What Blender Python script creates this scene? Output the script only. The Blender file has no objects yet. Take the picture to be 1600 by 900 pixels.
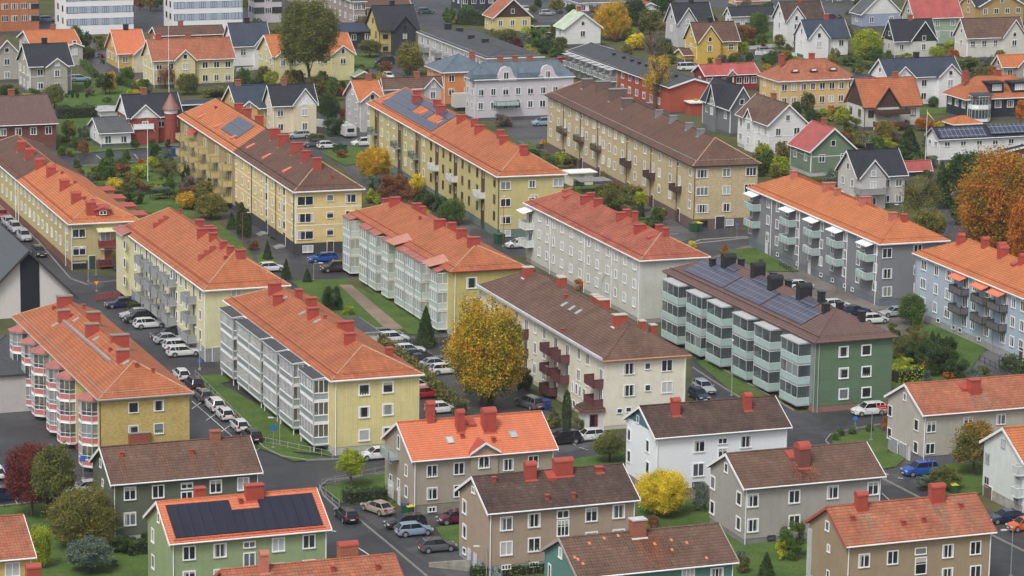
import bpy, bmesh, math, random
from mathutils import Vector, Matrix
import numpy as np
random.seed(7)
RNG = np.random.RandomState(11)
PI = math.pi
R_ = math.radians
sc = bpy.context.scene
C = sc.collection

# ------------------------------------------------------------------ camera, sky, sun, exposure
CF, CP, CH, CR = 4912.0, 0.208236, 99.241, 0.016023        # focal length (photo px), pitch, height, roll
cam_d = bpy.data.cameras.new('camera')
cam = bpy.data.objects.new('camera', cam_d); C.objects.link(cam)
cam_d.sensor_width = 36.0
cam_d.lens = CF * 36.0 / 1600.0
cam_d.clip_start = 1.0; cam_d.clip_end = 6000
cam.matrix_world = Matrix.Translation((0, 0, CH)) @ Matrix.Rotation(PI/2 - CP, 4, 'X') @ Matrix.Rotation(CR, 4, 'Z')
sc.camera = cam

SUN_EL, SUN_AZ = 54.0, 243.0       # azimuth of the direction light comes from, measured from +x counterclockwise
w = bpy.data.worlds.new('World'); sc.world = w; w.use_nodes = True
nt = w.node_tree; nt.nodes.clear()
sky = nt.nodes.new('ShaderNodeTexSky'); sky.sky_type = 'NISHITA'; sky.sun_disc = False
sky.sun_elevation = R_(SUN_EL); sky.sun_rotation = R_(90 - SUN_AZ)
sky.dust_density = 4.0; sky.air_density = 1.0; sky.ozone_density = 1.0
hsv = nt.nodes.new('ShaderNodeHueSaturation'); hsv.inputs['Saturation'].default_value = 0.35
bg = nt.nodes.new('ShaderNodeBackground'); bg.inputs[1].default_value = 0.12
wo = nt.nodes.new('ShaderNodeOutputWorld')
nt.links.new(sky.outputs[0], hsv.inputs['Color']); nt.links.new(hsv.outputs[0], bg.inputs[0]); nt.links.new(bg.outputs[0], wo.inputs[0])
sl = bpy.data.lights.new('sun', 'SUN'); sl.energy = 1.35; sl.angle = R_(16); sl.color = (1.0, 0.965, 0.92)
so = bpy.data.objects.new('sun', sl); C.objects.link(so)
so.location = (0, 0, 200)
sd = Vector((math.cos(R_(SUN_AZ))*math.cos(R_(SUN_EL)), math.sin(R_(SUN_AZ))*math.cos(R_(SUN_EL)), math.sin(R_(SUN_EL))))
so.rotation_euler = sd.to_track_quat('Z', 'Y').to_euler()
sc.view_settings.view_transform = 'Standard'; sc.view_settings.look = 'None'
sc.view_settings.exposure = 0.50; sc.view_settings.gamma = 1.0; sc.view_settings.use_curve_mapping = False
sc.render.engine = 'CYCLES'
sc.cycles.max_bounces = 6; sc.cycles.diffuse_bounces = 3; sc.cycles.glossy_bounces = 3
sc.cycles.transmission_bounces = 4; sc.cycles.transparent_max_bounces = 6

HAZE = 0.00006
# ------------------------------------------------------------------ survey maths: photo pixel <-> world metre
cP, sP, cR, sR = math.cos(CP), math.sin(CP), math.cos(CR), math.sin(CR)
def pr(p):
    x, y, z = p[0], p[1], p[2] - CH
    Z = y*cP - z*sP; D = -(z*cP + y*sP)
    u, v = CF*x/Z, CF*D/Z
    return (800 + u*cR - v*sR, 450 + u*sR + v*cR)
def ray(px, py):
    u, v = px - 800, py - 450
    u, v = u*cR + v*sR, -u*sR + v*cR
    return Vector((u, CF*cP - v*sP, -CF*sP - v*cP))
def at(px, py, z=0.0):
    d = ray(px, py); t = (z - CH)/d.z
    return Vector((d.x*t, d.y*t, z))
TH_A = 20.9                    # houses: ridge direction
TH_B = -69.4                   # long blocks: ridge direction
def solve(f, lo, hi, target):
    a, b = f(lo) - target, f(hi) - target
    if a*b > 0: return lo if abs(a) < abs(b) else hi
    for _ in range(40):
        m = (lo+hi)/2; c = f(m) - target
        if a*c <= 0: hi, b = m, c
        else: lo, a = m, c
    return (lo+hi)/2

# ------------------------------------------------------------------ materials
_M = {}
def nd(t, k, **kw):
    n = t.nodes.new(k)
    for a, b in kw.items(): setattr(n, a, b)
    return n
def new_mat(name):
    m = bpy.data.materials.new(name); m.use_nodes = True
    return m, m.node_tree, m.node_tree.nodes['Principled BSDF']
def mixc(t, fac, a, b, mode='MIX'):
    n = nd(t, 'ShaderNodeMix', data_type='RGBA', blend_type=mode)
    for s, v in ((0, fac), (6, a), (7, b)):
        if hasattr(v, 'links') or isinstance(v, bpy.types.NodeSocket): t.links.new(v, n.inputs[s])
        else: n.inputs[s].default_value = v if s == 0 else (*v[:3], 1)
    return n.outputs[2]
def ramp(t, sock, stops):
    n = nd(t, 'ShaderNodeValToRGB'); e = n.color_ramp.elements
    e[0].position, e[0].color = stops[0][0], (*stops[0][1], 1) if len(stops[0][1]) == 3 else stops[0][1]
    e[1].position, e[1].color = stops[-1][0], (*stops[-1][1], 1)
    for p, c in stops[1:-1]:
        q = e.new(p); q.color = (*c, 1)
    t.links.new(sock, n.inputs[0]); return n.outputs[0]
def noise(t, vec, scale, detail=4, rough=.55):
    n = nd(t, 'ShaderNodeTexNoise'); n.inputs['Scale'].default_value = scale; n.inputs['Detail'].default_value = detail
    n.inputs['Roughness'].default_value = rough
    if vec is not None: t.links.new(vec, n.inputs['Vector'])
    return n.outputs['Fac']
def objvec(t, rnd=True):
    tc = nd(t, 'ShaderNodeTexCoord')
    g = nd(t, 'ShaderNodeNewGeometry')
    return g.outputs['Position']
def uvvec(t):
    return nd(t, 'ShaderNodeTexCoord').outputs['UV']
def g3(v): return (v, v, v)
def sc3(c, k): return tuple(min(1, x*k) for x in c)

def plain(name, col, rough=.6, var=.12, metal=0, nscale=1.5, spec=.5):
    k = ('p', name)
    if k in _M: return _M[k]
    m, t, b = new_mat(name)
    f = noise(t, objvec(t), nscale, 5)
    t.links.new(ramp(t, f, [(.3, sc3(col, 1-var)), (.7, sc3(col, 1+var))]), b.inputs['Base Color'])
    b.inputs['Roughness'].default_value = rough; b.inputs['Metallic'].default_value = metal
    b.inputs['Specular IOR Level'].default_value = spec
    _M[k] = m; return m

def tile(name, col, moss=0.25, var=.22, rowp=.42, colp=.33, kind='tile', warm=None):
    row_dark = .58
    """clay or concrete tile roof, UV in metres (u along the eave, v up the slope)"""
    k = ('t', name)
    if k in _M: return _M[k]
    m, t, b = new_mat(name)
    uv = uvvec(t)
    br = nd(t, 'ShaderNodeTexBrick'); t.links.new(uv, br.inputs['Vector'])
    br.offset = 0.0 if kind == 'tile' else .5
    br.inputs['Scale'].default_value = 1.0; br.inputs['Brick Width'].default_value = colp; br.inputs['Row Height'].default_value = rowp
    br.inputs['Mortar Size'].default_value = .012; br.inputs['Mortar Smooth'].default_value = .6
    br.inputs['Color1'].default_value = (*sc3(col, 1-var*.45), 1); br.inputs['Color2'].default_value = (*sc3(col, 1+var*.45), 1)
    br.inputs['Mortar'].default_value = (*sc3(col, .7), 1)
    base = br.outputs['Color']
    pos = objvec(t)
    f1 = noise(t, pos, .35, 6, .62)
    dark = mixc(t, 1.0, base, ramp(t, f1, [(.34, g3(1-var*1.1)), (.5, g3(1.0)), (.68, g3(1+var*.7))]), 'MULTIPLY')
    f2 = noise(t, pos, 1.7, 7, .7)
    if moss > 0:
        mf = ramp(t, f2, [(.55 - .12*moss, g3(0)), (.8 - .12*moss, g3(moss))])
        dark = mixc(t, mf, dark, (.22, .21, .13) if max(col) > .2 else (.10, .095, .06))
    mp = nd(t, 'ShaderNodeMapping'); mp.inputs['Scale'].default_value = (.9, .13, 1); t.links.new(uv, mp.inputs[0])
    dark = mixc(t, 1.0, dark, ramp(t, noise(t, mp.outputs[0], 1.0, 6, .7), [(.33, g3(1-.07-.35*var)), (.5, g3(1.0)), (.68, g3(1.05+.2*var))]), 'MULTIPLY')
    # a few replaced tiles
    vo = nd(t, 'ShaderNodeTexWhiteNoise'); vo.noise_dimensions = '3D'
    sn = nd(t, 'ShaderNodeVectorMath', operation='SNAP'); sn.inputs[1].default_value = (colp, rowp, 1)
    t.links.new(uv, sn.inputs[0]); t.links.new(sn.outputs[0], vo.inputs['Vector'])
    rf = ramp(t, vo.outputs['Value'], [(.0, g3(.97-var*.3)), (.93, g3(1.02+var*.1)), (.985, g3(1.03+var*.8))])
    dark = mixc(t, 1.0, dark, rf, 'MULTIPLY')
    b.inputs['Roughness'].default_value = .75; b.inputs['Specular IOR Level'].default_value = .3
    # relief: rolls across, overlaps down; shade at each overlap is painted into the colour
    sx = nd(t, 'ShaderNodeSeparateXYZ'); t.links.new(uv, sx.inputs[0])
    def m2(op, a, c=None, d=None):
        n = nd(t, 'ShaderNodeMath', operation=op)
        for i, v in enumerate((a, c)):
            if v is None: continue
            if isinstance(v, bpy.types.NodeSocket): t.links.new(v, n.inputs[i])
            else: n.inputs[i].default_value = v
        return n.outputs[0]
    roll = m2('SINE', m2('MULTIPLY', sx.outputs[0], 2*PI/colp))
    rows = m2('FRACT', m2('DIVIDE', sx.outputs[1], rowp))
    lip_shade = ramp(t, rows, [(0, g3(row_dark)), (.16, g3(.78)), (.34, g3(1.0)), (.9, g3(1.05)), (1.0, g3(.8))])
    t.links.new(mixc(t, 1.0, dark, lip_shade, 'MULTIPLY'), b.inputs['Base Color'])
    hgt = m2('ADD', m2('MULTIPLY', roll, .35), m2('MULTIPLY', rows, -1.0))
    bp = nd(t, 'ShaderNodeBump'); bp.inputs['Strength'].default_value = .8; bp.inputs['Distance'].default_value = .05
    t.links.new(hgt, bp.inputs['Height']); t.links.new(bp.outputs[0], b.inputs['Normal'])
    _M[k] = m; return m

def seam(name, col, pitch=.6, rough=.45, metal=.0):
    """standing-seam sheet metal roof"""
    k = ('s', name)
    if k in _M: return _M[k]
    m, t, b = new_mat(name)
    uv = uvvec(t); br = nd(t, 'ShaderNodeTexBrick'); t.links.new(uv, br.inputs['Vector']); br.offset = 0
    br.inputs['Scale'].default_value = 1; br.inputs['Brick Width'].default_value = pitch; br.inputs['Row Height'].default_value = 40
    br.inputs['Mortar Size'].default_value = .03; br.inputs['Mortar Smooth'].default_value = .4
    br.inputs['Color1'].default_value = (*sc3(col, .93), 1); br.inputs['Color2'].default_value = (*sc3(col, 1.07), 1)
    br.inputs['Mortar'].default_value = (*sc3(col, .6), 1)
    f = noise(t, objvec(t), .6, 6, .6)
    t.links.new(mixc(t, 1.0, br.outputs['Color'], ramp(t, f, [(.3, g3(.8)), (.7, g3(1.15))]), 'MULTIPLY'), b.inputs['Base Color'])
    b.inputs['Roughness'].default_value = rough; b.inputs['Metallic'].default_value = metal
    bp = nd(t, 'ShaderNodeBump'); bp.inputs['Strength'].default_value = .6; bp.inputs['Distance'].default_value = .04
    t.links.new(br.outputs['Fac'], bp.inputs['Height']); t.links.new(bp.outputs[0], b.inputs['Normal'])
    _M[k] = m; return m

def wall(name, col, kind='stucco', var=.08, dirt=.55):
    k = ('w', name)
    if k in _M: return _M[k]
    m, t, b = new_mat(name)
    uv = uvvec(t); pos = objvec(t)
    f = noise(t, pos, .55, 6, .65)
    base = ramp(t, f, [(.3, sc3(col, 1-var)), (.7, sc3(col, 1+var))])
    if kind in ('brick', 'boards', 'clapboard', 'panel'):
        br = nd(t, 'ShaderNodeTexBrick'); t.links.new(uv, br.inputs['Vector'])
        br.inputs['Scale'].default_value = 1
        br.offset = .5 if kind in ('brick', 'clapboard') else 0
        wd, rh, ms = {'brick': (.25, .08, .01), 'boards': (.22, 3.0, .012), 'clapboard': (4.0, .16, .014), 'panel': (2.2, 1.4, .012)}[kind]
        br.inputs['Brick Width'].default_value = wd; br.inputs['Row Height'].default_value = rh; br.inputs['Mortar Size'].default_value = ms
        br.inputs['Mortar Smooth'].default_value = .3
        v = .22 if kind == 'brick' else .05
        br.inputs['Color1'].default_value = (*g3(1-v), 1); br.inputs['Color2'].default_value = (*g3(1+v*.8), 1)
        br.inputs['Mortar'].default_value = (*g3(.72 if kind != 'brick' else .8), 1)
        base = mixc(t, 1.0, base, br.outputs['Color'], 'MULTIPLY')
        bp = nd(t, 'ShaderNodeBump'); bp.inputs['Strength'].default_value = .4; bp.inputs['Distance'].default_value = .02
        t.links.new(br.outputs['Fac'], bp.inputs['Height']); bp.invert = True
        t.links.new(bp.outputs[0], b.inputs['Normal'])
    # weather streaks running down the wall (stretched noise)
    mp = nd(t, 'ShaderNodeMapping'); mp.inputs['Scale'].default_value = (1.6, .16, 1); t.links.new(uv, mp.inputs[0])
    f3 = noise(t, mp.outputs[0], 1.0, 5, .7)
    base = mixc(t, ramp(t, f3, [(.48, g3(0)), (.78, g3(.5*dirt))]), base, sc3(col, .55))
    f4 = noise(t, pos, 6, 4, .7)
    base = mixc(t, 1.0, base, ramp(t, f4, [(.3, g3(.93)), (.7, g3(1.05))]), 'MULTIPLY')
    t.links.new(base, b.inputs['Base Color'])
    b.inputs['Roughness'].default_value = .85; b.inputs['Specular IOR Level'].default_value = .25
    _M[k] = m; return m

def glass_mat():
    if 'glass' in _M: return _M['glass']
    m, t, b = new_mat('window_glass')
    oi = nd(t, 'ShaderNodeObjectInfo')
    uv = uvvec(t)
    sx = nd(t, 'ShaderNodeSeparateXYZ'); t.links.new(uv, sx.inputs[0])
    room = ramp(t, oi.outputs['Random'], [(0, (.010, .012, .014)), (.35, (.03, .035, .04)), (.7, (.02, .022, .024)), (.82, (.09, .10, .11)), (.93, (.24, .25, .25)), (1, (.12, .15, .17))])
    nz = noise(t, objvec(t), 1.6, 3, .6)
    room = mixc(t, ramp(t, nz, [(.55, g3(0)), (.66, g3(.35))]), room, (.13, .13, .125))
    t.links.new(room, b.inputs['Base Color'])
    b.inputs['Roughness'].default_value = .08; b.inputs['Specular IOR Level'].default_value = .5
    _M['glass'] = m; return m
def curtain_mat():
    if 'curt' in _M: return _M['curt']
    m, t, b = new_mat('curtained_glass')
    oi = nd(t, 'ShaderNodeObjectInfo')
    t.links.new(ramp(t, oi.outputs['Random'], [(0, (.5, .52, .52)), (.5, (.35, .38, .4)), (1, (.6, .6, .58))]), b.inputs['Base Color'])
    b.inputs['Roughness'].default_value = .15
    _M['curt'] = m; return m
def clear_glass(name='balcony_glass', col=(.75, .85, .83), alpha=.35, rough=.06):
    k = ('cg', name)
    if k in _M: return _M[k]
    m, t, b = new_mat(name)
    b.inputs['Base Color'].default_value = (*col, 1); b.inputs['Roughness'].default_value = rough
    b.inputs['Alpha'].default_value = alpha; b.inputs['Specular IOR Level'].default_value = .6
    _M[k] = m; return m
def pv_mat(name, cell=(.02, .026, .05), line=(.25, .3, .36), pw=1.0, ph=1.65, ls=.02, rough=.18):
    k = ('pv', name)
    if k in _M: return _M[k]
    m, t, b = new_mat(name)
    uv = uvvec(t); br = nd(t, 'ShaderNodeTexBrick'); t.links.new(uv, br.inputs['Vector']); br.offset = 0
    br.inputs['Scale'].default_value = 1; br.inputs['Brick Width'].default_value = pw; br.inputs['Row Height'].default_value = ph
    br.inputs['Mortar Size'].default_value = ls; br.inputs['Mortar Smooth'].default_value = .1
    br.inputs['Color1'].default_value = (*sc3(cell, .9), 1); br.inputs['Color2'].default_value = (*sc3(cell, 1.15), 1)
    br.inputs['Mortar'].default_value = (*line, 1)
    t.links.new(br.outputs['Color'], b.inputs['Base Color'])
    b.inputs['Roughness'].default_value = rough
    _M[k] = m; return m
def paint(name, col, rough=.25, coat=.6):
    k = ('pa', name)
    if k in _M: return _M[k]
    m, t, b = new_mat(name)
    b.inputs['Base Color'].default_value = (*col, 1); b.inputs['Roughness'].default_value = rough
    f = noise(t, objvec(t), 3, 3); t.links.new(ramp(t, f, [(.3, sc3(col, .93)), (.7, sc3(col, 1.05))]), b.inputs['Base Color'])
    b.inputs['Coat Weight'].default_value = coat; b.inputs['Coat Roughness'].default_value = .08
    _M[k] = m; return m
def nd_sep(t, sock):
    n = nd(t, 'ShaderNodeSeparateColor'); t.links.new(sock, n.inputs[0]); return n.outputs[0]
def asphalt(name, col=(.042, .043, .048), wet=.5):
    k = ('as', name)
    if k in _M: return _M[k]
    m, t, b = new_mat(name); pos = objvec(t)
    f = noise(t, pos, .09, 7, .65); g = noise(t, pos, 5, 5, .7); h = noise(t, pos, .5, 5, .6)
    c = ramp(t, f, [(.35, sc3(col, .72)), (.5, col), (.68, sc3(col, 1.45))])
    c = mixc(t, 1, c, ramp(t, g, [(.3, g3(.86)), (.7, g3(1.12))]), 'MULTIPLY')
    c = mixc(t, 1, c, ramp(t, h, [(.4, g3(.88)), (.6, g3(1.1))]), 'MULTIPLY')
    vp = nd(t, 'ShaderNodeTexVoronoi'); vp.inputs['Scale'].default_value = .07; vp.distance = 'CHEBYCHEV'; t.links.new(pos, vp.inputs['Vector'])
    c = mixc(t, 1, c, ramp(t, nd_sep(t, vp.outputs['Color']), [(.1, g3(.80)), (.5, g3(1.0)), (.9, g3(1.16))]), 'MULTIPLY')
    # repair patches and cracks
    vo = nd(t, 'ShaderNodeTexVoronoi'); vo.feature = 'DISTANCE_TO_EDGE'; vo.inputs['Scale'].default_value = .16
    wv = nd(t, 'ShaderNodeVectorMath', operation='ADD'); t.links.new(pos, wv.inputs[0])
    nn = nd(t, 'ShaderNodeTexNoise'); nn.inputs['Scale'].default_value = .6; t.links.new(pos, nn.inputs['Vector']); t.links.new(nn.outputs['Color'], wv.inputs[1])
    t.links.new(wv.outputs[0], vo.inputs['Vector'])
    c = mixc(t, ramp(t, vo.outputs['Distance'], [(0, g3(.6)), (.012, g3(0))]), c, (.02, .02, .021))
    t.links.new(c, b.inputs['Base Color'])
    rr = nd(t, 'ShaderNodeMapRange'); rr.inputs[3].default_value = .35; rr.inputs[4].default_value = .8
    t.links.new(h, rr.inputs[0]); t.links.new(rr.outputs[0], b.inputs['Roughness'])
    _M[k] = m; return m
def grass_mat(name, c1=(.055, .08, .032), c2=(.085, .11, .04), c3=(.13, .12, .06), big=.12):
    k = ('gr', name)
    if k in _M: return _M[k]
    m, t, b = new_mat(name); pos = objvec(t)
    f = noise(t, pos, big, 8, .62); g = noise(t, pos, 3.5, 6, .75)
    c = ramp(t, f, [(.35, c1), (.52, c2), (.7, c3)])
    c = mixc(t, 1, c, ramp(t, g, [(.3, g3(.62)), (.7, g3(1.3))]), 'MULTIPLY')
    leaf = noise(t, pos, 2.3, 2, .5)
    c = mixc(t, ramp(t, leaf, [(.64, g3(0)), (.72, g3(.5))]), c, (.20, .13, .04))
    t.links.new(c, b.inputs['Base Color']); b.inputs['Roughness'].default_value = .95; b.inputs['Specular IOR Level'].default_value = .1
    bp = nd(t, 'ShaderNodeBump'); bp.inputs['Strength'].default_value = .7; bp.inputs['Distance'].default_value = .08
    t.links.new(g, bp.inputs['Height']); t.links.new(bp.outputs[0], b.inputs['Normal'])
    _M[k] = m; return m

WHITE = plain('white_trim', (.80, .81, .82), .5, .04)
GREYW = plain('grey_trim', (.35, .36, .37), .5, .06)
DARKT = plain('dark_trim', (.045, .045, .05), .5, .1)
REDM = plain('red_sheet_metal', (.36, .065, .045), .5, .12)
PINKM = seam('pale_red_sheet_metal', (.37, .125, .10), .5)
BLACKM = plain('black_sheet_metal', (.022, .023, .027), .4, .1)
CONC = plain('concrete', (.25, .24, .225), .85, .12)
DPLINTH = plain('dark_plinth', (.10, .10, .105), .8, .12)
LPLINTH = plain('light_plinth', (.42, .42, .41), .85, .1)
GALV = plain('galvanised_steel', (.38, .39, .40), .45, .08, metal=.3)
STONE = plain('pale_ridge_mortar', (.43, .28, .17), .85, .15)

# ------------------------------------------------------------------ mesh builder
class MB:
    def __init__(s): s.v = []; s.f = []; s.mi = []; s.mats = []
    def m(s, mat):
        if mat not in s.mats: s.mats.append(mat)
        return s.mats.index(mat)
    def poly(s, pts, mat):
        i = len(s.v); s.v += [tuple(p) for p in pts]; s.f.append(list(range(i, i+len(pts)))); s.mi.append(s.m(mat))
    def mesh(s, vs, fs, mat):
        i = len(s.v); s.v += [tuple(p) for p in vs]
        for f in fs: s.f.append([i+k for k in f]); s.mi.append(s.m(mat))
    def box(s, x0, x1, y0, y1, z0, z1, mat, M=None):
        vs = [(x0,y0,z0),(x1,y0,z0),(x1,y1,z0),(x0,y1,z0),(x0,y0,z1),(x1,y0,z1),(x1,y1,z1),(x0,y1,z1)]
        if M is not None: vs = [M @ Vector(v) for v in vs]
        s.mesh(vs, [(0,3,2,1),(4,5,6,7),(0,1,5,4),(1,2,6,5),(2,3,7,6),(3,0,4,7)], mat)
    def prism_x(s, prof, x0, x1, mat, caps=True):
        """prof: (y,z) loop, counterclockwise seen from +x"""
        n = len(prof)
        vs = [(x0, y, z) for y, z in prof] + [(x1, y, z) for y, z in prof]
        fs = [(i, (i+1) % n, n+(i+1) % n, n+i) for i in range(n)]
        if caps: fs += [tuple(reversed(range(n))), tuple(range(n, 2*n))]
        s.mesh(vs, fs, mat)
    def prism_z(s, prof, z0, z1, mat):
        n = len(prof)
        vs = [(x, y, z0) for x, y in prof] + [(x, y, z1) for x, y in prof]
        fs = [(i, (i+1) % n, n+(i+1) % n, n+i) for i in range(n)] + [tuple(reversed(range(n))), tuple(range(n, 2*n))]
        s.mesh(vs, fs, mat)
    def bar(s, a, b, r, mat, n=4, r2=None):
        a, b = Vector(a), Vector(b); d = (b-a)
        if d.length < 1e-6: return
        q = d.to_track_quat('Z', 'Y').to_matrix(); r2 = r if r2 is None else r2
        vs = []
        for P, rr in ((a, r), (b, r2)):
            for k in range(n):
                an = 2*PI*(k+.5)/n; vs.append(P + q @ Vector((math.cos(an)*rr, math.sin(an)*rr, 0)))
        fs = [(k, (k+1) % n, n+(k+1) % n, n+k) for k in range(n)] + [tuple(reversed(range(n))), tuple(range(n, 2*n))]
        s.mesh(vs, fs, mat)
    def data(s, name, uv=True, smooth=False):
        me = bpy.data.meshes.new(name); me.from_pydata(s.v, [], s.f)
        for m in s.mats: me.materials.append(m)
        me.polygons.foreach_set('material_index', s.mi)
        if smooth: me.polygons.foreach_set('use_smooth', [True]*len(s.f))
        me.update()
        if uv:
            ul = me.uv_layers.new(name='UVMap'); co = []
            for p in me.polygons:
                n = p.normal
                if abs(n.z) > .985: tt, bb = Vector((1, 0, 0)), Vector((0, 1, 0))
                else: tt = Vector((-n.y, n.x, 0)).normalized(); bb = n.cross(tt)
                for vi in p.vertices:
                    v = me.vertices[vi].co; co += [v.dot(tt), v.dot(bb)]
            ul.data.foreach_set('uv', co)
        return me
    def build(s, name, parent=None, loc=(0,0,0), rz=0, uv=True, smooth=False):
        return link(name, s.data(name, uv, smooth), parent, loc, rz)
def link(name, data, parent=None, loc=(0,0,0), rz=0):
    o = bpy.data.objects.new(name, data); C.objects.link(o)
    if parent is not None: o.parent = parent
    o.location = loc; o.rotation_euler = (0, 0, rz)
    return o
def empty(name, loc, rz=0, label=None, cat=None, group=None):
    o = link(name, None, None, loc, rz); o.empty_display_size = .5
    tag(o, label, cat, group); return o
def tag(o, label=None, cat=None, group=None, kind=None):
    if label: o['label'] = label
    if cat: o['category'] = cat
    if group: o['group'] = group
    if kind: o['kind'] = kind
    return o

# ------------------------------------------------------------------ windows
_W = {}
def window_meshes(w, h, n, frame, curtain=False, trim=.09, sill=True, arch=False, cross=False):
    var = 0 if curtain or w < .75 else random.choice((0, 0, 1, 1, 2, 3, 4))
    key = (var, round(w, 2), round(h, 2), n, frame.name, curtain, sill, arch, cross, trim)
    if key in _W: return _W[key]
    b = MB(); d = .07; fr = trim
    b.box(-w/2-fr, -w/2, -d, .02, -h/2, h/2, frame); b.box(w/2, w/2+fr, -d, .02, -h/2, h/2, frame)
    b.box(-w/2-fr, w/2+fr, -d, .02, h/2, h/2+fr, frame)
    b.box(-w/2-fr, w/2+fr, -d-(.05 if sill else 0), .02, -h/2-fr, -h/2, frame)
    for k in range(1, n):
        x = -w/2 + w*k/n; b.box(x-.05, x+.05, -.055, .0, -h/2, h/2, frame)
    if cross: b.box(-w/2, w/2, -.053, .0, h*.1, h*.1+.06, frame)
    if arch:
        for s in (-1, 1):
            b.poly([(s*w/2, -.045, h/2), (s*w*.18, -.045, h/2), (s*w/2, -.045, h*.2)] if s > 0 else [(s*w/2, -.045, h/2), (s*w/2, -.045, h*.2), (s*w*.18, -.045, h/2)], frame)
    fm = b.data('window')
    g = MB(); g.poly([(-w/2, -.02, -h/2), (w/2, -.02, -h/2), (w/2, -.02, h/2), (-w/2, -.02, h/2)], curtain_mat() if curtain else glass_mat())
    cu = plain('curtain_cloth', (.42, .42, .40), .8, .15, nscale=4); y = -.027
    def strip(x0, x1, z0, z1, m_=None): g.poly([(x0, y, z0), (x1, y, z0), (x1, y, z1), (x0, y, z1)], m_ or cu)
    if var == 1: strip(-w/2, -w/2+w*.16, -h/2, h/2); strip(w/2-w*.16, w/2, -h/2, h/2)
    if var == 2: strip(-w/2, w/2, h*.22, h/2)
    if var == 3:
        pl = plain('window_plant', (.05, .10, .03), .7, .3)
        for k in range(3): q = -w*.3+w*.3*k; strip(q-.09, q+.09, -h/2, -h/2+.16, plain('flower_pot', (.45, .42, .38))); strip(q-.12, q+.12, -h/2+.16, -h/2+.38, pl)
    if var == 4: strip(-w/2, -w/2+w*.22, -h/2, h/2); strip(-w/2+w*.22, w/2, h*.36, h/2)
    gm = g.data('window_pane')
    _W[key] = (fm, gm); return _W[key]

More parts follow.
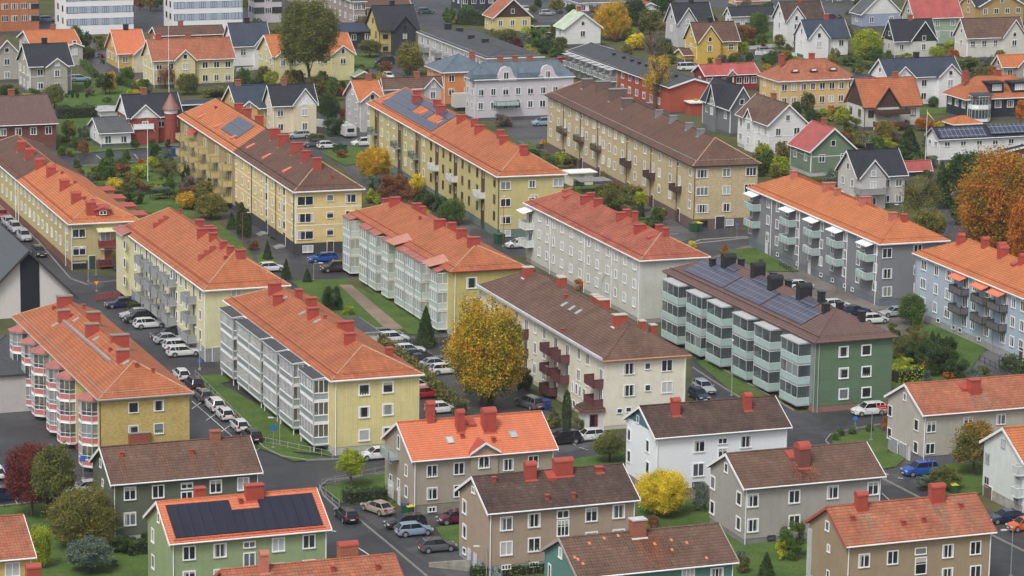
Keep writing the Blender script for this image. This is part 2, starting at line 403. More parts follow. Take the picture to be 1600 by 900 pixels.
# ------------------------------------------------------------------ buildings
class Bld:
    """box (0..L, 0..W) with origin at the front-left corner; faces F (front, -y), E (right, +x), L (left, -x)"""
    def __init__(s, name, label, group, ox, oy, th, L, W, h, hr, cat='building', short=None):
        s.th = R_(th); s.a = Vector((math.cos(s.th), math.sin(s.th), 0)); s.b = Vector((-s.a.y, s.a.x, 0))
        s.o = Vector((ox, oy, 0)); s.L, s.W, s.h, s.hr = L, W, h, hr
        s.root = empty(name, s.o, s.th, label, cat, group)
        s.short = short or label; s.turn = cat == 'apartment block' and L > 30
        BUILDINGS.append(s)
    def P(s, u, v, z): return s.o + s.a*u + s.b*v + Vector((0, 0, z))
    def face(s, f, u, z, out=0):
        return {'F': ((u, -out, z), 0), 'E': ((s.L+out, u, z), PI/2), 'L': ((-out, s.W-u, z), -PI/2)}[f]
    def Pf(s, f, u, z, out=0): l = s.face(f, u, z, out)[0]; return s.P(*l)
    def flen(s, f): return s.L if f == 'F' else s.W
    def u(s, f, px, z, out=0):
        return solve(lambda q: pr(s.Pf(f, q, z, out))[0], -6, s.flen(f)+6, px)
    def uz(s, f, px, py, out=0):
        """photo pixel -> (u, z) on a face"""
        d = ray(px, py); n = {'F': -s.b, 'E': s.a, 'L': -s.a}[f]
        p0 = s.Pf(f, 0, 0, out); c0 = Vector((0, 0, CH))
        t = (p0 - c0).dot(n)/d.dot(n); q = c0 + d*t; r = q - p0
        ax = {'F': s.a, 'E': s.b, 'L': -s.b}[f]
        return r.dot(ax), q.z
    def roofpt(s, px, py):
        """photo pixel -> local (u, v, z) on the front roof slope"""
        o = s.oe; k = s.hr/(s.W/2+o); s.on_hip = False
        n = (-s.b*k + Vector((0, 0, 1))); p0 = s.P(0, -o, s.h); c0 = Vector((0, 0, CH)); d = ray(px, py)
        t = (p0-c0).dot(n)/d.dot(n); q = c0 + d*t - s.o; u, v = q.dot(s.a), q.dot(s.b)
        if s.ridge[1] < s.L-1 and u > s.ridge[1] and s.L+o-u < v+o:      # on the hipped end instead
            n = s.a*k + Vector((0, 0, 1)); p0 = s.P(s.L+o, 0, s.h); t = (p0-c0).dot(n)/d.dot(n); q2 = c0 + d*t - s.o; u2, v2 = q2.dot(s.a), q2.dot(s.b)
            if s.L+o-u2 <= s.W+o-v2 and v2 < s.W: s.on_hip = True; return u2, v2, q2.z
        return u, v, q.z
    def rz(s, v):
        o = s.oe; k = s.hr/(s.W/2+o)
        return s.h + (v+o)*k if v <= s.W/2 else s.h + (s.W+o-v)*k
    # ---- shell
    def walls(s, mat, plinth=None, ph=.9, gable=False, z0=None, gmat=None, gz=None):
        if plinth:
            b = MB(); b.box(.04, s.L-.04, .04, s.W-.04, -.3, ph, plinth); b.build('plinth', s.root)
        b = MB(); z0 = (ph if plinth else -.3) if z0 is None else z0
        if gable:
            o = s.oe; k = s.hr/(s.W/2+o); t = .02
            top = s.h + o*k - .12
            b.prism_x([(0, z0), (s.W, z0), (s.W, top), (s.W/2, s.h+s.hr-.14), (0, top)], 0, s.L, mat)
            s.wall = b.build('wall', s.root)
            if gmat:
                g = MB(); zz = gz if gz else s.h
                yy = max(0, (zz - top)/k) if zz > top else 0
                g.prism_x([(yy, zz), (s.W-yy, zz), (s.W-yy, max(zz+.01, top)), (s.W/2, s.h+s.hr-.16), (yy, max(zz+.01, top))], -.03, 0, gmat)
                g.build('gable_cladding', s.root)
        else:
            b.box(0, s.L, 0, s.W, z0, s.h - .05, mat); s.wall = b.build('wall', s.root)
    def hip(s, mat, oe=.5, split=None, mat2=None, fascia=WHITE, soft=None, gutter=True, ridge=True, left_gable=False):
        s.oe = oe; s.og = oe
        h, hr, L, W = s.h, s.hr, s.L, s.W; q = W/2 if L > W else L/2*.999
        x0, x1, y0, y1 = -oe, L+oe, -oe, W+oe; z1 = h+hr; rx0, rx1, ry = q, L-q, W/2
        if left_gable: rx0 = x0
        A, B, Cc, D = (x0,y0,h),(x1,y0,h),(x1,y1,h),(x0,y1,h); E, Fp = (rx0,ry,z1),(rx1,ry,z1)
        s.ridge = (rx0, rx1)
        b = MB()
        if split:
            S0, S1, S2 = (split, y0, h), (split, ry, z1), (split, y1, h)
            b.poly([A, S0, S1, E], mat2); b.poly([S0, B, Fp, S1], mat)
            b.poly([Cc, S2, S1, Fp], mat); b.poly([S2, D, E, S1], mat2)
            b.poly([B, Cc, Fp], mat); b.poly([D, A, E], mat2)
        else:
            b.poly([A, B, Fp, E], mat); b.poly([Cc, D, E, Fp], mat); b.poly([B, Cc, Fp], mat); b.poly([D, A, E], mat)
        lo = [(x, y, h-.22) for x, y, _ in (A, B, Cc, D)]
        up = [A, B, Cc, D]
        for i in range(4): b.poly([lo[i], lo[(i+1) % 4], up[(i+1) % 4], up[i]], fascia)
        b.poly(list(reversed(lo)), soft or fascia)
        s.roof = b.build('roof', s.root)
        if ridge:
            r = MB()
            rm = ridge if not isinstance(ridge, bool) else STONE
            for p, q2 in ((B, Fp), (Cc, Fp)) + (((A, E), (D, E)) if not left_gable else ()): r.bar(p, q2, .09, rm, 5)
            r.bar(E, Fp, .11, rm if isinstance(ridge, bool) is False else mat, 5)
            r.build('ridge_cap', s.roof)
        if gutter:
            g = MB()
            for p, q2 in ((A, B), (B, Cc)):
                g.bar(Vector(p)+Vector((0, 0, -.06)), Vector(q2)+Vector((0, 0, -.06)), .09, fascia, 6)
            g.build('gutter', s.roof)
    def gable(s, mat, oe=.45, og=.35, trim=WHITE, gutter=WHITE, th=.2, ridge=None):
        s.oe, s.og = oe, og; h, hr, L, W = s.h, s.hr, s.L, s.W
        b = MB(); b.prism_x([(-oe, h-th), (W/2, h+hr-th), (W+oe, h-th), (W+oe, h), (W/2, h+hr), (-oe, h)], -og, L+og, mat)
        s.roof = b.build('roof', s.root); s.ridge = (0, L)
        for x0, x1 in ((-og-.06, -og+.0), (L+og-.0, L+og+.06)):
            t = MB(); t.prism_x([(-oe-.05, h-th-.08), (W/2, h+hr-th-.08), (W+oe+.05, h-th-.08), (W+oe+.05, h+.05), (W/2, h+hr+.06), (-oe-.05, h+.05)], x0, x1, trim)
            t.build('barge_board', s.roof)
        g = MB(); g.bar((-og, -oe-.05, h-.08), (L+og, -oe-.05, h-.08), .08, gutter, 6); g.build('gutter', s.roof)
        r = MB(); r.bar((-og, W/2, h+hr+.02), (L+og, W/2, h+hr+.02), .12, ridge or mat, 5); r.build('ridge_cap', s.roof)
    # ---- details
    def win(s, f, us, zs, w=1.2, h=1.3, n=2, frame=WHITE, curtain=None, px=None, trim=.09, **kw):
        """windows at positions us (or px: photo x at height zs[0])"""
        if px is not None: us = [s.u(f, p, zs[0]) for p in px]
        for z in zs:
            for u in us:
                cu = (random.random() < .10) if curtain is None else curtain
                fm, gm = window_meshes(w, h, n, frame, cu, trim, **kw)
                loc, rz = s.face(f, u, z)
                o = link('window', fm, s.root, loc, rz); link('window_pane', gm, o)
    def wpx(s, f, pts, w=1.2, h=1.3, n=2, frame=WHITE, **kw):
        for px, py in pts:
            u, z = s.uz(f, px, py); s.win(f, [u], [z], w, h, n, frame, **kw)
    def door(s, f, u, z0=0, w=1.0, h=2.1, mat=None):
        mat = mat or plain('brown_door', (.07, .04, .03), .5); b = MB()
        b.box(-w/2-.08, w/2+.08, -.05, 0, 0, h+.08, WHITE if mat.name != 'white_door' else GREYW)
        b.box(-w/2, w/2, -.08, -.05, 0, h, mat)
        loc, rz = s.face(f, u, z0); o = b.build('door', s.root, loc, rz)
        g = MB(); g.box(w/2-.16, w/2-.10, -.13, -.08, 1.0, 1.12, GALV); g.build('handle', o)
        return o
    def chim(s, u, v, w=1.8, d=.8, top=1.5, mat=None, cap='flat', capm=None, para=True):
        """top: height above the roof at (u, v)"""
        mat = mat or REDM; b = MB(); turn = s.turn
        kk = s.hr/(s.W/2+s.oe); hip = s.ridge[1] < s.L-1
        z = s.rz(v)
        if hip and u > s.ridge[1]: z2 = min(z, s.h + (s.L+s.oe-u)*kk); top += (z-z2)*.5; z = z2
        if turn: w *= .74; d *= .95; top *= .85
        e = w if turn else d
        zb = min(s.rz(v-e/2), s.rz(v+e/2), z) - .5
        b.box(-w/2, w/2, -d/2, d/2, zb-z, top, mat)
        capm = capm or mat
        if cap == 'flat':
            b.box(-w/2-.08, w/2+.08, -d/2-.08, d/2+.08, top, top+.12, capm)
        elif cap == 'barrel':
            n = 8; pts = [(math.cos(PI*k/n)*(d/2+.06), top+.02+math.sin(PI*k/n)*(d/2)) for k in range(n+1)]
            b.prism_x(pts, -w/2-.06, w/2+.06, capm)
        o = b.build('chimney', s.roof, (u, v, z), PI/2 if turn else 0)
        # flashing at the foot
        fl = MB(); k = s.hr/(s.W/2+s.oe)
        if turn: w, d = d, w
        if v < s.W/2 - .3:
            fl.mesh([(-w/2-.12, -d/2-.2, -k*(d/2+.2)+.03), (w/2+.12, -d/2-.2, -k*(d/2+.2)+.03), (w/2+.12, -d/2+.02, -k*d/2+.05), (-w/2-.12, -d/2+.02, -k*d/2+.05)], [(0, 1, 2, 3)], capm)
            fl.build('flashing', s.roof, (u, v, z))
        return o
    def chim_px(s, pts, **kw):
        for p in pts:
            q = dict(kw); 
            if len(p) > 2 and isinstance(p[-1], dict): q.update(p[-1])
            u, v, z = s.roofpt(p[0], p[1])
            if v > s.W/2 and not s.on_hip:      # stands just behind the ridge
                v = s.W/2+.9; u = solve(lambda t: pr(s.P(t, v, s.h+s.hr))[0], -2, s.L+2, p[0])
                if u > s.ridge[1]-.3:      # beyond the end of the ridge: further down the back slope
                    u = s.ridge[1]-.3; v = solve(lambda t: pr(s.P(u, t, s.rz(t)+.8))[0], s.W/2+.5, s.W-.6, p[0])
                    tz = solve(lambda t: -pr(s.P(u, v, t))[1], s.rz(v)+.6, s.rz(v)+3.4, -(p[1]-11)); q['top'] = max(.9, tz - s.rz(v))
            s.chim(u, v, **q)
    def vent_px(s, pts, mat=None, kind='cap'):
        for p in pts:
            u, v, z = s.roofpt(*p); b = MB(); k = s.hr/(s.W/2+s.oe); m = mat or REDM
            if kind == 'cap':
                b.box(-.18, .18, -.18, .18, -.15, .45, m); b.box(-.26, .26, -.26, .26, .45, .52, m); nm = 'roof_vent'
            elif kind == 'hatch':      # small dormer hatch opening down the slope
                b.mesh([(-.5, -.7, -.7*k+.05), (.5, -.7, -.7*k+.05), (.5, -.7, .35-.7*k), (-.5, -.7, .35-.7*k), (-.5, .8, .8*k+.02), (.5, .8, .8*k+.02)],
                       [(0, 1, 2, 3), (3, 2, 5, 4), (0, 3, 4), (1, 5, 2)], m); nm = 'roof_hatch'
            b.build(nm, s.roof, (u, v, z))
    def streak(s, pts, col, name, w=2.2, strength=.8):
        """rust or lichen that has run down the tiles below a chimney: a film on the roof with ragged edges"""
        k = ('streak', name)
        if k not in _M:
            m = tile('stained_'+name, col, 0, .2).copy(); t = m.node_tree; bs = t.nodes['Principled BSDF']
            gx = nd(t, 'ShaderNodeTexCoord'); sx = nd(t, 'ShaderNodeSeparateXYZ'); t.links.new(gx.outputs['Generated'], sx.inputs[0])
            hat = ramp(t, sx.outputs[0], [(0, g3(0)), (.5, g3(1)), (1, g3(0))]); fade = ramp(t, sx.outputs[2], [(0, g3(.35)), (1, g3(1))])
            mp = nd(t, 'ShaderNodeMapping'); mp.inputs['Scale'].default_value = (1.4, .25, 1); t.links.new(uvvec(t), mp.inputs[0])
            f = ramp(t, noise(t, mp.outputs[0], 1.0, 7, .75), [(.36, g3(.1)), (.62, g3(1))])
            q = mixc(t, 1, mixc(t, 1, hat, fade, 'MULTIPLY'), f, 'MULTIPLY'); q = mixc(t, 1, q, g3(strength), 'MULTIPLY')
            bw = nd(t, 'ShaderNodeRGBToBW'); t.links.new(q, bw.inputs[0]); t.links.new(bw.outputs[0], bs.inputs['Alpha']); _M[k] = m
        for p in pts:
            u, v, z = s.roofpt(*p); b = MB(); e = -s.oe+.05
            b.poly([(u-w/2, e, s.rz(e)+.02), (u+w/2, e, s.rz(e)+.02), (u+w/2, v, s.rz(v)+.02), (u-w/2, v, s.rz(v)+.02)], _M[k]); b.build('weathering_streak', s.roof)
    def skylight_px(s, pts, w=.9, l=1.2, frame=None):
        k = s.hr/(s.W/2+s.oe); an = math.atan(k)
        for p in pts:
            u, v, z = s.roofpt(*p); M = Matrix.Rotation(an, 4, 'X'); b = MB(); fr = frame or GREYW
            for q in ((-w/2, -w/2+.1, -l/2, l/2), (w/2-.1, w/2, -l/2, l/2), (-w/2+.1, w/2-.1, -l/2, -l/2+.1), (-w/2+.1, w/2-.1, l/2-.1, l/2)):
                b.box(*q, 0, .14, fr, M)
            o = b.build('skylight', s.roof, (u, v, z))
            g = MB(); g.box(-w/2+.1, w/2-.1, -l/2+.1, l/2-.1, .02, .09, curtain_mat(), M); g.build('skylight_pane', o)
    def pv(s, u0, u1, v0, v1, mat, name='solar_panel', lift=.12, split=None):
        """panels lying on the front slope, v measured in plan"""
        k = s.hr/(s.W/2+s.oe); nx = 1; ny = 1
        if split: nx, ny = split
        for i in range(nx):
            for j in range(ny):
                a0, a1 = u0+(u1-u0)*i/nx+.015, u0+(u1-u0)*(i+1)/nx-.015; c0, c1 = v0+(v1-v0)*j/ny+.015, v0+(v1-v0)*(j+1)/ny-.015
                b = MB(); z0, z1 = s.rz(c0)+lift, s.rz(c1)+lift
                top = [(a0, c0, z0), (a1, c0, z0), (a1, c1, z1), (a0, c1, z1)]
                bot = [(x, y, z-.08) for x, y, z in top]
                b.poly(top, mat)
                for q in range(4): b.poly([bot[q], bot[(q+1) % 4], top[(q+1) % 4], top[q]], BLACKM)
                b.build(name, s.roof)
    def pipe(s, f, u, z0=0, z1=None, mat=GREYW, r=.06, px=None):
        if px is not None: u = s.u(f, px, s.h-1)
        b = MB(); z1 = z1 or s.h-.1; b.bar((0, -.1, z0), (0, -.1, z1), r, mat, 6)
        b.bar((0, -.1, z1), (0, -.5, z1+.05), r, mat, 6)
        loc, rz = s.face(f, u, 0); b.build('downpipe', s.root, loc, rz)
    def band(s, f, z, hgt=.12, mat=WHITE, u0=None, u1=None, out=.03):
        b = MB(); u0 = 0 if u0 is None else u0; u1 = s.flen(f) if u1 is None else u1
        b.box(u0, u1, -out, 0, -hgt/2, hgt/2, mat); loc, rz = s.face(f, 0, z); b.build('trim_band', s.root, loc, rz)
    def corner(s, mat=WHITE, w=.15, z0=.8):
        b = MB()
        for x, y in ((-.03, -.03), (s.L-w+.03, -.03), (-.03, s.W-w+.03)):
            b.box(x, x+w, y, y+w, z0, s.h-.05, mat)
        b.build('corner_board', s.root)
    def snowguard(s, v=.3, mat=None):
        mat = mat or REDM
        b = MB(); z = s.rz(v)
        b.bar((0.2, v, z+.2), (s.L-.2, v, z+.2), .025, mat); b.bar((0.2, v, z+.1), (s.L-.2, v, z+.1), .025, mat)
        x = .3
        while x < s.L-.2: b.bar((x, v, z-.05), (x, v, z+.24), .035, mat); x += 1.2
        if s.ridge[1] < s.L-1:      # hip end too
            k = s.hr/(s.W/2+s.oe); xe = s.L - v; ze = s.h + (s.oe+v)*k
            b.bar((xe, .2, ze+.2), (xe, s.W-.2, ze+.2), .025, mat); y = .3
            while y < s.W-.2: b.bar((xe, y, ze-.05), (xe, y, ze+.24), .035, mat); y += 1.2
        b.build('snow_guard', s.roof)
    def cross(s, u0, u1, out, wmat, rmat, z0=.0, h=None, pitch=None, gm=None, gz=None, trim=WHITE, apex=None, oe=.35, win=None):
        """gabled bay or cross gable on the front: wall part plus its own roof"""
        h = h or s.h; w = u1-u0; pitch = pitch or s.hr/(s.W/2+s.oe)*1.15
        hr = apex if apex else min((w/2+oe)*pitch, s.hr - .05); ym = (u0+u1)/2
        yb = s.W/2 - .02
        b = MB()
        prof = [(u0, z0), (u1, z0), (u1, h), (ym, h+hr*(w/2)/(w/2+oe)-.05), (u0, h)]
        vs = [(x, -out, z) for x, z in prof] + [(x, yb*.6, z) for x, z in prof]; n = 5
        b.mesh(vs, [(0, 1, 2, 3, 4)] + [((i+1) % n, i, n+i, n+(i+1) % n) for i in range(n)], wmat)
        o = b.build('gabled_bay', s.root)
        if gm:
            g = MB(); gz = gz or h
            sl = (hr*(w/2)/(w/2+oe)-.05)/(w/2); e = max(0, (gz-h)/sl)
            g.mesh([(u0+e, -out-.03, gz), (u1-e, -out-.03, gz), (ym, -out-.03, h+sl*w/2)], [(0, 1, 2)], gm); g.build('gable_cladding', s.root)
        r = MB(); t = .16; yf = -out-.35
        # each slope runs back until it meets the main roof
        kk = s.hr/(s.W/2+s.oe)
        def back(z): return min(s.W/2, max(-s.oe, (z - s.h)/kk - s.oe)) + .25
        for sg in (-1, 1):
            xe = ym + sg*(w/2+oe)
            q = [(xe, yf, h), (xe, back(h), h), (ym, back(h+hr), h+hr), (ym, yf, h+hr)]
            lo = [(x, y, z-t) for x, y, z in q]
            if sg > 0: r.poly(q, rmat); r.poly(lo[::-1], rmat)
            else: r.poly(q[::-1], rmat); r.poly(lo, rmat)
            for i in range(4):
                a, c = (i, (i+1) % 4); f = [lo[a], lo[c], q[c], q[a]]
                r.poly(f if sg > 0 else f[::-1], rmat)
        o2 = r.build('bay_roof', s.root)
        tb = MB(); p = [(ym-w/2-oe-.04, h-t-.06), (ym, h+hr-t-.06), (ym+w/2+oe+.04, h-t-.06), (ym+w/2+oe+.04, h+.05), (ym, h+hr+.06), (ym-w/2-oe-.04, h+.05)]
        vs = [(x, yf-.06, z) for x, z in p] + [(x, yf, z) for x, z in p]; n = 6
        tb.mesh(vs, [(0, 1, 4, 5), (1, 2, 3, 4), (11, 10, 7, 6), (10, 9, 8, 7)] + [((i+1) % n, i, n+i, n+(i+1) % n) for i in range(n)], trim); tb.build('barge_board', o2)
        return o
BUILDINGS = []

# ------------------------------------------------------------------ autumn haze: thin even air round camera and town
hz = bpy.data.meshes.new('haze'); X0, X1, Y0, Y1, Z0, Z1 = -750, 750, -60, 1750, -1.5, 112
hz.from_pydata([(x, y, z) for z in (Z0, Z1) for x, y in ((X0, Y0), (X1, Y0), (X1, Y1), (X0, Y1))], [], [(0, 3, 2, 1), (4, 5, 6, 7), (0, 1, 5, 4), (1, 2, 6, 5), (2, 3, 7, 6), (3, 0, 4, 7)])
hm = bpy.data.materials.new('haze'); hm.use_nodes = True; ht = hm.node_tree; ht.nodes.clear()
pv_ = ht.nodes.new('ShaderNodeVolumePrincipled'); pv_.inputs['Color'].default_value = (.80, .86, .95, 1); pv_.inputs['Density'].default_value = HAZE
oo = ht.nodes.new('ShaderNodeOutputMaterial'); ht.links.new(pv_.outputs[0], oo.inputs['Volume']); hz.materials.append(hm)
tag(link('haze', hz), kind='stuff')
# ------------------------------------------------------------------ balconies and glazed bays
AQUA = plain('aqua_panel', (.40, .55, .53), .3, .08)
AQUAG = clear_glass('aqua_tinted_glass', (.40, .56, .52), .75, .12)
CGL = clear_glass('clear_screen_glass', (.10, .13, .135), .48, .05)
CGL2 = clear_glass('pale_screen_glass', (.52, .60, .58), .55, .08)
BLIND = plain('white_blind', (.62, .66, .67), .7, .04)
GOODS = {}
GCOL = [('beige', (.3, .25, .2)), ('black', (.05, .05, .06)), ('dark green', (.1, .14, .06)), ('red', (.35, .08, .07)), ('white', (.5, .5, .48)), ('navy', (.08, .12, .2))]
def good_mesh(kind, i):
    if (kind, i) in GOODS: return GOODS[(kind, i)]
    m = MB(); mt = plain('balcony_goods_%d' % i, GCOL[i][1], .7, .2)
    if kind == 'chair':
        m.box(-.2, .2, -.2, .2, .42, .47, mt); m.box(-.2, .2, .15, .2, .42, .95, mt)
        for sx in (-.18, .18):
            for sy in (-.18, .18): m.bar((sx, sy, 0), (sx, sy, .43), .02, mt)
    else:
        m.box(-.15, .15, -.15, .15, 0, .35, mt); pg = plain('potted_plant_green', (.05, .1, .03)); rg = random.Random(i)
        for a in range(9): m.bar((0, 0, .33), (rg.uniform(-.28, .28), rg.uniform(-.28, .28), rg.uniform(.6, 1.05)), .05, pg, 4, .01)
    GOODS[(kind, i)] = m.data('balcony_'+kind); return GOODS[(kind, i)]
def clutter(b, o, w, d):
    """chairs and potted plants standing on a balcony: things of their own"""
    M = Matrix.Translation(b.o) @ Matrix.Rotation(b.th, 4, 'Z') @ Matrix.Translation(o.location) @ Matrix.Rotation(o.rotation_euler.z, 4, 'Z')
    n = random.randint(1, 2)
    for k in range(n):
        x = w*(k+.5)/n + random.uniform(-.3, .3); y = -random.uniform(.35, max(.4, d-.35)); kind = 'chair' if random.random() < .55 else 'plant'; i = random.randrange(6)
        p = M @ Vector((x, y, .09)); g = link('balcony_chair' if kind == 'chair' else 'potted_plant', good_mesh(kind, i), None, p, random.uniform(0, 6))
        tag(g, ('%s %s on a balcony of the %s' % (GCOL[i][0], 'chair' if kind == 'chair' else 'plant pot', b.short)).replace(' with pale glazed balconies', ''), 'chair' if kind == 'chair' else 'potted plant', 'chairs on balconies' if kind == 'chair' else 'potted plants on balconies')
def enc(b, f, u0, z0, H, prof, low, lowh=.95, frame=WHITE, glass=CGL, mull=.8, transom=None, pr=.045, slab=None, name='glazed_balcony', screen=True, blind=.15, goods=0, rail=None, lowfirst=0.0, top=True):
    """balcony of any plan; prof: open plan polyline from wall to wall, local x along the wall, -y outwards"""
    loc, rz = b.face(f, u0, z0)
    m = MB(); slab = slab or frame
    pts = [Vector((x, y, 0)) for x, y in prof]
    m.prism_z([(p.x, p.y) for p in pts], -.09, .09, slab)       # floor
    o = m.build(name, b.root, loc, rz)
    pn, fr, gl, bl = MB(), MB(), MB(), MB(); rl = rail or frame
    for p, q in zip(pts[:-1], pts[1:]):
        d = (q-p); L = d.length
        if L < .05: continue
        e = d/L; n = Vector((e.y, -e.x, 0)); up = Vector((0, 0, 1))
        i = n*-.03
        def quad(M, za, zb, mat, off=0, s=0, t=1):
            a, c = p + e*(L*s) + n*off, p + e*(L*t) + n*off
            M.poly([a+up*za, c+up*za, c+up*zb, a+up*zb], mat)
        quad(pn, .09+lowfirst, lowh, low, .0)
        fr.bar(p+up*(lowh+.03), q+up*(lowh+.03), pr, rl, 4)
        if lowfirst: fr.bar(p+up*.12, q+up*.12, pr, rl, 4)
        fr.bar(p, p+up*(H if screen else lowh), pr*1.1, frame, 4); fr.bar(q, q+up*(H if screen else lowh), pr*1.1, frame, 4)
        if screen:
            fr.bar(p+up*(H-.12), q+up*(H-.12), pr*1.3, frame, 4)
            if transom: fr.bar(p+up*transom, q+up*transom, pr*.6, frame, 4)
            k = max(1, round(L/mull))
            bstart = random.random()
            for j in range(1, k): fr.bar(p+e*L*j/k+up*lowh, p+e*L*j/k+up*(H-.1), pr*.6, frame, 4)
            if random.random() < blind:
                t0 = random.choice((0, 0, .33, .5)); quad(bl, lowh+.05, H-.15, BLIND, -.08, t0, 1)
            quad(gl, lowh+.06, H-.15, glass, -.02)
        else:
            k = max(1, round(L/1.1))
            for j in range(1, k): fr.bar(p+e*L*j/k, p+e*L*j/k+up*lowh, pr*.5, frame, 4)
    pn.build('parapet_panel', o)
    fr.build('screen_frame' if screen else 'railing', o)
    if gl.f: gl.build('glass_screen', o)
    if bl.f: bl.build('roller_blind', o)
    if goods and random.random() < goods*.6: clutter(b, o, abs(prof[-1][0]-prof[0][0]), max(-y for x, y in prof))
    return o
def rect(w, d): return [(0, 0), (0, -d), (w, -d), (w, 0)]
def canopy(b, f, u0, w, z, d, mat, drop=.35, name='balcony_roof', over=.15, th=.08, front=None):
    """roof or awning over a balcony; slopes down outwards"""
    m = MB(); 
    vs = [(-over, 0, drop), (w+over, 0, drop), (w+over, -d-over, 0), (-over, -d-over, 0)]
    lo = [(x, y, q-th) for x, y, q in vs]
    m.poly([vs[3], vs[2], vs[1], vs[0]], mat)
    m.poly(lo, mat)
    for i in range(4): m.poly([lo[(i+1) % 4], lo[i], vs[i], vs[(i+1) % 4]], front or mat)
    loc, rz = b.face(f, u0, z); return m.build(name, b.root, loc, rz)

# ------------------------------------------------------------------ cars
TYRE = plain('tyre_rubber', (.018, .018, .02), .8, .1)
RIM = plain('wheel_rim', (.34, .35, .36), .35, .05, metal=.4)
CARGL = paint('car_glass', (.012, .014, .018), .06, 0)
LAMPG = paint('headlamp_lens', (.55, .57, .58), .15)
TAIL = paint('tail_lamp_lens', (.30, .012, .012), .2)
PLASTIC = plain('car_plastic', (.03, .03, .033), .6)
PLATE = plain('number_plate', (.65, .65, .62), .5, .02)
DUMMY = paint('car_paint', (.5, .5, .5))
KIND = {   # length, half width, height, belt, hood z, windscreen base x, roof front x, roof rear x, rear glass base x (x from rear 0 to front 1), boot z
    'estate': (4.75, .90, 1.47, .95, .86, .70, .54, .10, .02, .95),
    'suv':    (4.60, .93, 1.66, 1.05, 1.0, .73, .58, .10, .02, 1.05),
    'hatch':  (4.20, .87, 1.48, .94, .86, .74, .57, .14, .02, .95),
    'sedan':  (4.70, .90, 1.44, .92, .83, .68, .53, .24, .10, .98),
    'van':    (4.80, .92, 1.85, 1.1, 1.0, .82, .68, .03, .01, 1.1)}
_CAR = {}
def car_meshes(kind):
    if kind in _CAR: return _CAR[kind]
    L, hw, H, belt, hood, xw, xf, xr, xg, boot = KIND[kind]
    X = lambda t: (t-.5)*L
    st = [  # t, belt z, half width, floor z
        (0.0, .62, hw*.80, .38), (.012, boot*.88, hw*.90, .30), (.05, boot, hw*.97, .24), (.20, belt, hw, .20), (.5, belt*.985, hw, .20),
        (xw, belt*.98, hw*.99, .20), (xw+.05, hood+.03, hw*.98, .20), (.90, hood*.93, hw*.93, .22), (.965, hood*.83, hw*.84, .26), (.995, hood*.66, hw*.70, .32), (1.0, .42, hw*.62, .38)]
    b = MB(); rings = []
    for t, zb, w, zf in st:
        zm = zf+(zb-zf)*.55
        rings.append([(X(t), -w*.93, zf), (X(t), -w, zf+.12), (X(t), -w, zm), (X(t), -w*.93, zb-.04), (X(t), -w*.80, zb), (X(t), 0, zb+.02),
                      (X(t), w*.80, zb), (X(t), w*.93, zb-.04), (X(t), w, zm), (X(t), w, zf+.12), (X(t), w*.93, zf)])
    n = len(rings[0]); vs = [v for r in rings for v in r]; fs = []
    for i in range(len(rings)-1):
        for k in range(n-1): fs.append((i*n+k, i*n+k+1, (i+1)*n+k+1, (i+1)*n+k))
    fs.append(tuple(reversed(range(n)))); fs.append(tuple((len(rings)-1)*n+k for k in range(n)))
    b.mesh(vs, [tuple(reversed(f)) for f in fs], DUMMY)
    # roof skin and pillars
    wb, wt = hw*.86, hw*.66; zr = H
    rt = [(X(xf+.03), wt*.92, zr-.07), (X(xf), wt, zr-.03), (X((xf+xr)/2), wt*1.03, zr), (X(xr+.02), wt*.98, zr-.03), (X(xr-.015), wt*.92, zr-.09)]
    vs, fs = [], []
    for x, w_, z in rt: vs += [(x, -w_, z-.05), (x, -w_*.9, z), (x, w_*.9, z), (x, w_, z-.05)]
    for i in range(4):
        for k in range(3): fs.append((i*4+k, (i+1)*4+k, (i+1)*4+k+1, i*4+k+1))
    b.mesh(vs, [tuple(reversed(f)) for f in fs], DUMMY)
    for s in (-1, 1):
        b.bar((X(xw), s*wb*.97, belt-.02), (X(xf+.01), s*wt*.97, zr-.07), .035, DUMMY)
        b.bar((X(xg), s*wb*.94, belt-.02), (X(xr), s*wt*.95, zr-.08), .055, DUMMY)
        xm = (xf+xr)/2; b.bar((X(xm), s*wb*1.0, belt-.02), (X(xm), s*wt*1.0, zr-.05), .03, DUMMY)
        if kind in ('estate', 'suv'): b.bar((X(xr+.14), s*wb*.99, belt-.02), (X(xr+.10), s*wt*1.0, zr-.05), .04, DUMMY)
        b.box(X(xw-.015)-.08, X(xw-.015)+.08, s*(hw+.02)-.07, s*(hw+.02)+.07, belt-.03, belt+.1, DUMMY)
    body = b.data('car_body', smooth=False)
    g = MB()
    bt = [(X(xw), wb*.9, belt-.02), (X(xg), wb*.9, belt-.02)]
    tp = [(X(xf+.012), wt*.93, zr-.06), (X(xr), wt*.93, zr-.08)]
    v8 = [(bt[0][0], -bt[0][1], bt[0][2]), (bt[0][0], bt[0][1], bt[0][2]), (bt[1][0], bt[1][1], bt[1][2]), (bt[1][0], -bt[1][1], bt[1][2]),
          (tp[0][0], -tp[0][1], tp[0][2]), (tp[0][0], tp[0][1], tp[0][2]), (tp[1][0], tp[1][1], tp[1][2]), (tp[1][0], -tp[1][1], tp[1][2])]
    xm0 = X((xf+xr)/2)
    v8 += [(xm0, -wb, belt-.02), (xm0, wb, belt-.02), (xm0, -wt*1.0, zr-.04), (xm0, wt*1.0, zr-.04)]
    g.mesh(v8, [(0, 1, 5, 4), (2, 3, 7, 6), (3, 8, 10, 7), (8, 0, 4, 10), (1, 9, 11, 5), (9, 2, 6, 11)], CARGL)
    glass = g.data('car_windows')
    wh = MB(); r = .33; nn = 14
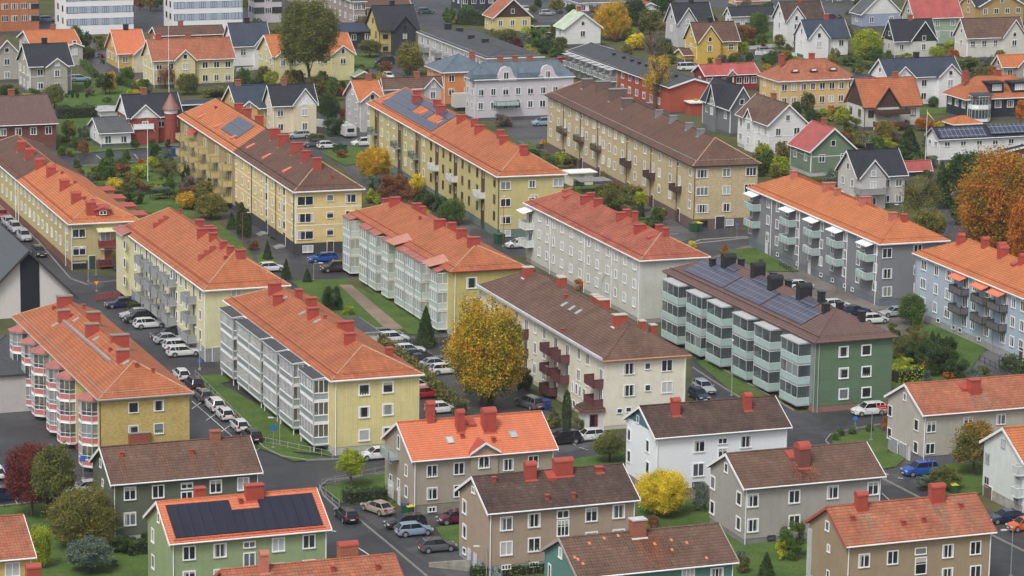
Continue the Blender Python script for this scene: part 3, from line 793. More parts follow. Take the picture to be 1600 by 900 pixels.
    ring = [(math.cos(2*PI*k/nn)*r, math.sin(2*PI*k/nn)*r) for k in range(nn)]
    wh.mesh([(x, -.10, z) for x, z in ring] + [(x, .10, z) for x, z in ring], [(k, (k+1) % nn, nn+(k+1) % nn, nn+k) for k in range(nn)] + [tuple(range(nn)), tuple(reversed(range(nn, 2*nn)))], TYRE)
    tyre = wh.data('tyre')
    rm = MB(); r2 = .22; ring = [(math.cos(2*PI*k/10)*r2, math.sin(2*PI*k/10)*r2) for k in range(10)]
    rm.mesh([(x, -.115, z) for x, z in ring] + [(x, .115, z) for x, z in ring], [tuple(range(10)), tuple(reversed(range(10, 20)))] + [(k, (k+1) % 10, 10+(k+1) % 10, 10+k) for k in range(10)], RIM)
    rim = rm.data('rim')
    hl = MB(); hl.box(-.10, .08, -.2, .2, -.08, .08, LAMPG); hlm = hl.data('headlight')
    tl = MB(); tl.box(-.06, .08, -.16, .16, -.12, .14, TAIL); tlm = tl.data('tail_light')
    ex = MB(); ex.box(X(.002)-.03, X(.02), -.26, .26, .5, .62, PLATE); ex.box(X(.985), X(1.0)+.02, -.26, .26, .36, .47, PLATE)
    ex.box(X(.97), X(1.0)+.01, -.45, .45, .50, .60, PLASTIC)
    for x in (X(.19), X(.81)):
        for s in (-1, 1):
            k = 10; pts = [(math.cos(PI*j/k)*.41, .33+math.sin(PI*j/k)*.41) for j in range(k+1)]
            y = s*(hw*1.0+.003) if x < 0 else s*(hw*.965+.006)
            q = [(x+a, y, z) for a, z in pts]
            ex.poly(q if s > 0 else q[::-1], PLASTIC)
    exm = ex.data('bumper_and_plates')
    _CAR[kind] = (body, glass, tyre, rim, hlm, tlm, exm, L, hw, X, hood, boot); return _CAR[kind]
PAINTS = {'white': (.62, .63, .63), 'silver': (.34, .36, .38), 'grey': (.09, .095, .105), 'black': (.014, .015, .018), 'navy blue': (.012, .025, .06),
          'blue': (.01, .07, .33), 'light blue': (.22, .30, .40), 'red': (.38, .012, .015), 'dark red': (.09, .012, .03), 'orange': (.55, .10, .015),
          'gold': (.30, .26, .21), 'brown': (.035, .025, .025), 'teal': (.03, .07, .08)}
VEH = []
def car(px, py, kind, col, ang, label=None, dz=0):
    """px, py: photo position of the middle of the car where it stands on the ground; ang: direction the nose points, degrees"""
    body, glass, tyre, rim, hlm, tlm, exm, L, hw, X, hood, boot = car_meshes(kind)
    p = at(px, py); r = empty('parked_car', (p.x, p.y, .05+dz), R_(ang), None, 'car', 'cars parked in the streets and yards')
    o = link('body', body, r); o.material_slots[0].link = 'OBJECT'; o.material_slots[0].material = paint('car_paint_'+col.replace(' ', '_'), PAINTS[col])
    link('windows', glass, r); link('bumper', exm, r)
    for x in (X(.19), X(.81)):
        for s in (-1, 1):
            t = link('wheel', tyre, r, (x, s*(hw-.09), .33)); link('rim', rim, t)
    for s in (-1, 1):
        link('headlight', hlm, r, (X(.968), s*hw*.62, hood*.74)); link('tail_light', tlm, r, (X(.018), s*hw*.72, boot*.80))
    k = {'estate': 'estate car', 'suv': 'SUV', 'hatch': 'hatchback', 'sedan': 'saloon car', 'van': 'van'}[kind]
    VEH.append((r, col + ' ' + k, p, label)); return r

# ------------------------------------------------------------------ plants
def leaf_mat(name, stops, trans=.0):
    k = ('lf', name)
    if k in _M: return _M[k]
    m, t, b = new_mat('leaves_'+name)
    g = nd(t, 'ShaderNodeNewGeometry'); tc = nd(t, 'ShaderNodeTexCoord')
    f = noise(t, g.outputs['Position'], .30 if len(stops) > 3 else .42, 3, .6)
    mx = nd(t, 'ShaderNodeMath', operation='MULTIPLY_ADD'); t.links.new(g.outputs['Random Per Island'], mx.inputs[0]); mx.inputs[1].default_value = .42
    ad = nd(t, 'ShaderNodeMath', operation='SUBTRACT'); t.links.new(f, ad.inputs[0]); ad.inputs[1].default_value = .21
    t.links.new(ad.outputs[0], mx.inputs[2])
    n = len(stops)
    col = ramp(t, mx.outputs[0], [(.22 + .56*i/(n-1), c) for i, c in enumerate(stops)])
    f9 = noise(t, g.outputs['Position'], 1.3, 3, .6)
    col = mixc(t, 1.0, col, ramp(t, f9, [(.3, g3(1.15)), (.5, g3(1.7)), (.7, g3(2.3))]), 'MULTIPLY')
    t.links.new(col, b.inputs['Base Color']); b.inputs['Roughness'].default_value = .7; b.inputs['Specular IOR Level'].default_value = .2
    tr = nd(t, 'ShaderNodeBsdfTranslucent'); t.links.new(col, tr.inputs[0]); ms = nd(t, 'ShaderNodeMixShader'); ms.inputs[0].default_value = .3
    t.links.new(b.outputs[0], ms.inputs[1]); t.links.new(tr.outputs[0], ms.inputs[2]); t.links.new(ms.outputs[0], t.nodes['Material Output'].inputs[0])
    _M[k] = m; return m
LEAF = {
 'dark green': [(.018, .035, .012), (.035, .062, .018), (.06, .095, .026)],
 'green': [(.03, .055, .014), (.06, .10, .022), (.10, .15, .034)],
 'olive green': [(.05, .06, .018), (.09, .10, .028), (.15, .15, .04)],
 'yellow-green': [(.10, .13, .015), (.20, .24, .02), (.33, .34, .03)],
 'yellow': [(.24, .20, .02), (.42, .34, .025), (.55, .42, .03)],
 'golden': [(.14, .13, .02), (.34, .22, .02), (.50, .31, .03)],
 'orange': [(.13, .055, .015), (.30, .10, .018), (.42, .17, .025)],
 'rusty brown': [(.08, .035, .018), (.16, .065, .028), (.22, .11, .04)],
 'dark red': [(.05, .012, .014), (.11, .022, .022), (.14, .05, .03)],
 'bright red': [(.25, .015, .015), (.45, .03, .02), (.5, .06, .03)],
 'grey-brown': [(.07, .055, .045), (.12, .095, .075), (.17, .14, .10)],
 'blue-green': [(.05, .075, .055), (.09, .12, .09), (.14, .17, .13)],
 'green and gold': [(.05, .08, .015), (.10, .12, .018), (.26, .20, .02), (.41, .26, .02), (.42, .19, .02)],
 'green and red': [(.10, .018, .018), (.05, .07, .02), (.05, .08, .022), (.08, .11, .03)],
 'autumn orange and green': [(.06, .075, .016), (.16, .12, .02), (.34, .14, .022), (.30, .09, .02)],
 'olive and orange': [(.07, .08, .022), (.11, .11, .028), (.16, .13, .03), (.30, .14, .025)],
 'mossy': [(.06, .07, .02), (.12, .12, .03), (.20, .16, .04)],
}
BARK = plain('bark', (.075, .06, .048), .9, .3, nscale=6)
LD = bpy.data.materials.new('leaf_slot')
def leaf_mesh(name, pts, size, rng, squash=1):
    """many small two-triangle leaf clumps at pts"""
    n = len(pts); a = rng.uniform(0, 2*PI, n); c = rng.uniform(-1, 1, n); s_ = np.sqrt(1-c*c)
    t1 = np.stack([np.cos(a)*s_, np.sin(a)*s_, c*.7], 1); a2 = rng.uniform(0, 2*PI, n)
    t2 = np.stack([np.cos(a2), np.sin(a2), rng.uniform(-.6, .6, n)], 1); t2 = np.cross(t1, t2); t2 /= np.linalg.norm(t2, axis=1)[:, None]+1e-6
    sz = size*rng.uniform(.6, 1.35, n)[:, None]
    if squash != 1: t1 = t1*np.array([1, 1, squash]); t2 = t2*np.array([1, 1, squash])
    v = np.empty((n, 4, 3)); v[:, 0] = pts - t1*sz; v[:, 1] = pts - t2*sz*.62; v[:, 2] = pts + t1*sz; v[:, 3] = pts + t2*sz*.62
    v[:, 1, 2] -= sz[:, 0]*.2*squash
    me = bpy.data.meshes.new(name); me.vertices.add(n*4); me.vertices.foreach_set('co', v.reshape(-1))
    me.loops.add(n*4); me.loops.foreach_set('vertex_index', np.arange(n*4)); me.polygons.add(n)
    me.polygons.foreach_set('loop_start', np.arange(n)*4); me.materials.append(LD); me.update(calc_edges=True)
    return me
def crown_pts(n, rng, lobes=12, shape='round', rough=.3):
    """unit crown: x, y in -1..1, z 0..1"""
    P = []
    cs = []
    for k in range(lobes):
        if shape == 'cone':
            z = rng.uniform(.02, .96)**1.1; r = (1-z)*.72*rng.uniform(.3, 1); q = rng.uniform(0, 2*PI); rad = .10+.22*(1-z)
        elif shape == 'column':
            z = rng.uniform(.05, .95); r = .35*rng.uniform(.2, 1)*math.sin(PI*min(.98, z*.8+.2))**.5; q = rng.uniform(0, 2*PI); rad = .42*math.sin(PI*min(.97, z*.85+.13))**.6
        else:
            z = rng.uniform(.13, .86); e = math.sqrt(max(.05, 1-(abs(z-.42)/.58)**2.2)); r = e*.74*math.sqrt(rng.uniform(.1, 1)); q = rng.uniform(0, 2*PI)
            rad = rng.uniform(.16, .33)*(.75 if z > .7 else 1)
        cs.append((math.cos(q)*r, math.sin(q)*r, z, rad*rng.uniform(.85, 1.15)))
    for x, y, z, rad in cs:
        m = int(n*(rad**2)/sum(c[3]**2 for c in cs))
        d = rng.normal(size=(m, 3)); d /= np.linalg.norm(d, axis=1)[:, None]
        rr = rad*(rng.uniform(.35, 1, m)**.45)*(1+rng.normal(0, rough*.35, m))
        p = d*rr[:, None]; zs = .5 if shape != 'cone' else .35
        P.append(np.stack([x+p[:, 0], y+p[:, 1], z+p[:, 2]*zs], 1))
    P = np.concatenate(P)
    if shape in ('cone', 'column'):
        z = rng.beta(1.15, 1.5, n) if shape == 'cone' else rng.uniform(0, 1, n); th = rng.uniform(0, 2*PI, n)
        prof = (1-z)**.85*.80+.02 if shape == 'cone' else .62*np.sin(PI*np.clip(z*.80+.19, 0, 1))**.55+.02
        bump = 1+.16*np.sin(th*5+z*23)+.10*np.sin(th*3-z*41)+.08*np.sin(z*90)
        r = prof*bump*rng.uniform(.55, 1.06, n)**.5; P = np.stack([np.cos(th)*r, np.sin(th)*r, z+rng.normal(0, .012, n)], 1)
    else:
        P += rng.normal(0, .018, P.shape)
        if shape == 'round' and rough < .8:      # leaves of the outer shell close the gaps between the limbs' masses
            m = int(len(P)*.30); d = rng.normal(size=(m, 3)); d /= np.linalg.norm(d, axis=1)[:, None]; th = np.arctan2(d[:, 1], d[:, 0])
            r = .82*(1+.15*np.sin(th*4+d[:, 2]*5)*np.sin(d[:, 2]*7+1)+.12*np.sin(th*9-d[:, 2]*11)+.09*np.sin(d[:, 2]*17+th*3))*rng.uniform(.66, 1.05, m)
            Q = np.stack([d[:, 0]*r, d[:, 1]*r, .46+d[:, 2]*r*.50*np.where(d[:, 2] < 0, .88, 1.06)], 1); P = np.concatenate([P[rng.permutation(len(P))[:int(n*.78)]], Q])
    P[:, 2] = np.clip(P[:, 2], -.02, 1.05)
    return P
_CR = {}
def crown_mesh(shape, v, lod):
    key = (shape, v, lod)
    if key in _CR: return _CR[key]
    rng = np.random.RandomState(abs(hash((shape == 'cone', v, lod))) % 10000 + {'round': 1, 'cone': 2, 'column': 3, 'bush': 4, 'thin': 5}[shape]*77)
    n = {3: 56000, 2: 13000, 1: 4200}[lod]
    if shape == 'thin': n = int(n*.45)
    P = crown_pts(n, rng, {3: 70, 2: 34, 1: 18}[lod], 'round' if shape in ('bush', 'thin') else shape, .8 if shape in ('thin', 'bush') else .6)
    # leaf size in unit space differs per lod; meshes are scaled non-uniformly by the object
    me = leaf_mesh('crown_leaves', P, {3: .021, 2: .035, 1: .060}[lod]*(.8 if shape == 'thin' else 1.15), rng, .3 if shape in ('cone', 'column') else .43)
    _CR[key] = me; return me
_TR = {}
def trunk_mesh(v, bare=False):
    if (v, bare) in _TR: return _TR[(v, bare)]
    rng = random.Random(v*13+5); b = MB()
    b.bar((0, 0, -.03), (.01, 0, .18), .034, BARK, 7, .027); b.bar((.01, 0, .18), (0, .02, .40), .027, BARK, 7, .018); b.bar((0, .02, .4), (.02, 0, .72), .018, BARK, 6, .007)
    for k in range(11 if not bare else 26):
        q = rng.uniform(0, 2*PI); z = rng.uniform(.2, .6); r = rng.uniform(.16, .34)
        e = (math.cos(q)*r, math.sin(q)*r, z+rng.uniform(.15, .32)); b.bar((0, 0, z), e, .012, BARK, 5, .004)
        for j in range(3 if not bare else 6):
            q2 = q+rng.uniform(-1, 1); b.bar(Vector((0, 0, z)).lerp(Vector(e), rng.uniform(.4, .95)), (e[0]+math.cos(q2)*.12, e[1]+math.sin(q2)*.12, e[2]+rng.uniform(.02, .18)), .0055, BARK, 4, .0015)
    _TR[(v, bare)] = b.data('trunk', uv=False); return _TR[(v, bare)]
PLANTS = []
def plant(px, py, wid, hei, col, kind='tree', shape='round', base=.28, lod=None, label=None, world=None):
    """px, py: foot of the plant in the photo; wid, hei in photo pixels at that distance (crown width, total height)"""
    p = world or at(px, py); dist = math.hypot(p.y, CH); k = CF/dist
    W, H = wid/k, hei/k/.96
    lod = lod or (3 if wid > 95 else 2 if wid > 45 else 1)
    v = random.randint(0, 3)
    nm = {'tree': 'tree', 'bush': 'bush', 'conifer': 'conifer', 'cypress': 'columnar_conifer'}[kind]
    r = empty(nm, (p.x, p.y, 0), random.uniform(0, 6.28), None, nm.replace('_', ' '), {'tree': 'garden and street trees', 'bush': 'garden bushes', 'conifer': 'evergreen conifers', 'cypress': 'evergreen conifers'}[kind])
    if kind == 'bush': base = 0.0
    if kind in ('conifer', 'cypress'): shape = 'cone' if kind == 'conifer' else 'column'; base = .04
    me = crown_mesh('bush' if kind == 'bush' else shape, v, lod)
    o = link('crown' if kind != 'bush' else 'foliage', me, r, (0, 0, H*base)); o.scale = (W/2*1.0, W/2*1.0, H*(1-base))
    if kind in ('conifer', 'cypress'): o.scale = (W/2*1.15, W/2*1.15, H*(1-base))
    o.material_slots[0].link = 'OBJECT'; o.material_slots[0].material = leaf_mat(col.replace(' ', '_'), LEAF[col])
    if kind != 'bush':
        t = link('trunk', trunk_mesh(v % 3, shape == 'thin'), r); f = W*(.85 if shape != 'thin' else 1.0) if kind == 'tree' else W*.5
        t.scale = (f, f, H*(.86 if shape != 'thin' else 1.0) if kind == 'tree' else H*.7)
    else:
        b = trunk_mesh(3, False); t = link('stems', b, r); t.scale = (W*.42, W*.42, H*.62)
    PLANTS.append((r, col + ' ' + {'tree': 'tree', 'bush': 'bush', 'conifer': 'conifer', 'cypress': 'columnar conifer'}[kind], p, label)); return r
def hedge(p0, p1, wid, hei, col, label):
    a, b = at(*p0), at(*p1); d = b-a; L = d.length; rng = np.random.RandomState(int(abs(p0[0])*7+p0[1]) % 9999)
    n = int(min(16000, L*(wid+2*hei)*26)); pts = rng.uniform(0, 1, (n, 3))
    f = rng.randint(0, 4, n); pts[f == 0, 2] = 1; pts[f == 1, 1] = 0; pts[f == 2, 1] = 1
    pts += rng.normal(0, .045, (n, 3))*np.array([.02, 1, 1])
    bump = 1+.10*np.sin(pts[:, 0]*L*1.3)+.07*np.sin(pts[:, 0]*L*3.1+1)
    P = np.stack([pts[:, 0]*L, (pts[:, 1]-.5)*wid*bump, pts[:, 2]*hei*bump], 1)
    me = leaf_mesh('hedge_leaves', P, .15, rng); me.materials[0] = leaf_mat(col.replace(' ', '_'), LEAF[col])
    r = empty('hedge', a, math.atan2(d.y, d.x), label, 'hedge', None)
    link('foliage', me, r)
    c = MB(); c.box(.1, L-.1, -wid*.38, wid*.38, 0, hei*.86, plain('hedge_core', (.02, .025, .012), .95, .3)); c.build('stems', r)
    return r
# ------------------------------------------------------------------ the ground
GR = grass_mat('garden_grass'); LAWN = grass_mat('mown_lawn', (.056, .098, .026), (.078, .132, .032), (.11, .14, .045), .2)
EARTH = grass_mat('garden_ground', (.06, .075, .03), (.09, .095, .04), (.13, .11, .065), .1)
ASP = asphalt('street_asphalt'); ASP2 = asphalt('yard_asphalt', (.062, .062, .064)); GRAV = asphalt('gravel', (.13, .115, .10)); PATHM = asphalt('clay_path', (.24, .17, .12))
PAVE = asphalt('footpath_asphalt', (.085, .085, .088))
SHEETS = []
def sheet(name, pts, z, mat, px=True, sub=None):
    q = [at(x, y) for x, y in pts] if px else [Vector(p) for p in pts]
    if px:
        base = .1 if name in ('lawn', 'clay_path') else .004       # every sheet lies 4 mm above whatever it overlaps
        bb = (min(p.x for p in q), max(p.x for p in q), min(p.y for p in q), max(p.y for p in q))
        z = max([base] + [zz+.004 for c, zz in SHEETS if c[0] < bb[1] and bb[0] < c[1] and c[2] < bb[3] and bb[2] < c[3]]); SHEETS.append((bb, z))
    bm = bmesh.new(); vs = [bm.verts.new((p.x, p.y, z)) for p in q]; f = bm.faces.new(vs)
    if f.normal.z < 0: pass
    bm.normal_update()
    if f.normal.z < 0: bmesh.ops.reverse_faces(bm, faces=[f])
    me = bpy.data.meshes.new(name); bm.to_mesh(me); bm.free(); me.materials.append(mat)
    o = link(name, me); tag(o, kind='structure'); return o
sheet('ground', [(-740, -50, 0), (740, -50, 0), (740, 1740, 0), (-740, 1740, 0)], 0, EARTH, px=False)
def road(pts, z=.004, mat=None, name='road'): return sheet(name, pts, z, mat or ASP)
def lawn(pts, z=.05): return sheet('lawn', pts, z, LAWN)
def kerb(pts, w=.13, h=.19, mat=None, name='kerb', px=True):
    q = [at(x, y) for x, y in pts] if px else pts
    b = MB(); m = mat or CONC
    for a, c in zip(q[:-1], q[1:]):
        d = (c-a); n = Vector((-d.y, d.x, 0)).normalized()*w/2
        vs = [a-n, c-n, c+n, a+n]; vs = [(v.x, v.y, -.05) for v in vs] + [(v.x, v.y, h) for v in vs]
        b.mesh(vs, [(0, 3, 2, 1), (4, 5, 6, 7), (0, 1, 5, 4), (1, 2, 6, 5), (2, 3, 7, 6), (3, 0, 4, 7)], m)
    o = b.build(name); tag(o, kind='structure'); return o
MARKM = asphalt('road_paint', (.55, .55, .53))
def mark(segs, w=.10, z=.118, mat=None):
    b = MB()
    for p0, p1 in segs:
        a, c = at(*p0), at(*p1); d = c-a; n = Vector((-d.y, d.x, 0)).normalized()*w/2
        b.poly([(v.x, v.y, z) for v in (a-n, c-n, c+n, a+n)], mat or MARKM)
    o = b.build('road_marking'); tag(o, kind='structure'); return o
# inner quarter: streets and yards
road([(-40, 300), (8, 310), (60, 370), (112, 425), (190, 432), (330, 420), (400, 330), (470, 392), (545, 385), (820, 352), (1060, 345), (1175, 362), (1175, 395), (1110, 400), (830, 400), (560, 432), (455, 455), (330, 475), (190, 462),
      (232, 490), (330, 570), (400, 640), (450, 700), (540, 716), (700, 702), (1000, 672), (1250, 645), (1420, 628), (1700, 600), (1700, 640), (1430, 668), (1330, 690), (1440, 760), (1620, 850), (1700, 900),
      (1500, 900), (1360, 800), (1270, 730), (1200, 700), (1000, 716), (870, 724), (640, 745), (520, 757), (545, 790), (620, 850), (710, 905), (720, 960), (560, 960), (520, 880), (440, 790), (405, 765), (140, 790), (-60, 812), (-60, 740), (145, 735), (-60, 700), (-60, 560), (100, 560), (60, 470), (-60, 470)], .008)
road([(155, 470), (232, 470), (330, 560), (470, 700), (400, 740), (250, 700)], .012)
road([(-60, 560), (120, 540), (160, 740), (-60, 760)], .012)                        # yard in front of the bay block
road([(570, 520), (700, 515), (760, 560), (860, 640), (960, 690), (860, 712), (640, 735), (640, 590)], .012, ASP2, 'parking_lot')
road([(1080, 560), (1110, 560), (1250, 650), (1255, 672), (1120, 680), (1080, 620)], .012)
road([(1160, 385), (1190, 380), (1330, 440), (1470, 500), (1460, 540), (1330, 530), (1060, 420)], .010, GRAV, 'gravel_yard')
road([(1380, 420), (1500, 480), (1540, 520), (1600, 560), (1700, 600), (1600, 640), (1480, 560), (1560, 545)], .009, PAVE, 'footpath')
road([(380, 395), (455, 430), (445, 350), (350, 300), (345, 340)], .012, ASP2, 'yard')
# upper streets
road([(60, 262), (280, 244), (420, 236), (575, 225), (575, 200), (500, 182), (430, 182), (280, 226), (60, 246)], .008)
road([(430, 175), (585, 175), (600, 260), (700, 330), (780, 372), (760, 392), (600, 320), (520, 250), (430, 235)], .010, ASP2, 'yard')
road([(770, 175), (900, 185), (880, 235), (1000, 310), (1090, 368), (1050, 385), (960, 330), (850, 250), (800, 215)], .012, PAVE, 'yard')
road([(560, 88), (660, 96), (640, 130), (570, 125)], .008, ASP2)
road([(95, 60), (170, 130), (250, 128), (250, 110), (190, 105), (130, 40)], .008, ASP2)
road([(-60, 26), (420, 24), (420, 50), (-60, 55)], .006); road([(200, 8), (900, -6), (1700, -30), (1700, -10), (900, 22), (200, 36)], .008)
road([(600, -20), (720, -20), (700, 40), (740, 60), (640, 40)], .010); road([(790, 8), (1000, -5), (1000, 30), (800, 42)], .012, ASP2)
road([(1060, 85), (1210, 76), (1210, 92), (1060, 100)], .008); road([(1270, 8), (1330, 8), (1330, 26), (1270, 26)], .016)
road([(1430, 300), (1520, 330), (1560, 400), (1430, 380), (1440, 340)], .008, ASP2, 'yard')
road([(1190, 210), (1160, 195), (1190, 270), (1260, 300), (1330, 320), (1320, 300), (1240, 275)], .008, ASP2)
road([(1360, 755), (1400, 715), (1445, 730), (1470, 752), (1440, 765)], .012, ASP2, 'driveway')
road([(1545, 800), (1600, 800), (1660, 830), (1640, 860), (1560, 840)], .012, ASP2, 'driveway')
road([(540, 785), (660, 800), (770, 800), (770, 900), (700, 900), (620, 850)], .012, ASP2, 'parking_lot')
# lawns on top
lawn([(160, 395), (200, 398), (190, 425), (150, 415)])
lawn([(310, 588), (372, 583), (378, 592), (345, 601), (313, 600)])
lawn([(312, 602), (345, 600), (520, 700), (515, 712), (440, 705), (385, 668)])
lawn([(400, 700), (412, 690), (470, 712), (520, 716), (460, 722)], .03)
lawn([(455, 440), (540, 436), (600, 512), (640, 515), (590, 522), (520, 500)])
lawn([(570, 450), (640, 505), (690, 515), (620, 480), (580, 448)], .03); lawn([(545, 452), (560, 450), (700, 520), (640, 524)], .03)
road([(530, 446), (549, 446), (630, 514), (604, 517)], .056, PATHM, 'clay_path')
lawn([(505, 762), (605, 738), (670, 760), (605, 790), (530, 787)])
lawn([(870, 722), (975, 706), (980, 740), (900, 745)])
lawn([(1085, 565), (1110, 562), (1225, 632), (1190, 635), (1150, 618)])
lawn([(1300, 685), (1370, 668), (1400, 690), (1380, 715), (1300, 700)]); lawn([(1350, 706), (1420, 712), (1400, 730), (1372, 735)])
lawn([(1390, 560), (1480, 480), (1560, 520), (1500, 600), (1395, 650)]); lawn([(1395, 590), (1450, 580), (1440, 612), (1395, 610)], .07)
lawn([(980, 770), (1110, 745), (1180, 850), (1010, 850)]); lawn([(1140, 845), (1270, 825), (1270, 930), (1150, 930)])
lawn([(-60, 800), (140, 783), (240, 850), (240, 930), (-60, 930)]); lawn([(-60, 795), (140, 778), (150, 800), (-60, 815)], .06)
lawn([(680, 825), (720, 820), (720, 860), (705, 862)]); lawn([(1430, 735), (1545, 715), (1560, 760), (1490, 790), (1450, 762)])
lawn([(1500, 800), (1700, 900), (1700, 1000), (1640, 870)], .03)
lawn([(90, 160), (165, 150), (145, 232), (90, 240)]); lawn([(100, 130), (215, 125), (200, 172), (100, 178)], .07); lawn([(95, 232), (280, 222), (280, 228), (95, 243)])
lawn([(125, 262), (280, 250), (290, 320), (330, 360), (220, 330), (150, 300)]); lawn([(335, 345), (380, 380), (410, 425), (370, 440), (330, 400)])
lawn([(500, 238), (560, 228), (585, 250), (540, 260)]); lawn([(405, 395), (430, 405), (440, 425), (400, 420)])
lawn([(820, 215), (850, 240), (1000, 335), (1055, 385), (1000, 375), (900, 300), (820, 250)]); lawn([(1120, 392), (1180, 388), (1250, 425), (1200, 425)])
lawn([(545, 85), (590, 85), (590, 105), (545, 108)]); lawn([(1185, 245), (1240, 255), (1240, 280), (1195, 275)]); lawn([(1180, 58), (1215, 45), (1215, 80)], .05); lawn([(1430, 165), (1485, 165), (1485, 178), (1430, 180)])
lawn([(1165, 60), (1210, 56), (1212, 74), (1165, 76)], .06); lawn([(1190, 92), (1240, 90), (1200, 102)], .06)
# kerbs
kerb([(545, 812), (505, 775), (500, 762), (512, 752), (620, 738)]); kerb([(545, 800), (600, 845), (665, 900), (700, 930)])
kerb([(303, 604), (385, 672), (412, 700), (440, 714), (480, 720), (530, 718), (640, 708)]); kerb([(380, 748), (1438, 779), (1551, 838), (1640, 882)][1:])
kerb([(1379, 749), (1438, 779)]); kerb([(1300, 700), (1290, 690), (1298, 680), (1330, 672), (1375, 664)])
kerb([(1082, 575), (1120, 600), (1185, 640), (1215, 650)]); kerb([(1100, 562), (1190, 612), (1240, 642)])
kerb([(0, 322), (60, 378), (110, 436), (135, 445), (190, 438)]); kerb([(-20, 365), (20, 395), (75, 440), (95, 455)])
kerb([(1170, 372), (1095, 380), (1070, 385), (1095, 375), (1168, 370)], .5, .1); kerb([(820, 386), (980, 372), (1060, 366)])
kerb([(-20, 794), (135, 778)]); kerb([(110, 262), (280, 247)]); kerb([(150, 236), (280, 228)])
# street markings
mark([((x, 735+x*-.0), (x+12, 748+x*-.0)) for x in (20, 44)] + [((2, 745), (12, 757)), ((22, 780), (28, 790)), ((88, 772), (94, 781)), ((60, 352), (75, 366))])
mark([((317+i*22, 628+i*18.5), (300+i*22, 640+i*18.5)) for i in range(5)] + [((300, 628), (375, 694))], .10)
mark([((215, 445), (212, 447)), ((150, 235+8), (160, 251)), ((210, 242), (216, 249)), ((1378, 772), (1395, 788)), ((1440, 805), (1475, 830)), ((1500, 850), (1530, 872)), ((700, 745), (740, 742)), ((905, 700), (920, 705)), ((886, 690), (900, 697))])
mark([((15, 372), (75, 425)), ((75, 425), (68, 432))], .1)
mark([((1380, 740), (1388, 743)), ((1403, 748), (1411, 749)), ((556, 855), (582, 872)), ((515, 830), (525, 832))], .2)

# ------------------------------------------------------------------ roofs and walls palette
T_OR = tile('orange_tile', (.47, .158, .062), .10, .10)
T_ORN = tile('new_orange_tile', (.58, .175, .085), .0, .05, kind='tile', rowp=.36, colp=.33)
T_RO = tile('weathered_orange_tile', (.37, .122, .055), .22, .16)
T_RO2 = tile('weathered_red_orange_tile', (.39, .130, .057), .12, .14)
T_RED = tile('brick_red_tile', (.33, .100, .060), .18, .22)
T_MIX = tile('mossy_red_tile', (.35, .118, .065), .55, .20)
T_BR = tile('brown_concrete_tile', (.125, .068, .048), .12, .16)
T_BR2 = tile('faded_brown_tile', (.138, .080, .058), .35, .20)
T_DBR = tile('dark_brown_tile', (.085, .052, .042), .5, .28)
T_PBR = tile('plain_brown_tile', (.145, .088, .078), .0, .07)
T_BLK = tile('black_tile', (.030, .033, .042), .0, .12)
T_NAVY = seam('navy_sheet_roof', (.035, .048, .075), .5)
T_GRY = seam('dark_grey_felt', (.055, .062, .068), 1.0, .8)
T_BLU = seam('blue_grey_sheet_roof', (.105, .14, .175), .55)
T_RSH = seam('bright_red_sheet_roof', (.38, .085, .075), .45)
T_PGR = seam('pale_green_sheet_roof', (.46, .55, .38), .5)
T_SLT = tile('slate_grey_roof', (.10, .105, .11), .3, .15)
BLOCKS = 'apartment blocks in parallel rows'
def block(name, label, nx, ny, th, L, W, h, hr, short, cat='apartment block', group=BLOCKS):
    t = R_(th); return Bld(name, label, group, nx - math.cos(t)*L, ny - math.sin(t)*L, th, L, W, h, hr, cat, short)

# ---- B1 yellow brick with red and white glazed bays
Y1 = wall('yellow_brick', (.54, .41, .15), 'brick')
b = B1 = block('apartment_block', 'yellow brick apartment block with hexagonal red and white glazed bays under an orange hipped roof', -48.05, 358.34, -68.77, 46.55, 10.7, 9.44, 3.0, 'yellow brick block with glazed bays')
b.hip(T_RO2, fascia=GREYW); b.walls(Y1, wall('red_brick_plinth', (.25, .08, .055), 'brick'), 1.0)
REDP = plain('salmon_panel', (.45, .15, .14), .5, .08)
for px in (43, 62, 77, 101, 118, 153):
    u1 = min(b.u('F', px, 8.2), b.L-.1); w_ = 3.5
    hx = [(0, 0), (0, -.75), (.95, -1.75), (w_-.95, -1.75), (w_, -.75), (w_, 0)]
    for z in (.75, 3.45, 6.15):
        enc(b, 'F', u1-w_, z, 2.7, hx, REDP, .82, WHITE, CGL, .62, 1.35, .055, name='glazed_bay', lowfirst=.02, goods=0, blind=.2)
    m = MB(); hx2 = [(-.25, .1), (-.25, -.9), (.85, -2.05), (w_-.85, -2.05), (w_+.25, -.9), (w_+.25, .1)]
    n = len(hx2); vs = [(x, y, 0) for x, y in hx2] + [(w_*.3, .0, .75), (w_*.7, .0, .75)]
    m.mesh(vs, [(0, 1, 6), (1, 2, 6), (2, 3, 7, 6), (3, 4, 7), (4, 5, 7), (5, 4, 3, 2, 1, 0)], PINKM)
    loc, rz = b.face('F', u1-w_, 8.87); m.build('bay_roof', b.root, loc, rz)
for z in (b.h-1.35, b.h-4.15, b.h-6.9): b.win('E', [b.u('E', 208.5, z), b.u('E', 248, z)], [z], 1.05, 1.15, 1, curtain=False)
u, z = b.uz('E', 217, 685); m = MB(); m.box(-1.3, 1.3, -.5, 0, -1.6, .7, wall('red_brick_b', (.33, .10, .06), 'brick')); m.box(-1.35, 1.35, -.55, 0, .7, .8, CONC); loc, rz = b.face('E', u, z); m.build('brick_balcony', b.root, loc, rz)
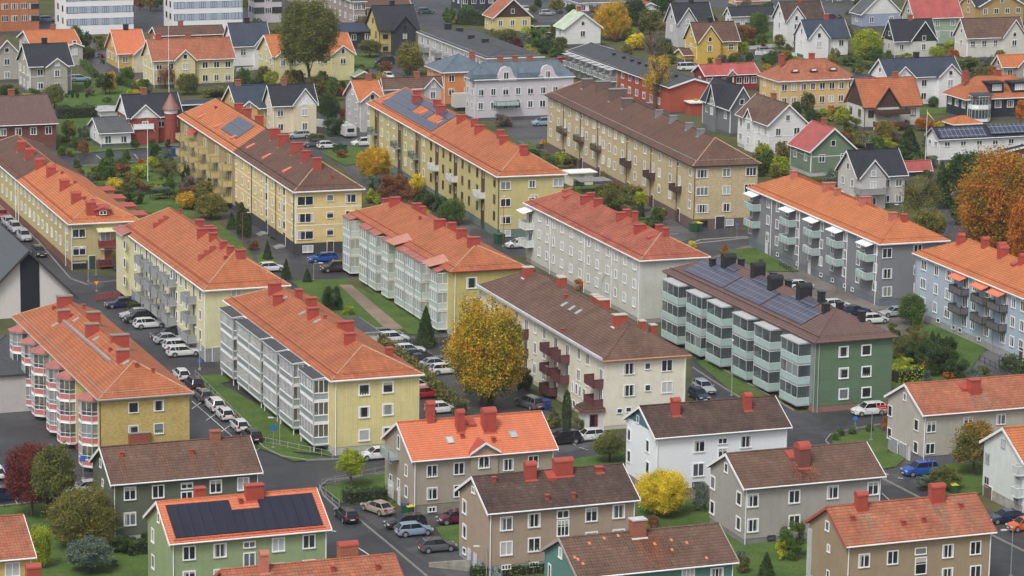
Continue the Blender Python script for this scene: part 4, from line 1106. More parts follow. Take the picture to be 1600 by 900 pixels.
b.chim_px([(101, 478, dict(w=2.6)), (100, 500, dict(w=2.0)), (146, 494), (144, 522), (187, 538, dict(w=2.9)), (192, 563, dict(w=2.0))], w=2.2, d=.9, top=1.5, capm=plain('chimney_flashing', (.25, .2, .16)))
b.vent_px([(131, 481), (84, 484), (172, 549), (213, 573), (239, 581)])
b.skylight_px([(119, 500), (150, 530), (197, 567), (86, 508)], .5, .9)
m = MB(); p0, p1 = b.roofpt(99, 503), b.roofpt(172, 566); m.bar(Vector(p0)+Vector((0, 0, .15)), Vector(p1)+Vector((0, 0, .15)), .22, GALV, 4); m.build('roof_walkway', b.roof)
b.snowguard(.35, GREYW); b.pipe('F', b.L-.15, mat=DARKT)

# ---- B2 yellow boarded block with white lattice balconies
Y2 = wall('yellow_boards', (.64, .57, .27), 'boards', dirt=.25)
b = B2 = block('apartment_block', 'yellow boarded apartment block with stacks of white framed glazed balconies and orange hipped roof', -21.42, 369.43, -69.15, 47.49, 11.03, 9.47, 2.75, 'yellow block with white framed balconies')
b.hip(T_RO, fascia=WHITE); b.walls(Y2, LPLINTH, 1.0)
GPAN = plain('grey_panel', (.28, .33, .34), .35, .06)
for a, c in ((345, 364), (371, 407.5), (412, 432.6), (437, 458), (469, 490)):
    u0, u1 = b.u('F', a, 6, 1.9), b.u('F', c, 6, 1.9)
    for z in (.95, 3.72, 6.49):
        if c-a > 30:
            um = (u0+u1)/2
            enc(b, 'F', u0, z, 2.77, [(0, 0), (0, -1.9), (um-u0, -1.9), (u1-u0, -1.9), (u1-u0, 0)], GPAN, .95, WHITE, CGL, .55, None, .09, name='glazed_balcony', lowfirst=.05)
        else: enc(b, 'F', u0, z, 2.77, rect(u1-u0, 1.9), GPAN, .95, WHITE, CGL, .6, None, .09, lowfirst=.05)
    m = MB(); m.bar((.1, -1.8, 0), (.1, -1.8, .9), .07, WHITE); m.bar((u1-u0-.1, -1.8, 0), (u1-u0-.1, -1.8, .9), .07, WHITE); loc, rz = b.face('F', u0, 0); m.build('balcony_post', b.root, loc, rz)
    canopy(b, 'F', u0, u1-u0, 9.32, 1.9, T_GRY, .22, over=.2, th=.14, front=WHITE)
for py in (608, 643, 679): b.wpx('E', [(569, py+1), (606, py-3)], 1.15, 1.2, 1, trim=.16)
b.chim_px([(429, 457, dict(w=2.2)), (434, 475, dict(w=1.6)), (467, 462, dict(w=1.2)), (486, 478, dict(w=1.9)), (489, 496, dict(w=1.9)), (540, 516, dict(w=2.8)), (546, 536, dict(w=1.7)), (608, 553, dict(w=1.1))], d=.85, top=1.4)
b.vent_px([(508, 498)]); b.skylight_px([(444, 467), (472, 490), (496, 502)], .5, 1.0)
b.pipe('E', .3, mat=WHITE); b.snowguard(.4)

# ---- B3 pale yellow with grey slab balconies
Y3 = wall('pale_yellow_render', (.66, .63, .40))
b = B3 = block('apartment_block', 'pale yellow apartment block with grey box balconies above a row of parked cars', -41.56, 417.45, -68.75, 45.98, 11.43, 10.11, 3.9, 'pale yellow block with grey balconies')
b.hip(T_RO2, fascia=WHITE); b.walls(Y3, plain('grey_base', (.27, .28, .29), .8), 1.9)
GBAL = plain('grey_balcony_panel', (.30, .31, .32), .6, .06)
for i, px in enumerate((233, 248, 260, 276, 307)):
    u1 = b.u('F', px, 8)
    for z in (2.0, 4.75, 7.5):
        enc(b, 'F', u1-3.3, z-(.0 if i < 4 else .3), 2.3, rect(3.3, 1.35), GBAL, 1.0, GREYW, screen=False, name='balcony', slab=GREYW, goods=.8)
        b.win('F', [u1-1.2], [z+1.1], .9, 2.0, 1, curtain=False, sill=False)
m = MB(); m.box(0, 5.2, -1.0, 0, .9, b.h-.1, Y3); m.build('corner_projection', b.root, (0, 0, 0))
m = MB(); m.mesh([(-.6, -1.5, 0), (5.6, -1.5, 0), (5.6, 0, .55), (-.6, 0, .55)], [(0, 1, 2, 3)], PINKM); m.box(-.6, 5.6, -1.5, -1.45, -.12, 0, WHITE); m.build('projection_roof', b.root, (0, 0, b.h))
for z in (3.2, 5.95, 8.7):
    u = b.u('F', 195, z, 1.0); loc, rz = b.face('F', u, z, 1.0); fm, gm = window_meshes(1.0, 1.3, 1, WHITE); o = link('window', fm, b.root, loc, rz); link('window_pane', gm, o)
b.win('F', None, (8.75, 6.0, 3.25), .85, 1.3, 1, px=(212, 220.5, 235, 245, 256, 268, 276, 283, 291, 313))
b.win('F', None, (1.4,), .7, .6, 1, px=(255, 268, 285, 313), trim=.06)
b.wpx('E', [(369, 458.5)], 1.3, 1.2, 2); b.door('E', 2.0, .0, 2.2, 2.0, plain('grey_door', (.3, .31, .32)))
b.chim_px([(332, 352, dict(w=1.8)), (326, 343, dict(w=1.8)), (312, 341, dict(w=1.6))], d=.9, top=1.2)
RUN = plain('red_roof_step', (.36, .08, .055), .6, .12)
for (xa, ya), (xb, yb) in (((240, 358), (262, 341)), ((311, 409), (336, 388))):       # stepped fire gable crossing the front slope
    p0, p1 = b.roofpt(xa, ya), b.roofpt(xb, yb); m = MB()
    for k in range(3):
        v0, v1 = p0[1]+(p1[1]-p0[1])*k/3, p0[1]+(p1[1]-p0[1])*(k+1)/3; m.box(-.14, .14, v0, v1, b.rz(v0)-.5, b.rz(v1)+.45, RUN)
    m.build('fire_wall', b.roof, ((p0[0]+p1[0])/2, 0, 0))
for (px, py, w_) in ((330, 355, 2.4), (345, 362, 1.4), (361, 375, 1.2), (372, 383, 1.2), (388, 390, 1.8)): b.chim_px([(px-12, py+12, dict(w=w_, top=1.0))])
b.vent_px([(282, 332), (352, 405)]); b.snowguard(.4, REDM); b.pipe('F', b.L-.2, mat=WHITE)
for px in (222, 251): b.pipe('F', 0, px=px, mat=WHITE)

# ---- B4 long mustard block on the left, two roofs
Y4 = wall('mustard_render', (.48, .41, .20))
RB = wall('red_brown_plinth', (.22, .095, .07), 'brick')
b = B4 = block('apartment_block', 'long low mustard block at the left edge, half brown half orange roof with red dormer', -68.45, 477.84, -69.88, 74, 10.6, 7.34, 2.95, 'long mustard block at the left edge')
tmp = solve(lambda q: pr(Vector((b.P(q, -.5, 7.34))))[0], 0, 74, 26)
b.hip(T_OR, fascia=WHITE, split=tmp, mat2=T_BR); b.walls(Y4, RB, 1.35)
b.win('F', None, (6.0, 3.3), .95, 1.35, 2, px=(3.6, 10.5, 17, 24.4, 33.6, 39.7, 46.4, 53, 60, 66.4, 73.6, 80.8, 87.5, 94.4, 105), trim=.07)
b.wpx('E', [(123.3, 364.5), (123.8, 392)], 1.9, 1.25, 2, curtain=False)
u, z = b.uz('E', 124, 414); b.win('E', [u], [z], 2.2, 1.2, 1, DARKT, curtain=False)
u, z = b.uz('E', 166.5, 379); 
for zz, mt in ((z-.5, plain('maroon_panel', (.20, .045, .045), .5)), (z-3.5, plain('dark_maroon_panel', (.09, .035, .04), .5))):
    enc(b, 'E', u-1.3, zz, 2.4, rect(2.6, 1.1), mt, 1.0, REDM, screen=False, name='balcony', slab=REDM)
b.win('E', [u-.2], [z+1.0], 1.5, 1.3, 2, curtain=True); b.door('E', u+.3, z-3.3, 1.4, 2.1, plain('red_brown_door', (.22, .07, .04)))
canopy(b, 'E', u-1.5, 3.2, z+2.0, 1.3, plain('cream_awning', (.6, .56, .33)), .45, 'awning')
b.door('E', b.u('E', 144, 1.0), 0, 1.0, 2.1, plain('dark_green_door', (.03, .06, .04)))
m = MB(); m.box(-1.1, 1.1, -1.0, 1.5, -.3, .55, REDM); m.mesh([(-1.4, -1.2, .55), (1.4, -1.2, .55), (1.4, 1.6, .95), (-1.4, 1.6, .95), (0, -1.2, 1.0)], [(0, 1, 4), (1, 2, 4), (2, 3, 4), (3, 0, 4)], REDM)
o = m.build('dormer', b.roof, (b.L-1.9, b.u('E', 163, 8.5), b.h+1.2), PI/2)
fm, gm = window_meshes(.95, .5, 2, WHITE); q = link('dormer_window', fm, o, (0, -1.02, .1)); link('window_pane', gm, q)
for px, py, mt in ((50, 222, None), (62, 234, None), (78, 250, None), (96, 262, None), (117, 283, None), (135, 303, None), (158, 322, None)):
    b.chim_px([(px-16, py+12)], w=2.0, d=.9, top=1.5, cap='barrel', mat=mt or REDM)
b.vent_px([(84, 261), (97, 272), (117, 287), (132, 312), (145, 316)])
for px in (24.8, 29, 103): b.pipe('F', 0, px=px, mat=WHITE)
b.snowguard(.4); b.pipe('E', .1, mat=WHITE)
for k in range(4):      # red roofed stair lobbies behind
    m = MB(); m.box(-1.6, 1.6, 0, 2.4, .0, 7.2, Y4); m.box(-1.9, 1.9, -.3, 2.7, 7.2, 7.4, REDM); m.build('stair_tower', b.root, (b.L-6-k*7.5, b.W, 0))

# ---- B5 yellow block, orange roof with balconies beyond a brown roof
Y5 = wall('warm_yellow_boards', (.68, .53, .24), 'panel', dirt=.2); Y5b = wall('shaded_ochre_render', (.36, .28, .13))
b = B5 = block('apartment_block', 'warm yellow block with white bands, brown roof in front and orange roof behind', -34.65, 492.22, -70.76, 79.93, 10.94, 10.36, 3.9, 'warm yellow two-roofed block')
sp = b.u('F', 363, 10.3, .5); b.hip(T_BR, fascia=WHITE, split=sp, mat2=T_OR)
b.walls(Y5, plain('black_base', (.05, .05, .055), .7, .1), 1.9)
m = MB(); m.box(0, sp-.1, -.05, -.005, 1.0, b.h-.1, Y5b); m.build('wall_facing', b.root)  # facing coloured darker to imitate the shaded voids between the balconies
YBAL = plain('yellow_balcony_panel', (.56, .44, .15), .6, .08)
for px in (296, 310, 326, 344.5, 364):
    u1 = b.u('F', px, 9)-.6; w_ = 3.1
    for z in (.9, 3.7, 6.5):
        enc(b, 'F', u1-w_, z+.3, 2.6, rect(w_, 1.7), YBAL, 1.0, GALV, screen=False, name='balcony', slab=GREYW, goods=.8)
        b.win('F', [u1-w_*.3, u1-w_*.75], [z+1.8], 1.0, 1.9, 1, curtain=None, sill=False)
u = b.u('F', 310, 9)-3; canopy(b, 'F', u, 2.4, 9.2, 1.4, plain('red_awning', (.5, .04, .04)), .5, 'awning')
b.win('F', None, (9.0, 6.2, 3.4), .95, 1.3, 2, px=(369, 379, 389, 398.8, 409, 426, 437, 457), trim=.08)
GLB = plain('pale_stair_glazing', (.42, .47, .46), .3, .15)
for px in (417, 444.7):
    u = b.u('F', px, 8); m = MB(); m.box(-.8, .8, -.08, 0, 2.8, 10.0, WHITE); o = m.build('stair_glazing_frame', b.root, (u, 0, 0))
    for k in range(5): m = MB(); m.box(-.5, .5, -.1, -.08, 3.1+k*1.38, 4.25+k*1.38, GLB if k % 2 else glass_mat()); m.build('stair_window', o)
    b.door('F', u, .25, 1.2, 2.2, DARKT); m = MB()
    for k in range(3): m.box(-1.1, 1.1, -.5-.4*(3-k), -.1, 0, .12*(k+1), CONC)
    m.build('entrance_step', b.root, (u, 0, 0))
for z in (4.75, 7.55, 10.2): b.band('E', z); b.band('F', z, u0=sp, out=.02)
b.corner(WHITE, z0=1.9)
for px in (393.6, 431.7, 459.7): b.pipe('F', 0, px=px, mat=DARKT)
for py in (313.7, 340.5, 367): b.wpx('E', [(477, py)], 2.5, 1.35, 2); b.wpx('E', [(515.8, py-4.5)], 1.0, .9, 1, curtain=False); b.wpx('E', [(548, py-4.5)], 1.6, 1.35, 2)
b.wpx('E', [(481, 389)], 1.6, 1.0, 2, curtain=True); b.door('E', b.u('E', 516, 1), 0, 1.0, 2.0)
b.chim_px([(430, 214, dict(w=2.2)), (443, 224, dict(w=2.5)), (464, 236, dict(w=2.7)), (373, 168, dict(w=2)), (386, 177, dict(w=2)), (405, 192, dict(w=1.8))], d=.9, top=1.6)
for px, py in ((478, 250), (495, 263)): b.chim_px([(px, py)], w=1.9, d=.9, top=1.7)
b.vent_px([(337, 170)]); b.vent_px([(315, 182), (341, 197), (366, 214), (391, 229), (416, 245), (448, 266)], kind='hatch', mat=plain('orange_hatch', (.6, .17, .09)))
b.vent_px([(517, 278)])
PVB = pv_mat('blue_solar_cells', (.06, .065, .095), (.10, .12, .17), 1.0, 1.65, .03)
q0 = b.roofpt(343, 205); q1 = b.roofpt(398, 192); b.pv(q0[0]-.6, q0[0]+10.5, 1.5, 4.8, PVB, split=(5, 2))
b.snowguard(.4, DARKT)

# ---- B6 olive-yellow block, solar roof
Y6 = wall('olive_yellow_render', (.53, .46, .21))
b = B6 = block('apartment_block', 'olive yellow block with brown stair strips and solar panels covering its far roof', -2.5, 509.29, -72.23, 81.7, 11.3, 10.37, 3.65, 'olive yellow block with solar roof')
sp = b.u('F', 667, 10.3, .5); b.hip(T_RO2, fascia=WHITE, split=sp, mat2=T_OR); b.walls(Y6, plain('grey_green_base', (.13, .18, .16), .8), 1.4)
BRS = plain('brown_stair_strip', (.085, .05, .038), .6, .15)
z3 = (9.0, 6.2, 3.4)
b.win('F', None, z3, .95, 1.35, 2, px=(576, 597, 606.5, 616, 634, 644, 662.6), trim=.1)
b.win('F', None, z3, .95, 1.35, 2, BRS, px=(674, 693, 704, 723, 733.7, 746, 773), trim=.07, curtain=False)
for i, px in enumerate((588, 624.5, 652, 683, 712, 755)):
    u = b.u('F', px, 8); m = MB(); m.box(-.95, .95, -.06, 0, .3, 10.2, BRS); o = m.build('stair_strip', b.root, (u, 0, 0)); b.door('F', u-.1, .2, 1.0, 2.1)
    b.win('F', [u+.3], [9.2, 3.8], .5, .9, 1, curtain=True, sill=False)
    st = i < 3; enc(b, 'F', u-1.9, 5.3, 2.3, rect(2.9, 1.2), clear_glass('green_steel_mesh', (.10, .16, .14), .6) if st else plain('white_panel', (.6, .62, .62)), 1.0, plain('green_steel', (.07, .12, .11)) if st else WHITE, screen=False, name='balcony', slab=GREYW, goods=.3)
for py in (290, 316.5, 343.5): b.wpx('E', [(790, py)], 1.6, 1.2, 2, WHITE, curtain=False); b.wpx('E', [(831.5, py-2.5)], 1.1, 1.1, 1 if py > 300 else 2, curtain=False)
b.wpx('E', [(872, 285)], 1.6, 1.2, 2, curtain=True); b.wpx('E', [(835, 310)], 1.1, 1.1, 2)
b.win('E', [b.u('E', 790, 1)], [.75], 1.6, .9, 2, curtain=True)
for px, py, w_ in ((653, 150, 2.0), (651, 158, 2.0), (684, 165, 1.8), (690, 174, 2.2), (722, 189, 2.2), (742, 195, 1.4), (750, 205, 2.2), (783, 213, 1.6), (788, 222, 1.9), (819, 240, 1.7)):
    b.chim_px([(px-1, py+1)], w=w_, d=.85, top=1.3)
for q in ((582, 640, 152, 171), ):
    a0 = b.u('F', 588, 10.6, .2); a1 = sp-1.2
    b.pv(a0, a0+(a1-a0)*.38, .7, 5.3, PVB, split=(5, 3)); b.pv(a0+(a1-a0)*.38, a1, .7, 2.2, PVB, split=(8, 1)); b.pv(a0+(a1-a0)*.38, a1, 3.9, 5.3, PVB, split=(8, 1))
    b.pv(a0+(a1-a0)*.38, a0+(a1-a0)*.46, 2.25, 3.85, PVB); b.pv(a0+(a1-a0)*.64, a0+(a1-a0)*.74, 2.25, 3.85, PVB); b.pv(a0+(a1-a0)*.90, a1, 2.25, 3.85, PVB)
b.vent_px([(660, 176), (688, 191)], kind='hatch', mat=plain('orange_hatch', (.6, .17, .09))); b.vent_px([(605, 155)], kind='hatch', mat=plain('orange_hatch', (.6, .17, .09)))
b.snowguard(.4); b.pipe('E', .0, mat=DARKT)
for px in (592, 629, 657): b.pipe('F', 0, px=px, mat=DARKT)

# ---- B7 beige block with brown roof
Y7 = wall('sand_brick', (.55, .45, .275), 'brick', .05)
b = B7 = block('apartment_block', 'long sand coloured brick block with a dark brown roof and small wooden balconies', 30.21, 519.38, -73.0, 81.8, 11.4, 10.95, 3.65, 'long sand coloured block with brown roof')
b.hip(T_BR, fascia=DARKT); b.walls(Y7, plain('brown_base', (.14, .095, .085), .8, .1), 1.75)
b.win('F', None, (9.6, 6.8, 4.0), 1.0, 1.35, 2, px=(861.6, 873.6, 890, 902, 917, 928.5, 943.5, 953, 962, 973.5, 993.6, 1008, 1031, 1048, 1079), trim=.1)
b.win('F', None, (9.9,), .7, .7, 1, px=(881, 909, 936, 981.6, 1019, 1060), trim=.08); b.win('F', None, (7.1,), .6, 1.6, 1, px=(883, 910, 938, 984, 1021, 1062), trim=.08, curtain=True)
WB = plain('dark_wood_balcony', (.07, .035, .028), .7, .15)
for i, (px, pd) in enumerate(((886.5, 882.6), (913, 909), (939.6, 936), (986.7, 981.6), (1023.6, 1019), (1065, 1060))):
    u1 = b.u('F', px, 6); enc(b, 'F', u1-3.2, 5.35, 2.2, rect(3.2, 1.15), WB if i > 2 else clear_glass('brown_steel_mesh', (.09, .07, .06), .6), 1.0, WB if i > 2 else DARKT, screen=False, name='balcony', slab=WB, goods=.6)
    b.door('F', b.u('F', pd, 1.5), .2, 1.1, 2.1)
    b.pipe('F', b.u('F', pd, 1.5)-1.0, mat=BRS)
for py in (271, 298.5, 325.5): b.wpx('E', [(1097, py+.5)], 2.0, 1.3, 3 if py < 320 else 4); b.wpx('E', [(1135, py-1.5)], 1.25, 1.3, 2)
b.wpx('E', [(1173.6, 268), (1171, 294)], 1.7, 1.3, 3)
b.door('E', b.u('E', 1125, 1.2), 0, 1.6, 2.1, DARKT); b.win('E', [b.u('E', 1097, 1)], [1.0], 1.8, .9, 1, DARKT, curtain=False); b.win('E', [b.u('E', 1140, 1)], [1.0], 1.2, 1.0, 1, WHITE, curtain=True)
CHB = wall('brown_sheet', (.15, .11, .095), 'panel')
b.chim_px([(917, 134, dict(w=2.6)), (942, 138, dict(w=3.8)), (965, 150, dict(w=4.4)), (980, 165, dict(w=2.6)), (1015, 162, dict(w=1.2, top=1.2))], d=1.1, top=1.5, mat=CHB, capm=CONC)
for px, py in ((1038, 178), (1060, 187), (1085, 198), (1103, 208)): b.chim_px([(px-8, py+2)], w=1.6, d=.9, top=1.0, mat=plain('grey_sheet_chimney', (.22, .22, .23), .6))
b.snowguard(.5, GREYW); b.pipe('E', .1, mat=BRS)

# ---- B8 off-white block
Y8 = wall('off_white_render', (.55, .55, .50))
b = B8 = block('apartment_block', 'off white apartment block with plain small windows, blank end wall and brick red roof', 18.73, 446.2, -69.62, 47.6, 10.2, 9.4, 2.8, 'off white block with red roof')
b.hip(T_RED, fascia=WHITE); b.walls(Y8, plain('grey_foot', (.3, .3, .3), .8), .6)
b.win('F', None, (8.1, 5.35, 2.6), 1.05, 1.2, 2, px=(843.5, 878.7, 893, 907.6, 933.7, 950, 976.9, 992), trim=.09, curtain=True)
b.win('F', None, (8.1, 5.35, 2.6), .8, 1.2, 1, px=(855.5, 865.7, 920.4, 962.8), trim=.09, curtain=True)
for z in (2.9, 5.7): u1 = b.u('F', 834, z+.5); enc(b, 'F', u1-3.0, z, 2.6, rect(3.0, 1.5), plain('white_panel', (.6, .62, .62)), 1.0, WHITE, screen=False, name='balcony', goods=.9); b.win('F', [u1-1.5], [z+1.2], 1.6, 2.0, 2, curtain=False)
canopy(b, 'F', b.u('F', 834, 8)-3.2, 3.2, 8.3, 1.7, plain('white_awning', (.7, .72, .74)), .5, 'awning')
b.chim_px([(916, 316, dict(w=2.4)), (934, 321, dict(w=1.6)), (923, 312, dict(w=1.4)), (970, 343, dict(w=1.8)), (979, 338, dict(w=1.4)), (999, 362, dict(w=2.2)), (992, 345, dict(w=1, top=1.6)), (1030, 362, dict(w=1.4)), (1040, 368, dict(w=1.1))], d=.85, top=1.2)
b.vent_px([(886, 297), (887, 306), (1018, 370)], kind='hatch'); b.snowguard(.3)
for px in (861, 914.7, 957, 1000): b.pipe('F', 0, px=px, mat=WHITE)

# ---- B9 grey block
Y9 = wall('slate_grey_render', (.20, .21, .225), 'stucco', .04, .2)
b = B9 = block('apartment_block', 'slate grey apartment block with pale green glass balconies, white awnings and bright orange roof', 54.95, 460.5, -70.56, 48.79, 10.8, 9.61, 2.96, 'slate grey block with orange roof')
b.hip(T_OR, fascia=WHITE, ridge=T_OR); b.walls(Y9, plain('blue_grey_foot', (.13, .16, .18), .8), 1.1)
b.win('F', None, (8.35, 5.6, 2.85), 1.0, 1.35, 2, px=(1174.5, 1201, 1215.5, 1230.7, 1247, 1267, 1284.5, 1302, 1321, 1342, 1369), trim=.09)
for px in (1188, 1244, 1282, 1318.7, 1366.4):
    u1 = b.u('F', px, 6)
    for z in (4.05, 6.85): enc(b, 'F', u1-3.5, z-.3, 2.5, rect(3.5, 1.35), AQUAG, 1.0, WHITE, screen=False, name='balcony', slab=GREYW, goods=.9)
    canopy(b, 'F', u1-3.5, 3.5, 8.9, 1.5, plain('white_awning', (.7, .72, .74)), .45, 'awning')
for px in (1206.7, 1250.7, 1325, 1371): b.pipe('F', 0, px=px, mat=WHITE)
b.win('F', None, (.75,), .8, .45, 1, px=(1215, 1246, 1283, 1301, 1320, 1332), trim=.07); b.door('F', b.u('F', 1198, 1), 0, 1.0, 1.9, plain('white_door', (.6, .6, .6))); b.door('F', b.u('F', 1265, 1), 0, 1.0, 1.9, plain('white_door', (.6, .6, .6)))
for py in (395.5, 427.5, 455.5): b.wpx('E', [(1386, py)], 1.4, 1.35, 2); b.wpx('E', [(1434, py-6)], 1.2, 1.35, 2)
b.chim_px([(1240, 278, dict(w=1.4, top=1.3)), (1295, 296, dict(w=2.6)), (1308, 305, dict(w=1.2)), (1352, 318, dict(w=2.4)), (1395, 343, dict(w=1.6))], d=.9, top=1.2, mat=plain('salmon_chimney', (.45, .16, .11), .6))
b.chim_px([(1412, 345)], w=1.2, d=.8, top=.9); b.snowguard(.35, plain('orange_rail', (.45, .13, .06)))
m = MB(); y = b.W/2; m.bar((b.ridge[0]+1, y-.25, b.h+b.hr+.25), (b.ridge[1]-7, y-.25, b.h+b.hr+.25), .06, REDM); 
x = b.ridge[0]+1
while x < b.ridge[1]-7: m.bar((x, y-.25, b.h+b.hr-.2), (x, y-.25, b.h+b.hr+.3), .04, REDM); x += .7
m.build('ridge_rail', b.roof)

# ---- B10 green block with glazed balconies and big solar roof
Y10 = wall('leaf_green_render', (.115, .185, .11), 'panel', .04, .2)
b = B10 = block('apartment_block', 'green apartment block with six stacks of aqua glass balconies and solar panels on top', 39.35, 394.62, -68.29, 46.88, 11.1, 9.46, 2.8, 'green block with aqua balconies')
b.hip(T_PBR, fascia=plain('brown_fascia', (.15, .08, .065)), ridge=T_PBR); b.walls(Y10, wall('pink_brown_foot', (.26, .15, .12)), .8)
m = MB(); m.box(.05, b.L-.6, -.03, -.004, 1.0, b.h-.1, wall('shaded_grey_boards', (.24, .26, .26), 'boards')); m.build('wall_facing', b.root)  # board colour darkened to stand in for the dim balcony interiors
for a, c in ((1034.5, 1059), (1072, 1095.5), (1104, 1127), (1144, 1167), (1178, 1202), (1219.5, 1246.5)):
    u0, u1 = b.u('F', a, 5, 1.8), b.u('F', c, 5, 1.8)
    for z in (.7, 3.48, 6.26):
        enc(b, 'F', u0, z, 2.7, rect(u1-u0, 1.8), AQUA, .98, WHITE, CGL, 1.9, None, .035, slab=GREYW, lowfirst=.0, blind=.13, goods=.9)
        for q in (.3, .72): b.win('F', [u0+(u1-u0)*q], [z+1.25], 1.2, 2.0, 2, GREYW, curtain=False, sill=False)
    canopy(b, 'F', u0, u1-u0, 9.0, 1.8, plain('light_grey_canopy', (.42, .43, .43), .6), .12, over=.12, th=.16)
for py in (548.5, 582, 614.5): b.wpx('E', [(1318, py+1), (1353.5, py-1.5)], 1.15, 1.2, 1, trim=.16, curtain=False)
PVG = pv_mat('grid_solar_cells', (.060, .062, .095), (.24, .26, .30), 1.0, 1.0, .03, .28)
k0 = b.u('F', 1064, 10.5, -.5); L_ = b.L-6.5-k0
for i, (s0, s1) in enumerate(((0, .34), (.35, .66), (.67, 1.0))):
    b.pv(k0+L_*s0, k0+L_*s1, 1.0, 4.1, PVG, split=(3, 1)); b.pv(k0+L_*(s0+.06), k0+L_*(s1-.08), 4.14, 5.2, PVG, split=(2, 1))
for px, py, w_, t_ in ((1113, 414, .9, 1.2), (1138, 413, 2.5, 1.4), (1158, 412, .9, 1.2), (1184, 428, 2.4, 1.5), (1208, 430, .9, 1.2), (1211, 448, 2.5, 1.5), (1232, 446, .9, 1.1), (1256, 462, 2.5, 1.6), (1283, 470, 1.0, 1.6), (1290, 485, 1.1, 1.2), (1312, 466, 1.0, 1.2), (1346, 498, 1.1, 1.3)):
    b.chim_px([(px, py+2)], w=w_, d=.9 if w_ < 2 else 1.2, top=t_, mat=BLACKM, cap='barrel' if w_ > 2 else 'flat')
b.snowguard(.35, plain('brown_rail', (.09, .05, .04))); b.pipe('F', b.L-.15, mat=GREYW); b.pipe('E', .35, mat=GREYW)

# ---- B11 blue block at the right edge
Y11 = wall('sky_blue_render', (.38, .45, .52), 'stucco', .04, .2)
b = B11 = block('apartment_block', 'light blue apartment block at the right edge with grey balconies and orange awnings', 75.57, 410.33, -69.8, 46.6, 11, 9.5, 2.9, 'light blue block')
b.hip(T_OR, fascia=WHITE, ridge=T_OR); b.walls(Y11, plain('grey_foot', (.3, .3, .3), .8), 1.0)
z3 = (8.2, 5.45, 2.7); b.win('F', None, z3, 1.5, 1.35, 3, px=(1444, 1482.6), trim=.12, curtain=False); b.win('F', None, z3, 1.0, 1.35, 2, px=(1463.6, 1541-18, 1584, 1598.5, 1612, 1628), trim=.12, curtain=False)
for px in (1513.7, 1548, 1574):
    u1 = b.u('F', px, 6)
    for z in (3.75, 6.5): enc(b, 'F', u1-3.6, z, 2.5, rect(3.6, 1.3), plain('dark_grey_balcony', (.13, .125, .13), .6), 1.0, DARKT, screen=False, name='balcony', slab=DARKT, goods=.9)
    canopy(b, 'F', u1-3.8, 3.4, 8.7, 1.4, plain('orange_awning', (.62, .18, .09)), .55, 'awning'); b.win('F', [u1-1.0], z3, 1.3, 1.6, 3, curtain=False)
b.win('F', None, (1.0,), .9, .5, 1, px=(1466, 1490, 1500, 1530), trim=.06); b.door('F', b.u('F', 1596, 2), .3)
b.pipe('F', .1, mat=GREYW); b.pipe('F', b.u('F', 1491, 5)); b.pipe('F', b.u('F', 1553, 5)); b.snowguard(.35, plain('orange_rail', (.45, .13, .06)))
for px, py, w_ in ((1501, 380, 1.4), (1539, 386, 1.3), (1565, 388, 1.5), (1567, 400, 2.0), (1597, 412, 1.2)): b.chim_px([(px, py)], w=w_, d=.9, top=1.3, cap='barrel')
b.vent_px([(1588, 412)], kind='hatch')

# ---- B12 yellow block with pale glazed balconies
Y12 = wall('mustard_boards', (.53, .46, .17), 'boards')
b = B12 = block('apartment_block', 'mustard yellow block hung with pale green glazed balconies below pale red canopies', -8.47, 435.98, -69.44, 46.65, 10.8, 9.45, 2.5, 'mustard block with pale glazed balconies')
b.hip(T_RO2, fascia=REDM); b.walls(Y12, LPLINTH, .8); GGL = clear_glass('pale_green_glass', (.56, .66, .63), .82, .1)
for i, (a, c) in enumerate(((536, 547.5), (561.5, 574), (576, 588), (596.5, 607), (617, 631.5), (632.7, 646.6), (648, 658), (671, 683.5))):
    u0, u1 = b.u('F', a, 5, 1.5), b.u('F', c, 5, 1.5); u1 = min(u1, b.L-.05)
    for z in (.6, 3.4, 6.2): enc(b, 'F', u0, z, 2.7, rect(u1-u0, 1.5), GGL, .98, WHITE, CGL2, 1.0, None, .05, slab=WHITE, lowfirst=.02, blind=.35, goods=.7)
    canopy(b, 'F', u0, u1-u0, 9.0, 1.6, PINKM, .5, over=.1)
for py in (442, 474): b.wpx('E', [(737, py)], 1.3, 1.4, 1, trim=.16, curtain=False)
for px in (632, 688):                # small hipped dormer roofs over the balconies
    u0 = b.u('F', px-14, 9.6, .5); m = MB(); m.mesh([(0, -2.1, -.05), (3.8, -2.1, -.05), (3.8, 1.0, .5), (0, 1.0, .5), (1.9, .7, 1.35)], [(0, 1, 4), (1, 2, 4), (3, 0, 4), (0, 3, 2, 1)], plain('salmon_sheet_roof', (.44, .20, .145))); m.build('balcony_roof', b.root, (u0, 0, b.h))
for px, py, w_ in ((617, 319, 2.2), (651, 330, 1.8), (660, 334, 1.2), (687, 354, 2.2), (706, 360, 1.6), (721, 369, 1.8), (740, 382, 2.4)): b.chim_px([(px, py+1)], w=w_, d=.9, top=1.3)
b.chim_px([(602, 316)], w=1.1, d=.6, top=.6); b.pipe('E', .4, mat=WHITE); b.snowguard(.35); b.vent_px([(656, 343)])

